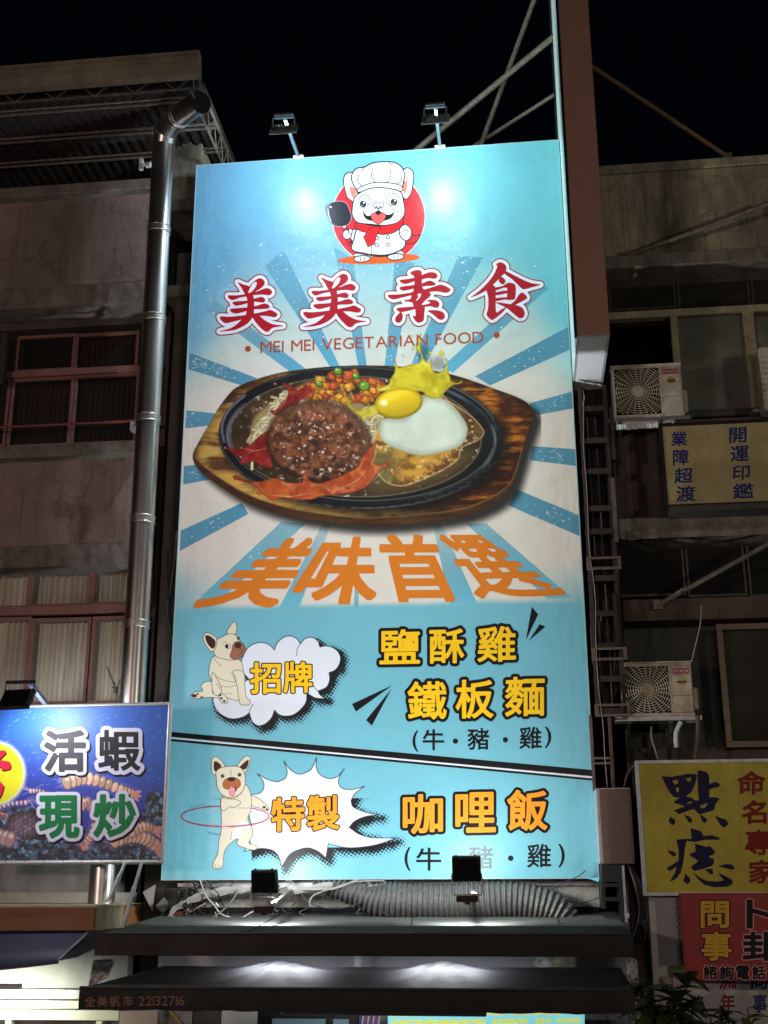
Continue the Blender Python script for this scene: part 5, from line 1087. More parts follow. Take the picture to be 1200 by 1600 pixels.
m_ = MB(); m_.pbox(974.5, 1352, 978, 1443, -.32, -.29); m_.build('conduit', M['galv'], t)

# ================================================================== AIR CONDITIONERS
grille_mesh = None
def aircon(px0, py0, px1, py1, Y, label, tone):
    c = at((px0+px1)/2, (py0+py1)/2, Y); x0, x1 = wx(px0, (py0+py1)/2, Y), wx(px1, (py0+py1)/2, Y); z0, z1 = wz((px0+px1)/2, py1, Y), wz((px0+px1)/2, py0, Y)
    r = thing('air_conditioner', label, 'air conditioner', ((x0+x1)/2, Y, z0), 'air conditioner units on the right building')
    W_ = x1-x0; H_ = z1-z0; D_ = .34
    m_ = MB(); m_.box(x0, x1, Y+.012, Y+D_, z0+.02, z1-.02, ch=.012); m_.build('casing', tone, r)
    gx1 = x0+W_*.70; m_ = MB()
    m_.box(x0, x1, Y-.002, Y+.012, z1-.055, z1-.02, ch=.003); m_.box(x0, x1, Y-.002, Y+.012, z0+.02, z0+.055, ch=.003); m_.box(x0, x0+.035, Y-.002, Y+.012, z0+.055, z1-.055, ch=.003); m_.box(gx1-.02, gx1+.01, Y-.002, Y+.012, z0+.055, z1-.055, ch=.003)
    m_.build('front_frame', tone, r)
    m_ = MB(); m_.box(x0-.008, x1+.008, Y-.01, Y+D_+.01, z1-.018, z1, ch=.006); m_.build('lid', tone, r)
    m_ = MB(); zz = [z0+.056, z0+.056+(H_-.112)*.36, z0+.056+(H_-.112)*.66, z1-.056]
    for a, b in zip(zz, zz[1:]): m_.box(gx1+.014, x1-.012, Y-.004, Y+.0118, a+.003, b-.003, ch=.004)
    m_.build('service_panel', tone, r)
    cx, cz = x0+.04+(gx1-x0-.06)*.5, (z0+z1)/2; R_ = min(gx1-x0-.06, H_-.11)/2
    m_ = MB(); m_.box(x0+.036, gx1-.021, Y+.0075, Y+.0115, z0+.056, z1-.056); m_.build('fan_opening', M['void'], r)
    m_ = MB(); hx, hz = (gx1-x0-.056)/2, (H_-.112)/2
    for i in range(10):
        rr = R_*(.30+1.0*i/9.0); seg = 44; P_ = []
        for k in range(seg+1):
            a = 2*math.pi*k/seg; px_, pz_ = cx+rr*math.cos(a), cz+rr*math.sin(a); P_.append((px_, pz_))
        for (ax, az), (bx, bz) in zip(P_, P_[1:]):
            if max(abs(ax-cx), abs(bx-cx)) < hx and max(abs(az-cz), abs(bz-cz)) < hz: m_.bar((ax, Y-.004, az), (bx, Y-.004, bz), .0075, .005)
    for k in range(24):
        a = 2*math.pi*k/24+.1; sw = .22; r1 = min(hx/abs(math.cos(a+sw)+1e-6), hz/abs(math.sin(a+sw)+1e-6), R_*1.35)
        m_.bar((cx+R_*.2*math.cos(a), Y-.007, cz+R_*.2*math.sin(a)), (cx+r1*math.cos(a+sw), Y-.007, cz+r1*math.sin(a+sw)), .0065, .005)
    m_.build('fan_grille', M['ac_grille'], r)
    m_ = MB(); m_.tube([(cx, Y-.016, cz), (cx, Y+.0, cz)], R_*.25, 24); m_.build('grille_hub', tone, r)
    # badges
    bx0, bx1, bz0, bz1 = gx1+.03, x1-.035, z1-.155, z1-.085
    m_ = MB(); m_.box(bx0, bx1, Y-.007, Y-.004, bz0, bz1); b_ = m_.build('badge', mat('badge_red', (.28, .015, .03), .4), r)
    Lt = Letters(); p = lambda X_, Z_: ((lambda d_: (600+FPX*(d_@RT)/(d_@FW), 800-FPX*(d_@UP)/(d_@FW)))(np.array([X_, Y-.009, Z_])-np.array(CP)))
    a0 = p(bx0+.012, bz0+.017); a1 = p(bx1-.012, bz0+.017); a2 = p(bx0+.012, bz1-.015)
    latin(Lt, 'HITACHI', a0[0], a1[0], a0[1], a0[1]-a2[1], [(.05, .0, mat('badge_text', (.6, .55, .5), .5))], (a1[1]-a0[1])/(a1[0]-a0[0]), gap=.12, h=.2); Lt.build('badge_lettering', r, Y-.009)
    m_ = MB(); m_.add([((bx0+bx1)/2+.045*math.cos(k*.5236), Y-.006, bz0-.09+.055*math.sin(k*.5236)) for k in range(12)], [list(range(12))], 0)
    m_.add([((bx0+bx1)/2-.05, Y-.0075, bz0-.115), ((bx0+bx1)/2+.055, Y-.0075, bz0-.115), ((bx0+bx1)/2+.055, Y-.0075, bz0-.085), ((bx0+bx1)/2-.05, Y-.0075, bz0-.085)], [[0, 1, 2, 3]], 1)
    m_.build('sticker', [mat('gold_sticker', (.35, .29, .07), .4), mat('sticker_band', (.07, .055, .02), .5)], r)
    m_ = MB(); m_.box(x1, x1+.07, Y+.1, Y+D_-.02, z0+.1, z0+H_*.55, ch=.025); m_.build('valve_cover', tone, r)
    m_ = MB(); m_.box(x0-.1, x1+.08, Y+.02, Y+.06, z0-.035, z0+.018); m_.box(x0-.1, x1+.08, Y+.28, Y+.32, z0-.035, z0+.018); m_.build('support_rail', M['dull_steel'], r)
    for fx in (.08, .66):
        m_ = MB(); xx = x0+W_*fx; m_.box(xx-.02, xx+.02, Y-.02, .62, z0-.075, z0-.036); m_.bar((xx, Y+.03, z0-.08), (xx, .6, z0-.5), .035, .035); m_.box(xx-.02, xx+.02, .56, .6, z0-.62, z0-.076); m_.build('wall_bracket', M['dark_alu'], r)
    return r, (x0, x1, z0, z1)
AC2 = mat('pinkish_enamel', (.60, .48, .38), .42, col2=(.33, .26, .2), scale=6, stain=(.14, .09, .07), stain_scale=3, stain_amt=.4)
ac1, b1 = aircon(957, 569, 1067, 653, .12, 'cream air conditioner above the cream paper sign, dark open window behind', M['ac'])
ac2, b2 = aircon(971, 1034, 1083, 1121, .12, 'lower air conditioner above the yellow sign, pinkish casing', AC2)
t = thing('air_conditioner', 'air conditioner mostly cut off by the right edge of the picture', 'air conditioner', tuple(at(1215, 640, .2)), 'air conditioner units on the right building')
e = at(1195, 640, .2); z1_ = wz(1195, 540, .2); m_ = MB(); m_.box(e.x, e.x+.8, .2, .5, e.z, z1_, ch=.03); m_.build('casing', M['ac'], t)
m_ = MB()
for i in range(9): m_.box(e.x-.004, e.x+.3, .19, .2, e.z+.06+i*.08, e.z+.075+i*.08)
m_.build('fan_grille', M['ac_grille'], t)
# drip pan & crumpled wrap below the first unit
m_ = MB(); r_ = random.Random(3); vs = []; n = 26
for i in range(n+1):
    x = b1[0]+.02+(b1[1]-b1[0]-.15)*i/n; j = r_.uniform(-.012, .012); vs += [(x, .14+j, b1[2]-.03), (x, .12+j*2, b1[2]-.075+j), (x, .16, b1[2]-.13+j)]
m_.add(vs, [[i*3+j, i*3+j+3, i*3+j+4, i*3+j+1] for i in range(n) for j in range(2)]); tag(m_.build('plastic_wrap', M['white_panel']), 'crumpled white wrap hanging under the upper air conditioner', 'plastic sheet')
# refrigerant hoses
for label, P_, r_, mt in (('pale drain hose hanging from the lower air conditioner to the yellow sign', [(1018, 1135), (1018, 1152), (1024, 1172), (1030, 1190), (1040, 1197)], .012, M['cable']),
                          ('thick white pipe elbow under the lower air conditioner', [(1064, 1128), (1058, 1140), (1056, 1150), (1057, 1168)], .028, M['white_panel']),
                          ('insulated pipe dropping from the valve cover of the lower air conditioner', [(1090, 1118), (1091, 1140), (1088, 1170), (1085, 1192)], .03, brt),
                          ('thin hanging wire above the lower air conditioner', [(1096, 945), (1094, 975), (1086, 1010), (1080, 1035)], .008, M['dull_steel']),
                          ('loop of white cable from the yellow sign corner', [(1040, 1193), (1010, 1190), (992, 1195), (980, 1210), (974, 1235)], .012, M['cable'])):
    m_ = MB(); m_.tube(smooth_path([at(x, y, .15) for x, y in P_], 5), r_, 8); tag(m_.build('hose', mt), label, 'hose')

# ================================================================== SIGNS ON THE RIGHT
def signboard(label, quad_px, Y, dep, facemat, framemat, fw=.03, cat='sign', name='signboard'):
    x0 = (wx(*quad_px[0], Y)+wx(*quad_px[3], Y))/2; x1 = (wx(*quad_px[1], Y)+wx(*quad_px[2], Y))/2; z1 = (wz(*quad_px[0], Y)+wz(*quad_px[1], Y))/2; z0 = (wz(*quad_px[2], Y)+wz(*quad_px[3], Y))/2
    r = thing(name, label, cat, ((x0+x1)/2, Y, z0))
    m_ = MB(); m_.box(x0, x1, Y, Y+dep, z0, z1, ch=.004); m_.build('face', facemat, r)
    m_ = MB(); m_.box(x0-fw, x0, Y-.012, Y+dep, z0-fw, z1+fw); m_.box(x1, x1+fw, Y-.012, Y+dep, z0-fw, z1+fw); m_.box(x0, x1, Y-.012, Y+dep, z1, z1+fw); m_.box(x0, x1, Y-.012, Y+dep, z0-fw, z0); m_.build('frame', framemat, r)
    return r, (x0, x1, z0, z1)
parch = mat('aged_cream_paint', (.44, .37, .19), .55, col2=(.36, .29, .14), scale=2.2, stain=(.20, .15, .06), stain_scale=2.0, stain_amt=.55)
cs, cb = signboard('cream painted sign with two columns of blue writing', [(1036, 673), (1262, 650), (1266, 780), (1043, 789)], .12, .1, parch, M['black'], .045)
NV = ink((20, 38, 105), .55, False); L1 = [(.55, .004, NV)]; ls = Letters()
for ch, b in (('業', (1049, 675, 1073, 697)), ('障', (1052, 703, 1076, 727)), ('超', (1054, 732, 1082, 755)), ('渡', (1057, 760, 1086, 784)), ('開', (1140, 669, 1166, 692)), ('運', (1142, 698, 1170, 721)), ('印', (1145, 728, 1171, 750)), ('鑑', (1146, 756, 1177, 779))): ls.box(ch, *b, L1, slope=-.05, h=.35)
ls.build('sign_lettering', cs, .12)
m_ = MB(); m_.box(cb[0], cb[1], .0, .5, cb[2]-.13, cb[2]-.05, ch=.01); m_.build('sign_shelf', M['dark_alu'], cs)
yel = mat('yellow_sign_paint', (.52, .44, .025), .45, col2=(.40, .32, .02), scale=2, stain=(.22, .15, .01), stain_scale=1.5, stain_amt=.5)  # brown stain noise stands in for mottled leaf and cable shade
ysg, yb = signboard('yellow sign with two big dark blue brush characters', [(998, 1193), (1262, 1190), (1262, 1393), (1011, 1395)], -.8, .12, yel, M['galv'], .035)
NB2 = ink((14, 12, 62), .55, False); RD2 = ink((122, 18, 16), .55, False); ls = Letters(); BL = [(.15, .004, NB2)]
dian = [[(90, 120), (200, 126), (360, 95), (440, 98), (462, 110), (440, 200), (400, 290), (340, 330), (400, 340), (440, 372), (480, 372), (470, 250), (465, 60), (490, 58), (560, 75), (585, 110), (590, 200), (650, 176), (700, 200), (690, 228), (590, 255), (585, 340), (660, 338), (696, 356), (650, 410), (640, 470), (490, 517), (466, 500), (430, 458), (270, 513), (218, 475), (340, 432), (215, 395), (240, 372), (280, 342), (220, 336), (165, 270)],
        [(180, 540), (235, 575), (230, 610), (205, 632), (165, 590)], [(330, 520), (390, 545), (413, 580), (400, 606), (370, 595)], [(490, 515), (560, 560), (566, 590), (540, 606), (510, 580)], [(648, 533), (760, 570), (792, 615), (740, 657), (700, 620)]]
dianh = [[(200, 165), (262, 156), (268, 190), (230, 210)], [(237, 237), (272, 236), (272, 284), (246, 284)], [(340, 142), (400, 130), (394, 178), (365, 172)], [(355, 397), (410, 376), (405, 396), (360, 411)], [(487, 425), (575, 395), (552, 443), (502, 455)], [(395, 292), (462, 228), (466, 360), (432, 368), (412, 340), (352, 318)]]
zhi = [[(395, 660), (500, 690), (525, 740), (620, 735), (695, 760), (695, 780), (540, 780), (440, 805), (350, 790), (330, 900), (320, 1000), (290, 1120), (240, 1190), (175, 1220), (230, 1130), (250, 1060), (180, 1105), (140, 1080), (270, 1000), (270, 880), (245, 780), (300, 775), (405, 770)], [(150, 890), (220, 905), (248, 940), (220, 955), (180, 930)],
       [(440, 820), (550, 855), (600, 850), (645, 900), (640, 930), (590, 950), (590, 970), (630, 975), (640, 1010), (620, 1050), (540, 1080), (440, 1105), (400, 1080), (410, 1050), (470, 1010), (460, 990), (390, 950), (385, 930), (445, 905)], [(340, 1135), (385, 1180), (390, 1220), (360, 1245), (318, 1210)], [(540, 1090), (620, 1080), (630, 1140), (600, 1140)],
       [(415, 1115), (480, 1170), (560, 1210), (680, 1215), (740, 1205), (680, 1125), (760, 1160), (830, 1200), (830, 1240), (780, 1270), (640, 1275), (540, 1250), (470, 1190)], [(680, 1055), (760, 1035), (830, 1040), (855, 1075), (830, 1092), (750, 1075)]]
ls.strokes(dian, dianh, (1020, 1195), 6.667, BL, h=.6, smooth=False); ls.strokes(zhi, [], (1020, 1195), 6.667, BL, h=.6, smooth=False)
L2 = [(1.2, .004, RD2)]
for ch, b in (('命', (1153, 1206, 1195, 1242)), ('名', (1160, 1252, 1197, 1287)), ('專', (1165, 1298, 1206, 1336)), ('家', (1171, 1345, 1212, 1380))): ls.box(ch, *b, L2, slope=-.03, h=.45)
ls.build('sign_lettering', ysg, -.8)
redm = mat('red_sign_vinyl', (.30, .015, .022), .5, col2=(.25, .018, .025), scale=2)
rsg, rbx = signboard('red hanging sign with yellow and black brush characters', [(1060, 1397), (1262, 1395), (1262, 1530), (1073, 1534)], -.9, .03, redm, redm, .004)
GD = ink((205, 160, 50), .55, False); BK2 = ink((16, 14, 22), .55, False); PK = ink((205, 150, 150), .55, False); ls = Letters()
for ch, b in (('問', (1096, 1409, 1138, 1449)), ('事', (1097, 1457, 1142, 1500))): ls.box(ch, *b, [(3.2, .004, BK2), (1.3, .0055, GD)], h=.5)
for ch, b in (('卜', (1168, 1407, 1210, 1449)), ('卦', (1162, 1457, 1212, 1500))): ls.box(ch, *b, [(3.4, .004, PK), (1.7, .0055, BK2)], h=.5)
for i, ch in enumerate('諮詢電話'): ls.box(ch, 1100+25.3*i, 1509, 1120.5+25.3*i, 1530, [(1.9, .007, PK), (.75, .0085, BK2)], h=.35)
ls.build('sign_lettering', rsg, -.9)
whm = mat('white_sign_board', (.42, .40, .40), .6, col2=(.36, .34, .34), scale=2)
wsg, wb = signboard('white sign mostly hidden behind the red sign and leaves', [(1020, 1400), (1262, 1400), (1262, 1640), (1020, 1640)], -.62, .05, whm, M['black'], .01)
ls = Letters()
for ch, b, mm in (('流', (1124, 1512, 1150, 1545), RD2), ('年', (1126, 1554, 1148, 1580), RD2), ('問', (1174, 1514, 1198, 1546), NV), ('事', (1177, 1554, 1198, 1582), NV), ('務', (1078, 1556, 1100, 1580), NV)): ls.box(ch, *b, [(.7, .004, mm)], h=.4, slope=-.03)
ls.build('sign_lettering', wsg, -.62)
t = thing('hanging_chain', 'thin black chain hanging down the left edge of the red sign', 'chain', tuple(at(1062, 1400, -.86)))
a = at(1058, 1402, -.86); b = at(1067, 1530, -.86)
for i in range(26):
    c = a+(b-a)*((i+.5)/26); m_ = MB(); s_ = (b-a).length/26*.62; o_ = Vector((.016, 0, 0)) if i % 2 else Vector((0, .016, 0))
    m_.tube([c+Vector((0, 0, s_))+o_*0, c+o_+Vector((0, 0, s_*.4)), c+o_-Vector((0, 0, s_*.4)), c-Vector((0, 0, s_)), c-o_-Vector((0, 0, s_*.4)), c-o_+Vector((0, 0, s_*.4)), c+Vector((0, 0, s_))], .005, 5); m_.build('link', M['black'], t)
m_ = MB(); m_.tube(smooth_path([at(x, y, -.5) for x, y in ((1005, 1440), (1020, 1462), (1042, 1480), (1068, 1497))], 5), .03, 8); tag(m_.build('conduit_pipe', M['rubber']), 'black conduit sloping down behind the red sign', 'pipe')
m_ = MB(); m_.tube(smooth_path([at(x, y, -.4) for x, y in ((1042, 1400), (1040, 1420), (1034, 1440), (1028, 1452))], 5), .028, 8); tag(m_.build('vent_pipe', M['galv']), 'grey pipe stub below the yellow sign', 'pipe')
# bundle of black cables right of the cabinet
for i in range(7):
    m_ = MB(); x = 985+i*2; m_.tube(smooth_path([at(x-8, 1340+i*3, -.2), at(x+6, 1380, -.25), at(x+14+i*2, 1425, -.2), at(x+4+i*4, 1470, -.1)], 5), .012+.004*(i % 3), 6)
    tag(m_.build('hanging_cable', M['cable_dark'] if i % 3 else M['dull_steel']), '%s from the left of the cables bundled between the brown cabinet and yellow sign' % ['first', 'second', 'third', 'fourth', 'fifth', 'sixth', 'seventh'][i], 'cable', 'cables bundled beside the yellow sign')
m_ = MB(); m_.box(wx(990, 1500, .1), wx(1010, 1500, .1), .1, .6, 2.0, wz(1000, 1350, .1)); m_.box(wx(1010, 1500, .3), 5.2, .3, .6, 1.5, wz(1050, 1380, .3)); m_.build('lower_wall', M['dark_wall'], rb)

# ================================================================== SEAFOOD SIGN
YS = -.75
sq = [(-60, 1100), (262, 1104), (252, 1345), (-60, 1345)]
sf = thing('seafood_sign', 'bright blue underwater seafood sign at the left edge', 'sign', tuple(at(100, 1345, YS)))
P = Paint(-60, 1098, 268, 1350, 1.15); X, Y = P.X, P.Y
u = fbm(X, Y, 70, 201); deep = sst(1120, 1300, Y+30*(u-.5)-.25*(X-130))
P.c[:] = np.array([30, 92, 190])*(1-deep)[..., None]+np.array([28, 42, 150])*deep[..., None]; P.a[:] = 1
glow = np.exp(-(((X-60)/80)**2+((Y-1150)/50)**2)); P.c += glow[..., None]*np.array([14, 20, 14])
nr = np.random.default_rng(9)
for _ in range(240):
    x = nr.uniform(-60, 255); y = nr.uniform(1104, 1235); l = nr.uniform(2, 5.5); P.line([(x, y), (x+l, y-l*.4)], (150, 190, 236), nr.uniform(.6, 1.2), nr.uniform(.25, .8))
cor = Y+18*(fbm(X, Y, 40, 210)-.5)-np.where(X < 60, 1262, 1292)+np.where(X > 215, 55*sst(215, 235, X), 0)
cm = sst(-3, 3, cor); t_ = fbm(X, Y, 7, 215, 4); cc_ = np.array([16, 20, 34])*(1-sst(.4, .75, t_))[..., None]+np.array([70, 104, 140])*sst(.4, .75, t_)[..., None]
P.c = P.c*(1-cm[..., None])+cc_*cm[..., None]; P.put(cm*sst(.62, .72, fbm(X, Y, 6, 216, 3))*.8, (130, 176, 214))
for k_ in range(26):
    q_ = np.random.default_rng(400+k_); cx, cy = q_.uniform(-60, 250), q_.uniform(1300, 1342); r_ = q_.uniform(4, 10); P.put(P.m(P.ell(cx, cy, r_, r_*.7, 0, True), 0, 1.2)*.8, (22, 30, 40)); P.put(P.m(P.ell(cx-1, cy-r_*.3, r_*.6, r_*.25, 0, True), 0, 1.5)*.6, tuple(q_.uniform(.7, 1.2)*np.array([90, 130, 160])))
def prawn(path, r0, r1, seed, base=(226, 186, 160)):
    q_ = random.Random(seed); pp = smooth_path([(a_, b_, 0) for a_, b_ in path], 6); L0 = len(pp)
    P.line([(p.x, p.y) for p in pp], (110, 120, 235), (r0+r1)*1.35, .35)
    for k_ in range(7):
        p = pp[0]; a_ = math.atan2(pp[0].y-pp[2].y, pp[0].x-pp[2].x)+q_.uniform(-.7, .7); l = q_.uniform(8, 22)
        P.line([(p.x, p.y), (p.x+l*.5*math.cos(a_), p.y+l*.5*math.sin(a_)-2), (p.x+l*math.cos(a_+.3), p.y+l*math.sin(a_+.3))], (228, 190, 190), .8, .7)
    for i in range(L0-1, -1, -2):
        t = i/(L0-1); p = pp[i]; n_ = pp[min(i+1, L0-1)]-pp[max(i-1, 0)]; a_ = math.atan2(n_.y, n_.x); r = r0*(1-t)+r1*t
        if i % 4 == 1:
            for sg in (1, .8): P.line([(p.x, p.y), (p.x+math.cos(a_+1.4)*r*1.3, p.y+math.sin(a_+1.4)*r*1.3), (p.x+math.cos(a_+1.1)*r*1.9*sg, p.y+math.sin(a_+1.1)*r*1.9*sg)], (232, 196, 176), 1.0, .85)
        c = np.array(base)*q_.uniform(.82, 1.08); sx_ = r*.55
        P.put(P.m(P.ell(p.x, p.y, sx_+1.0, r+.6, a_, True), 0, .8), (112, 66, 62)); P.put(P.m(P.ell(p.x-.3, p.y-.3, sx_, r-.4, a_, True), 0, .8), np.clip(c, 0, 250))
        P.put(P.m(P.ell(p.x-math.sin(-a_)*r*-.3, p.y-r*.42, sx_*.55, r*.3, a_, True), 0, .8)*.65, (250, 232, 216))
    e_ = pp[-1]; a_ = math.atan2(pp[-1].y-pp[-3].y, pp[-1].x-pp[-3].x)
    for k_ in (-.55, 0, .55): P.put(P.m(P.ell(e_.x+r1*1.2*math.cos(a_+k_), e_.y+r1*1.2*math.sin(a_+k_), r1*1.1, r1*.4, a_+k_, True), 0, .8), (214, 150, 140))
prawn([(104, 1222), (130, 1216), (160, 1222), (188, 1234), (206, 1240)], 12, 7, 1); prawn([(120, 1262), (136, 1254), (150, 1272), (146, 1300), (136, 1316)], 10, 6, 2, (206, 156, 150))
prawn([(178, 1312), (200, 1306), (222, 1308), (242, 1320)], 13, 10, 3); prawn([(4, 1274), (-8, 1270), (-30, 1268)], 5, 3, 4, (170, 80, 100)); prawn([(48, 1236), (62, 1236), (80, 1242)], 4, 2.5, 5, (205, 180, 215))
prawn([(40, 1254), (20, 1256), (0, 1262)], 4, 3, 6, (220, 180, 205)); prawn([(205, 1300), (224, 1292), (240, 1296)], 9, 7, 7, (222, 176, 150)); prawn([(92, 1300), (108, 1306), (128, 1322)], 6, 4, 8, (190, 140, 140))
shell = P.ell(36, 1290, 27, 23, 0, True); n = fbm(X, Y, 4, 225, 3); sp_ = (np.abs(((X*.7) % 5)-2.5)+np.abs(((Y*.7+(X*.35)) % 5)-2.5) < 1.7)*.35; m_ = P.m(shell)[..., None]; P.c = P.c*(1-m_)+(np.array([108, 88, 108])*(.55+.7*n+sp_)[..., None]*(1-.5*sst(-14, 0, shell))[..., None])*m_
prawn([(16, 1312), (-10, 1306), (-50, 1316)], 13, 9, 9, (170, 136, 140))
D = P.ell(-9, 1208.5, 47, 49, 0, True); P.put(1-sst(-2, 7, D), (220, 226, 190)); P.put(1-sst(-5, 0, D), (226, 218, 24))
P.a[:] = ((X < 262-(Y-1103)*.041) & (Y > 1102) & (Y < 1345))*1.0
P.mesh('seafood_print', sf, YS, PRINT_FLAT)
x0, x1 = wx(262, 1104, YS), wx(252, 1345, YS); x1 = (x0+x1)/2; z1, z0 = wz(200, 1103, YS), wz(200, 1345, YS); xl = wx(-60, 1220, YS)
m_ = MB(); m_.box(xl, x1+.04, YS+.01, YS+.05, z0-.03, z1+.03); m_.build('backing', M['galv'], sf)
m_ = MB()
m_.tube([(xl, YS-.02, z1+.012), (x1+.03, YS-.02, z1+.012)], .022, 8); m_.tube([(xl, YS-.02, z0-.015), (x1+.03, YS-.02, z0-.015)], .026, 8); m_.tube([(x1+.025, YS-.02, z0-.02), (x1+.025, YS-.02, z1+.02)], .022, 8); m_.build('tube_frame', M['galv'], sf)
ls = Letters(); DK = ink((66, 66, 74), .55, False); DK2 = ink((34, 36, 42), .55, False); GN = ink((22, 122, 70), .55, False); LAV = ink((216, 216, 240), .55, False); SHD = ink((16, 18, 34), .55, False)
def sea(ch, b, m1):
    ls.box(ch, *b, [(8.3, .003, SHD)], h=.8, slope=-.0, shift=(2.5, 3)); ls.box(ch, *b, [(7.8, .0045, LAV), (2.6 if ch != '蝦' else 1.7, .006, m1)], h=.6)
sea('活', (71, 1143, 132, 1204), DK); sea('蝦', (155, 1142, 218, 1203), DK2); sea('現', (63, 1245, 122, 1308), GN); sea('炒', (148, 1243, 210, 1306), GN)
CRM = ink((214, 34, 66), .55, False); DC = ink((70, 8, 30), .55, False)
for p in ([(-20, 1190), (-2, 1173), (8, 1172), (9, 1177), (0, 1186), (-14, 1200)], [(-30, 1194), (4, 1188), (15, 1190), (17, 1197), (15, 1202), (3, 1204), (1, 1198), (-20, 1204)], [(-6, 1228), (0, 1221), (6, 1228), (3, 1240), (-4, 1252), (-12, 1258)]):
    ls.strokes([[(a+1.6, b+1.8) for a, b in p]], [], (0, 0), 1, [(.2, .003, DC)], h=.5, smooth=False); ls.strokes([p], [], (0, 0), 1, [(.0, .0045, CRM)], h=.5, smooth=False)
ls.build('sign_lettering', sf, YS)
for i, x in enumerate(range(8, 260, 30)):
    m_ = MB(); e = at(x, 1348, YS-.03); m_.tube([e+Vector((0, 0, -.03)), e+Vector((.01, -.01, .03)), e+Vector((.02, 0, -.02))], .006, 5); m_.build('tie_wire', M['cable_dark'], sf)
# its floodlight
c = at(27, 1093, -1.6); r = thing('floodlight', 'black floodlight over the seafood sign at the left edge', 'floodlight', tuple(c))
Rm = Matrix.Rotation(-.15, 4, 'Z')@Matrix.Rotation(math.radians(-32), 4, 'X')
m_ = MB(); m_.box(-.19, .19, -.03, .03, -.13, .13, ch=.008)
for i in range(9): m_.box(-.17+i*.042, -.158+i*.042, -.055, -.03, -.11, .11)
m_.v = [tuple(Rm@Vector(v)+c) for v in m_.v]; m_.build('housing', M['black'], r)
m_ = MB(); m_.box(-.16, .16, .0305, .034, -.11, .11); m_.v = [tuple(Rm@Vector(v)+c) for v in m_.v]; m_.build('lens', led_on, r)
m_ = MB(); m_.tube([c+Vector((-.17, .0, .0)), c+Vector((-.17, .06, .2)), c+Vector((.17, .06, .2)), c+Vector((.17, .0, .0))], .008, 6); m_.build('bracket', M['rust'], r)
m_ = MB(); m_.box(c.x-.17, c.x+.17, c.y+.03, c.y+.08, c.z+.19, c.z+.225); m_.build('driver_box', M['rust'], r)
m_ = MB(); m_.bar(c+Vector((.1, .08, .2)), at(72, 1100, -.7), .05, .05); m_.build('arm', M['galv'], r)
d = bpy.data.lights.new('led_array', 'SPOT'); d.energy = 82; d.color = (.93, .96, 1.0); d.shadow_soft_size = .08; d.spot_size = math.radians(168); d.spot_blend = .5
lo = bpy.data.objects.new('led_array', d); COL.objects.link(lo); lo.parent = r; lo.location = Rm@Vector((0, .12, 0)); lo.rotation_euler = (Vector(at(115, 1215, YS))-(c+lo.location)).to_track_quat('-Z', 'Y').to_euler()
# tiny antenna between duct and window
t = thing('twig_bracket', 'small black spider-like wire bracket left of the duct above the seafood sign', 'bracket', tuple(at(181, 1078, -.4)))
e = at(181, 1078, -.4); m_ = MB(); m_.add([], [])
for dx, dz in ((-.14, .30), (.07, .17), (-.03, .1), (.05, -.15), (.0, -.14), (-.06, .04)): m_.tube([e, e+Vector((dx*.6, 0, dz*.6+.01)), e+Vector((dx, .02, dz))], .008, 5)
m_.tube([e-Vector((0, 0, .035)), e+Vector((0, 0, .035))], .03, 8); m_.build('wires', M['cable_dark'], t)
for label, a, b in (('grey stay tube behind, between seafood sign and beige box', (195, 1349), (170, 1408)), ('longer grey stay tube ending on the dark canopy', (221, 1349), (190, 1454))):
    t = thing('stay_tube', label, 'stay', tuple(at(*b, -.9)), 'stay tubes of the seafood sign'); A_, B_ = at(*a, -.8), at(*b, -1.0); m_ = MB(); m_.tube([A_, B_], .02, 8); md = A_+(B_-A_)*.35; m_.tube([md, B_], .028, 8); m_.build('tube', M['galv'], t)
    m_ = MB(); m_.box(B_.x-.06, B_.x+.04, B_.y-.02, B_.y+.02, B_.z-.01, B_.z+.015); m_.build('foot', M['galv'], t)

# ================================================================== LEFT LOWER SHOP
ob = thing('sign_box', 'orange and beige shop sign box below the seafood sign', 'sign', tuple(at(70, 1455, -1.3)))
YO = -1.3; xo = wx(147, 1435, YO); zt_, zb_ = wz(100, 1419, YO), wz(100, 1454, YO)
m_ = MB(); m_.box(-12, xo, YO, YO+.03, zb_, zt_, ch=.004); m_.build('front_panel', M['orange'], ob)
m_ = MB(); m_.box(-12, xo+.02, YO-.01, .3, zt_, zt_+.03, ch=.004); m_.build('top_panel', M['beige'], ob)
m_ = MB(); m_.box(xo-.02, xo+.012, YO+.03, .3, zb_, zt_, ch=.002); m_.build('side_panel', M['beige'], ob)
m_ = MB(); m_.box(-12, xo-.03, YO+.03, .3, zb_+.01, zt_-.01); m_.build('core', M['dark_wall'], ob)
m_ = MB(); m_.box(xo, xo+.02, -.35, .4, zb_-.02, zt_+.02); m_.build('orange_end', M['orange'], ob)
na = thing('navy_awning', 'navy blue canvas awning under the orange sign box', 'awning', tuple(at(70, 1505, -1.9)))
m_ = MB(); n = 24
rows = []
for i in range(n+1):
    t = i/n; A_ = at(-80+t*(140+80), 1456-2*t, -1.25); B_ = at(-80+t*(92+80), 1515-t*15+2.5*math.sin(t*math.pi*1.0), -1.95); rows += [A_, (A_+B_)/2+Vector((0, .04, -.02)), B_, B_+Vector((0, .0, -.035))]
m_.add(rows, [[i*4+j, i*4+4+j, i*4+5+j, i*4+1+j] for i in range(n) for j in range(3)], smooth=True); m_.build('canopy', M['navy'], na)
A_ = at(140, 1454, -1.25); B_ = at(92, 1500, -1.95); C_ = at(150, 1478, -.6); D_ = at(158, 1455, -.4)
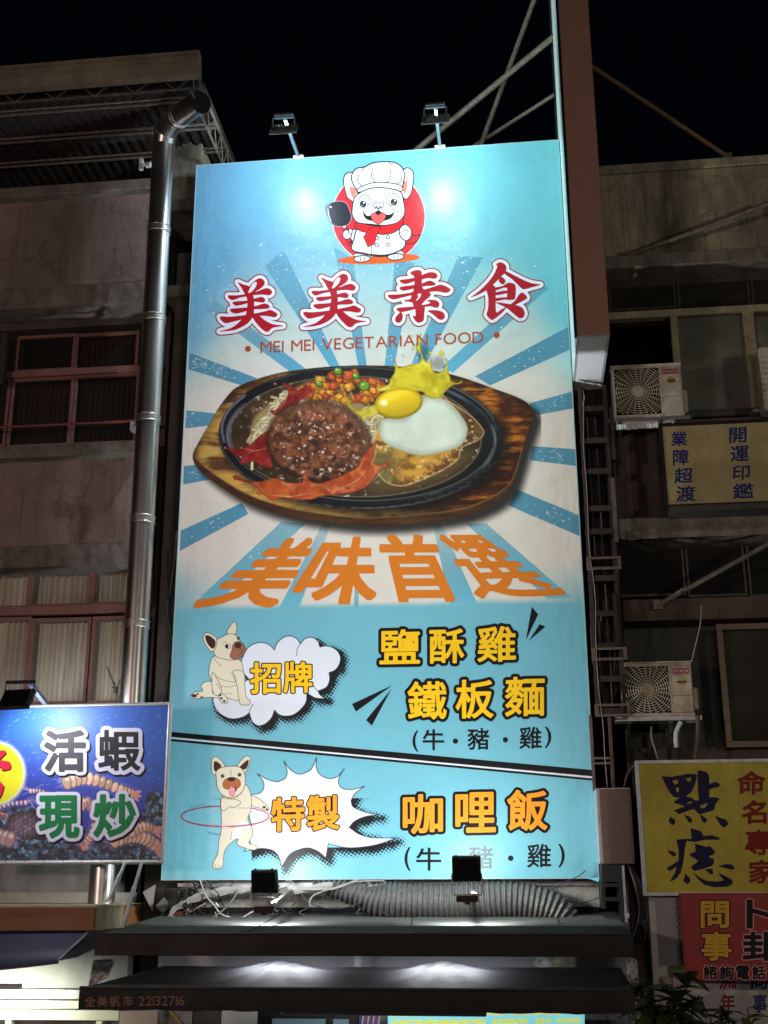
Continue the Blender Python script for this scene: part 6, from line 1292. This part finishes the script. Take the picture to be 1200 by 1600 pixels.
m_ = MB(); m_.add([A_, B_, at(120, 1495, -1.4), at(148, 1482, -.9), D_], [[0, 1, 2, 3, 4]]); m_.build('side_flap', mat('navy_backside', (.10, .10, .12), .7), na)
m_ = MB(); m_.tube([A_, B_], .012, 6); m_.tube([B_, at(120, 1495, -1.4), at(148, 1482, -.9)], .008, 6); m_.build('frame_rods', M['dull_steel'], na)
ls_ = thing('left_shop', 'white lit shop front under the navy awning at the bottom left', 'shop front', (-6, .3, 0))
m_ = MB(); m_.box(-12, wx(200, 1500, .3), .3, .5, wz(60, 1548, .3), wz(60, 1395, .3)-.0); m_.build('upper_wall', M['white_wall'], ls_)
m_ = MB(); m_.box(-12, wx(150, 1550, .2), .2, .45, wz(60, 1562, .2), wz(60, 1545, .2), ch=.01); m_.build('header_channel', M['dull_steel'], ls_)
CF = M['cream_frame']
m_ = MB(); m_.box(-12, wx(187, 1570, .3), .3, .42, wz(60, 1576, .3), wz(60, 1563, .3), ch=.006); m_.build('lintel_board', CF, ls_)
m_ = MB(); m_.box(-12, wx(187, 1570, .3), .3, .42, wz(60, 1594, .3), wz(60, 1578, .3), ch=.006); m_.build('lintel_board', CF, ls_)
for x in (-30, 13, 155):
    m_ = MB(); m_.box(wx(x-5, 1600, .32), wx(x+4, 1600, .32), .32, .42, .3, wz(60, 1594, .32)); m_.build('mullion', CF, ls_)
m_ = MB(); m_.box(-12, wx(187, 1590, .5), .5, .55, .15, wz(60, 1560, .5)); m_.build('shop_glass', M['grey_wall'], ls_)
m_ = MB(); m_.box(wx(187, 1590, .28), wx(246, 1590, .28), .28, .6, .15, wz(200, 1580, .28)+.25); m_.build('pier', mat('pinkish_pier', (.40, .31, .26), .7, col2=(.34, .27, .23), scale=3), ls_)
fx = thing('fluorescent_light', 'white fluorescent tube light at the bottom left edge', 'light', tuple(at(10, 1548, -.4)))
A_, B_ = at(-150, 1549, -.4), at(24, 1548, -.4)
m_ = MB(); m_.box(A_.x, B_.x+.06, -.46, -.34, A_.z+.03, A_.z+.09, ch=.01); m_.build('fixture', M['white_panel'], fx)
m_ = MB(); m_.tube([A_, Vector((B_.x, A_.y, A_.z))], .03, 10); m_.build('tube', M['tube'], fx)
d = bpy.data.lights.new('tube_light', 'AREA'); d.shape = 'RECTANGLE'; d.size = 1.4; d.size_y = .08; d.energy = 60; d.color = (.93, 1.0, .84)
lo = bpy.data.objects.new('tube_light', d); COL.objects.link(lo); lo.parent = fx; lo.location = (-.5, .02, -.06); lo.rotation_euler = (math.radians(38), 0, 0)

# ================================================================== SHOP BELOW THE BILLBOARD
sh_ = thing('billboard_shop', 'shop front below the billboard with dark doors and posters', 'shop front', (0, .4, 0))
m_ = MB(); m_.box(-2.45, 2.62, .42, .6, 4.12, 6.2); m_.build('upper_wall', mat('flaking_white_wall', (.52, .52, .47), .75, col2=(.44, .44, .39), scale=3, bump=.4, stain=(.17, .15, .12), stain_scale=2.6, stain_amt=.85), sh_)
for xx, w_ in ((-1.25, .03), (-.2, .02), (1.2, .02), (2.1, .03)):
    m_ = MB(); m_.box(xx, xx+w_, .405, .42, 4.12, 6.2); m_.build('wall_seam', M['grey_wall'], sh_)
m_ = MB(); m_.box(-2.2, 2.6, .30, .42, 4.12, 4.17); m_.build('wall_skirt', M['void'], sh_)
m_ = MB(); m_.box(-2.5, 2.62, .34, .41, wz(500, 1385, .34), wz(500, 1379, .34)); m_.build('wall_channel', M['galv'], sh_)
m_ = MB(); m_.box(-2.7, 3.0, .35, .5, 3.25, 4.10); m_.build('sign_wall', mat('lilac_wall', (.50, .50, .55), .7, col2=(.42, .42, .46), scale=2), sh_)
m_ = MB(); m_.box(-2.6, 2.9, .62, .7, .14, 3.24); m_.build('facade', M['grey_wall'], sh_)
def dbox(name, px0, px1, py0, Y, mt, lab=None, z0=.2, parent=sh_, dep=.06, py1=None):
    m_ = MB(); mx = (px0+px1)/2; m_.box(wx(px0, 1590, Y), wx(px1, 1590, Y), Y, Y+dep, z0 if py1 is None else wz(mx, py1, Y), wz(mx, py0, Y), ch=.004); return m_.build(name, mt, parent, lab)
dbox('door_frame', 403, 407, 1578, .5, M['black']); dbox('door_frame', 408, 560, 1579, .55, M['black'])
dbox('door_glass', 425, 545, 1592, .52, mat('reflecting_glass', (.2, .33, .38), .08, col2=(.3, .45, .5), scale=1.2))
dbox('door_frame', 509, 520, 1580, .50, M['black'])
dbox('wall_panel', 250, 300, 1575, .5, M['grey_wall']); dbox('wall_panel', 302, 345, 1575, .5, M['dark_wall']); dbox('wall_panel', 346, 402, 1575, .5, M['white_wall'])
m_ = MB(); m_.tube([at(266, 1580, .45), at(288, 1606, .45)], .015, 6); m_.build('yellow_hose', mat('yellow_hose', (.55, .3, .02), .5), sh_)
# menu board: cyan with rows of yellow marks
LITPRINT = print_mat('backlit_print', .5, False, False); _b = LITPRINT.node_tree.nodes; LITPRINT.node_tree.links.new(_b['Attribute'].outputs['Color'], _b['Principled BSDF'].inputs['Emission Color']); _b['Principled BSDF'].inputs['Emission Strength'].default_value = .9
mbd = thing('menu_board', 'lit cyan menu board with rows of yellow marks at the bottom', 'menu board', tuple(at(760, 1600, .3)))
P = Paint(606, 1574, 914, 1640, 1.6); X, Y = P.X, P.Y; P.c[:] = (120, 200, 214); P.a[:] = 1
nr = np.random.default_rng(4)
for row, yy in enumerate((1583, 1596, 1609, 1622)):
    x = 612
    while x < 908:
        if nr.random() < .14: x += nr.uniform(5, 12); continue
        c = (214, 204, 40) if yy > 1585 else (226, 190, 30); y0 = yy+.012*(760-x)
        for _ in range(3): P.line([(x, y0-3+nr.uniform(0, 6)), (x+6.4, y0-3+nr.uniform(0, 6))], c, 1.5, .9, smooth=False)
        for _ in range(2): xx = x+nr.uniform(.5, 6); P.line([(xx, y0-4), (xx+nr.uniform(-1, 1), y0+4)], c, 1.5, .9, smooth=False)
        x += 8.2
P.mesh('menu_print', mbd, .3, LITPRINT, True)
m_ = MB(); m_.pbox(606, 1574, 914, 1640, .31, .36); m_.build('board', M['black'], mbd)
fl = thing('poster', 'poster with striped red and blue pattern beside the menu board', 'poster', tuple(at(575, 1600, .35)))
P = Paint(561, 1576, 594, 1640, 2); P.c[:] = (60, 74, 130); P.a[:] = 1
for i in range(7): P.line([(570+i*4.2, 1574), (566+i*4.2, 1600)], (190, 40, 60) if i % 2 else (220, 220, 226), 2.2, .9, smooth=False)
P.mesh('poster_print', fl, .35, PRINT_FLAT, True)
cl_ = thing('ceiling_light', 'ceiling light of the shop hidden behind the black awning valance', 'light', (.2, -1.0, 3.12))
m_ = MB(); m_.box(-.9, 1.3, -1.06, -.94, 3.1, 3.16, ch=.01); m_.build('fixture', M['white_panel'], cl_)
d = bpy.data.lights.new('shop_light', 'AREA'); d.shape = 'RECTANGLE'; d.size = 2.0; d.size_y = .1; d.energy = 22; d.color = (.95, .97, 1.0)
lo = bpy.data.objects.new('shop_light', d); COL.objects.link(lo); lo.parent = cl_; lo.location = (0, 0, -.03); lo.rotation_euler = (math.radians(25), 0, 0)
# ---- canopies
cv = thing('canopy', 'flat black-edged roof canopy directly under the billboard', 'canopy', tuple(at(560, 1480, -1.6)))
YC = -1.6; xc0, xc1 = wx(148, 1478, YC), wx(991, 1474, YC); zc1, zc0 = wz(500, 1460, YC), wz(500, 1494, YC)
m_ = MB(); m_.box(xc0, xc1, YC, YC+.04, zc0, zc1, ch=.006); m_.build('fascia', M['fascia'], cv)
m_ = MB(); zb2 = 4.115
m_.add([(xc0+.01, YC+.042, zc1-.008), (xc1-.01, YC+.042, zc1-.008), (xc1-.05, .34, zb2), (xc0+.25, .34, zb2), (xc0+.01, YC+.042, zc1-.06), (xc1-.01, YC+.042, zc1-.06), (xc1-.05, .34, zb2-.06), (xc0+.25, .34, zb2-.06)], [[0, 1, 2, 3], [4, 7, 6, 5], [0, 3, 7, 4], [1, 5, 6, 2], [3, 2, 6, 7]]); m_.build('roof_sheet', M['awning_top'], cv)
m_ = MB(); m_.box(xc0-.005, xc1+.005, YC-.008, YC+.05, zc1, zc1+.012, ch=.003); m_.build('edge_trim', M['awning_top'], cv)
for px, dd_ in ((640, .3), (380, -.2), (880, .1)):
    m_ = MB(); A_ = at(px, 1459, YC+.06); A_.z = zc1-.004; m_.bar((A_.x, YC+.06, zc1+.0), (A_.x-dd_*.4, .3, zb2+.004), .012, .006); m_.build('roof_seam', M['fascia'], cv)
aw = thing('awning', 'lower black canvas awning with maker name and number on its valance', 'awning', tuple(at(560, 1580, -2.0)))
YA = -2.0; xa0, xa1 = wx(123, 1568, YA), wx(992, 1562, YA); za1, za0 = wz(500, 1547, YA), wz(500, 1581, YA)
zb3 = wz(500, 1510, -.55)
# canopy cloth with pulled folds under the two lamps
n, k2 = 90, 14; vs = []; apex = [(wx(437, 1510, -.55)+.0, 1), (wx(692, 1510, -.55), 1)]
for j in range(k2+1):
    t = j/k2
    for i in range(n+1):
        s_ = i/n; xf = xa0+(xa1-xa0)*s_; xb_ = (xa0+.45)+(xa1-xa0-.47)*s_; x = xf*(1-t)+xb_*t; y = YA+.02+(-.55-YA)*t; z = za1+(zb3-za1)*t
        for ax_, _ in apex:
            dx = (x-ax_); rr = math.hypot(dx, (t-1)*1.2); ang = math.atan2(dx, (1.02-t)*1.2); z += .03*math.cos(ang*12+1.5*math.sin(ang*3))*math.exp(-(dx/1.0)**2)*(t**1.1)*(1-math.exp(-rr*5)); z += .06*math.exp(-(dx/.30)**2)*t*t
        z -= .02*math.sin(math.pi*t)*(1+.3*math.sin(x*2.1)); vs.append((x, y, z))
m_ = MB(); m_.add(vs, [[j*(n+1)+i, j*(n+1)+i+1, (j+1)*(n+1)+i+1, (j+1)*(n+1)+i] for j in range(k2) for i in range(n)], smooth=True); m_.build('canvas_top', mat('black_canvas_sheen', (.05, .052, .058), .75, spec=.25, col2=(.04, .042, .047), scale=5, bump=.2, bscale=40, stain=(.12, .12, .12), stain_scale=4, stain_amt=.25), aw)
m_ = MB(); vs = []; n = 60
for i in range(n+1):
    x = xa0+(xa1-xa0)*i/n; j = .008*math.sin(i*.9)+.005*math.sin(i*2.3); vs += [(x, YA, za1+.006), (x, YA-.01+j*.4, (za0+za1)/2), (x, YA+j, za0+j*.5)]
m_.add(vs, [[i*3+j, i*3+3+j, i*3+4+j, i*3+1+j] for i in range(n) for j in range(2)], smooth=True); m_.build('valance', M['awning'], aw)
m_ = MB(); m_.tube([(xa0, YA, za1+.01), (xa1, YA, za1+.01)], .016, 8); m_.build('front_tube', M['rubber'], aw)
m_ = MB(); m_.add([(xa0, YA, za1), (xa0, YA, za0), (xa0+.45, -.55, zb3-.25), (xa0+.45, -.55, zb3)], [[0, 1, 2, 3]]); m_.build('side_cloth', M['awning'], aw); m_ = MB(); m_.add([(xa1, YA, za1), (xa1, YA, za0), (xa1-.02, -.55, zb3-.25), (xa1-.02, -.55, zb3)], [[0, 1, 2, 3]]); m_.build('side_cloth', M['awning'], aw)
ls = Letters(); TX = ink((128, 92, 78), .55, False); LT = [(.35, .004, TX)]
for ch, b in (('全', (132, 1557, 149, 1573)), ('美', (152, 1557, 168, 1573)), ('帆', (172, 1556, 188, 1573)), ('布', (191, 1556, 207, 1572))): ls.box(ch, *b, LT, h=.35, slope=-.02)
latin(ls, '22132716', 216.5, 288, 1571.5, 14.5, [(.15, .004, TX)], -.012, gap=.07, h=.35)
ls.build('valance_lettering', aw, YA-.012)
# downlights hidden under the flat canopy
for label, px in (('small downlight under the flat canopy, left of centre', 442), ('small downlight under the flat canopy, right of centre', 693)):
    c = at(px, 1500, -.80); c.z = zb3+.20; r = thing('downlight', label, 'light', tuple(c), 'downlights under the flat canopy')
    m_ = MB(); m_.box(c.x-.5, c.x+.5, c.y-.03, c.y+.03, c.z-.0, c.z+.05, ch=.008); m_.build('housing', M['black'], r)
    d = bpy.data.lights.new('downlight_lamp', 'AREA'); d.energy = 18; d.shape = 'RECTANGLE'; d.size = .8; d.size_y = .05; d.color = (.93, .95, 1.0)
    lo = bpy.data.objects.new('downlight_lamp', d); COL.objects.link(lo); lo.parent = r; lo.location = (0, 0, -.012)
# transparent plastic wrap at both ends between canopies
def wrap(pts, Y, label, seed):
    m_ = MB(); r_ = random.Random(seed); n = 14; vs = []
    for i in range(n+1):
        t = i/n
        for j in range(9):
            s_ = j/8; px = (pts[0][0]*(1-s_)+pts[1][0]*s_)*(1-t)+(pts[3][0]*(1-s_)+pts[2][0]*s_)*t; py = (pts[0][1]*(1-s_)+pts[1][1]*s_)*(1-t)+(pts[3][1]*(1-s_)+pts[2][1]*s_)*t; vs.append(at(px, py, Y+r_.uniform(-.03, .03)))
    m_.add(vs, [[i*9+j, i*9+j+1, i*9+j+10, i*9+j+9] for i in range(n) for j in range(8)]); tag(m_.build('plastic_sheet', M['plastic']), label, 'plastic sheet')
wrap([(146, 1500), (182, 1498), (168, 1528), (137, 1545)], -1.1, 'crumpled clear plastic at the left end between the two canopies', 5)
wrap([(978, 1497), (993, 1497), (1003, 1605), (985, 1605)], -1.0, 'torn clear plastic strip hanging at the right end of the canopies', 6)
m_ = MB(); m_.pbox(992, 1500, 1000, 1640, -.95, -.9, ch=.005); tag(m_.build('corner_post', mat('pale_post', (.45, .38, .32), .5, col2=(.3, .2, .14), scale=8)), 'slim pale post at the right end of the black awning', 'post')
for px, w_, label in ((560, 14, 'small white fitting between the canopies, left of the duct elbow'), (862, 50, 'silver foil wrapped vent between the canopies at the right')):
    m_ = MB(); A_ = at(px, 1497, .1); rr = w_/2/FPX*14.7; zz = 3.45
    P_ = [(A_.x, .1, zz+.35-.03*i) for i in range(13)]; m_.tube(P_, rr, 16, rad=[rr*(1+.05*((i*7) % 3-1)) for i in range(13)]); tag(m_.build('vent_stub', M['plastic'] if w_ > 20 else M['white_panel']), label, 'vent')

# ================================================================== FLEXIBLE DUCT AND CABLES
cx = [(490, 1381, 7), (525, 1388, 13), (560, 1397, 20), (598, 1407, 27), (660, 1411, 28.5), (730, 1411, 28.5), (795, 1408, 28), (842, 1415, 27), (872, 1428, 25), (890, 1446, 20)]
path = smooth_path([at(x, y, .06) for x, y, q_ in cx], 16); cr_ = [r_ for _, _, r_ in cx]
rr = []; acc = 0; prev = path[0]; dense = []
L_ = [0]
for a, b in zip(path, path[1:]): L_.append(L_[-1]+(b-a).length)
N_ = 560; outp = []; rad = []
for i in range(N_+1):
    s_ = L_[-1]*i/N_; j = max(k for k in range(len(L_)) if L_[k] <= s_+1e-9); j = min(j, len(path)-2); t = (s_-L_[j])/(L_[j+1]-L_[j]); outp.append(path[j].lerp(path[j+1], t))
    f_ = s_/L_[-1]; R0 = float(np.interp(j+t, np.arange(len(cr_))*16, cr_))/FPX*14.75*(1+.03*math.sin(f_*23)); rad.append(R0+.011*math.cos(s_*2*math.pi/.062)+.004*math.sin(s_*9))
m_ = MB(); m_.tube(outp, .2, 28, rad=rad); tag(m_.build('flexible_duct', M['flex']), 'ribbed silver flexible duct lying on the canopy below the billboard', 'duct')
m_ = MB(); rib = smooth_path([at(x, y, -.05) for x, y in ((263, 1443), (264, 1430), (275, 1418), (292, 1408), (315, 1400), (345, 1393), (375, 1389), (395, 1388), (440, 1390), (480, 1389), (520, 1384))], 6)
vs = []
for i, p in enumerate(rib): 
    hw = .045+.008*math.sin(i*.9); vs += [p+Vector((0, .02, hw)), p+Vector((0, -.02, .01)), p+Vector((0, .015, -hw))]
m_.add(vs, [[i*3+j, i*3+3+j, i*3+4+j, i*3+1+j] for i in range(len(rib)-1) for j in range(2)], smooth=True); tag(m_.build('flat_hose', M['ribbon']), 'flat pale hose running from the left corner behind the left floodlight', 'hose')
cab = [('pale cable looping from the left corner onto the canopy', [(268, 1432), (290, 1438), (312, 1440), (335, 1432), (355, 1416), (366, 1402), (372, 1390)], .010, M['cable']),
       ('pale cable pair dropping from the left floodlight', [(408, 1420), (392, 1426), (378, 1434), (362, 1434), (345, 1428), (335, 1415), (322, 1400), (312, 1375)], .010, M['ribbon']),
       ('cable coil lying on the canopy below the left floodlight', [(336, 1425), (342, 1440), (355, 1446), (375, 1445), (400, 1447), (420, 1446), (428, 1440), (420, 1438), (398, 1440), (370, 1440)], .009, M['cable']),
       ('thin cable arcing right of the left floodlight', [(470, 1396), (480, 1408), (498, 1416), (515, 1419), (540, 1418), (560, 1412), (580, 1404)], .008, M['cable_dark']),
       ('white cable crossing over the flexible duct start', [(560, 1374), (525, 1388), (500, 1390), (472, 1390)], .010, M['ribbon']),
       ('light cable knotted near the duct start', [(485, 1416), (484, 1408), (492, 1398), (520, 1388), (555, 1378), (600, 1376)], .008, M['ribbon']),
       ('thin dark wire sloping right behind the right floodlight', [(860, 1390), (885, 1378), (905, 1368), (915, 1360)], .006, M['cable_dark']),
       ('thin dark wire along the wall at the right', [(840, 1412), (880, 1405), (910, 1410), (940, 1402), (960, 1400)], .006, M['cable_dark']),
       ('long dark cable down the strip left of the billboard', [(276, 830), (272, 880), (266, 920), (262, 960), (270, 1010), (260, 1060), (252, 1100)], .012, M['dull_steel']),
       ('second dark cable down the strip left of the billboard', [(262, 860), (264, 930), (268, 1000), (262, 1080), (258, 1150), (256, 1250), (246, 1340)], .014, M['cable_dark'])]
for label, P_, r_, mt in cab:
    m_ = MB(); m_.tube(smooth_path([at(x, y, .12 if y < 1340 else -.1) for x, y in P_], 6), r_, 6); tag(m_.build('cable', mt), label, 'cable')
tg = thing('cable_tangle', 'tangle of thin pale and dark cables on the canopy under the billboard', 'cables', tuple(at(400, 1440, .1)))
r_ = random.Random(77)
for i in range(26):
    x = r_.choice([r_.uniform(250, 350), r_.uniform(340, 500), r_.uniform(470, 620)]); y = r_.uniform(1385, 1436); P_ = [(x, y, r_.uniform(-.15, .15))]; a = r_.uniform(-.5, .5)
    for k in range(r_.randint(3, 5)):
        a += r_.uniform(-.9, .9); x += r_.uniform(10, 26)*math.cos(a)*r_.choice([1, 1, -.6]); y = min(1442, max(1377, y+r_.uniform(4, 14)*math.sin(a)*2)); P_.append((x, y, r_.uniform(-.15, .15)))
    m_ = MB(); m_.tube(smooth_path([at(*p) for p in P_], 5), r_.uniform(.004, .008), 5); m_.build('cable', r_.choice([M['cable'], M['cable_dark'], M['cable_dark'], M['dull_steel'], M['ribbon']]), tg)
# tangle of scrap angle irons behind the hose
jk = thing('scrap_irons', 'tangle of short dark angle irons behind the flat hose at the left', 'scrap metal', tuple(at(310, 1400, .2)))
r_ = random.Random(21)
for i in range(22):
    cx_, cy_ = r_.uniform(285, 330), r_.uniform(1380, 1428); a = r_.uniform(.3, 1.3)*(1 if r_.random() < .7 else -1); l = r_.uniform(8, 20)
    m_ = MB(); m_.bar(at(cx_-l*math.cos(a), cy_-l*math.sin(a), .12+r_.uniform(-.1, .12)), at(cx_+l*math.cos(a), cy_+l*math.sin(a), .12+r_.uniform(-.1, .12)), .022, .012); m_.build('angle_iron', M['dull_steel'] if i % 2 else M['rubber'], jk)
for label, pts, mt in (('tilted white scrap panel left of the tangled irons', [(223, 1394), (243, 1382), (238, 1424)], M['grey_wall']), ('small grey scrap panel beside the tilted white one', [(243, 1416), (256, 1402), (264, 1412), (258, 1430)], M['dark_alu'])):
    a_ = [at(x, y, -.1+.05*i) for i, (x, y) in enumerate(pts)]; m_ = MB(); k_ = len(a_); b_ = [p+Vector((0, .012, 0)) for p in a_]
    m_.add(a_+b_, [list(range(k_)), list(range(k_, 2*k_))[::-1]]+[[i, (i+1) % k_, k_+(i+1) % k_, k_+i] for i in range(k_)]); tag(m_.build('scrap_sheet', mt), label, 'scrap metal')
m_ = MB(); m_.pbox(256, 1388, 292, 1420, .0, .2, ch=.01); m_.pbox(286, 1392, 292, 1416, -.06, .0); tag(m_.build('meter_box', M['rubber']), 'black box with a flap behind the flat hose at the left', 'box')
m_ = MB(); m_.pbox(268, 1424, 284, 1438, .05, .15); tag(m_.build('red_box', mat('dull_red', (.16, .03, .035), .5)), 'small dull red box on the canopy left end', 'box')

# ================================================================== PLANTS AT THE LOWER RIGHT
def leafy(base_px, tips, Y, label, seed, ln=.2, wd_=.075, count=8):
    r_ = random.Random(seed); b_ = at(*base_px, Y); root = thing('potted_shrub', label, 'plant', tuple(b_)); st_ = MB(); k = 0
    for tx, ty in tips:
        tip = at(tx, ty, Y+r_.uniform(-.15, .15)); mid = b_.lerp(tip, .55)+Vector((r_.uniform(-.06, .06), 0, .05)); P_ = smooth_path([b_, mid, tip], 5); st_.tube(P_, .008, 5)
        for i in range(count):
            t = .35+.65*i/(count-1); p = P_[min(int(t*(len(P_)-1)), len(P_)-1)]; a = r_.uniform(0, 6.28); el = r_.uniform(-.7, .6); L_ = ln*r_.uniform(.7, 1.25); W_ = wd_*r_.uniform(.8, 1.2)
            d_ = Vector((math.cos(a)*math.cos(el), math.sin(a)*math.cos(el)*.8, math.sin(el))).normalized(); sd_ = d_.cross(Vector((0, 0, 1))).normalized(); nrm = sd_.cross(d_); droop = Vector((0, 0, -.25*L_))
            rows = []
            for q_ in range(6):
                f_ = q_/5; c_ = p+d_*L_*f_+droop*f_*f_; w_ = W_/2*math.sin(math.pi*min(1, f_*.93+.04))**.8; rows += [c_-sd_*w_+nrm*w_*.3, c_, c_+sd_*w_+nrm*w_*.3]
            m_ = MB(); m_.add(rows, [[q_*3+j, q_*3+j+1, q_*3+j+4, q_*3+j+3] for q_ in range(5) for j in range(2)], smooth=True); m_.build('leaf', M['leaf'], root); k += 1
    st_.build('stem', M['stem'], root)
    return root
leafy((1040, 1650), [(1020, 1530), (1050, 1520), (1078, 1535), (1062, 1560), (1035, 1570), (1085, 1590), (1010, 1565), (1095, 1560)], -1.6, 'dark leafy shrub rising left of the white sign', 31, .36, .16, 8)
leafy((1140, 1660), [(1125, 1572), (1140, 1580), (1160, 1590), (1110, 1590)], -1.7, 'small dark shrub in front of the white sign', 32, .26, .10, 7)
leafy((1172, 1660), [(1168, 1575), (1180, 1590)], -1.7, 'thin upright sprig at the bottom right', 33, .22, .07, 4)
m_ = MB(); m_.box(at(1000, 1600, -1.5).x, 5.6, -1.9, -1.45, 2.2, wz(1100, 1604, -1.5)-.12, ch=.02); tag(m_.build('planter', M['rubber']), 'long black planter under the shrubs at the bottom right', 'planter')
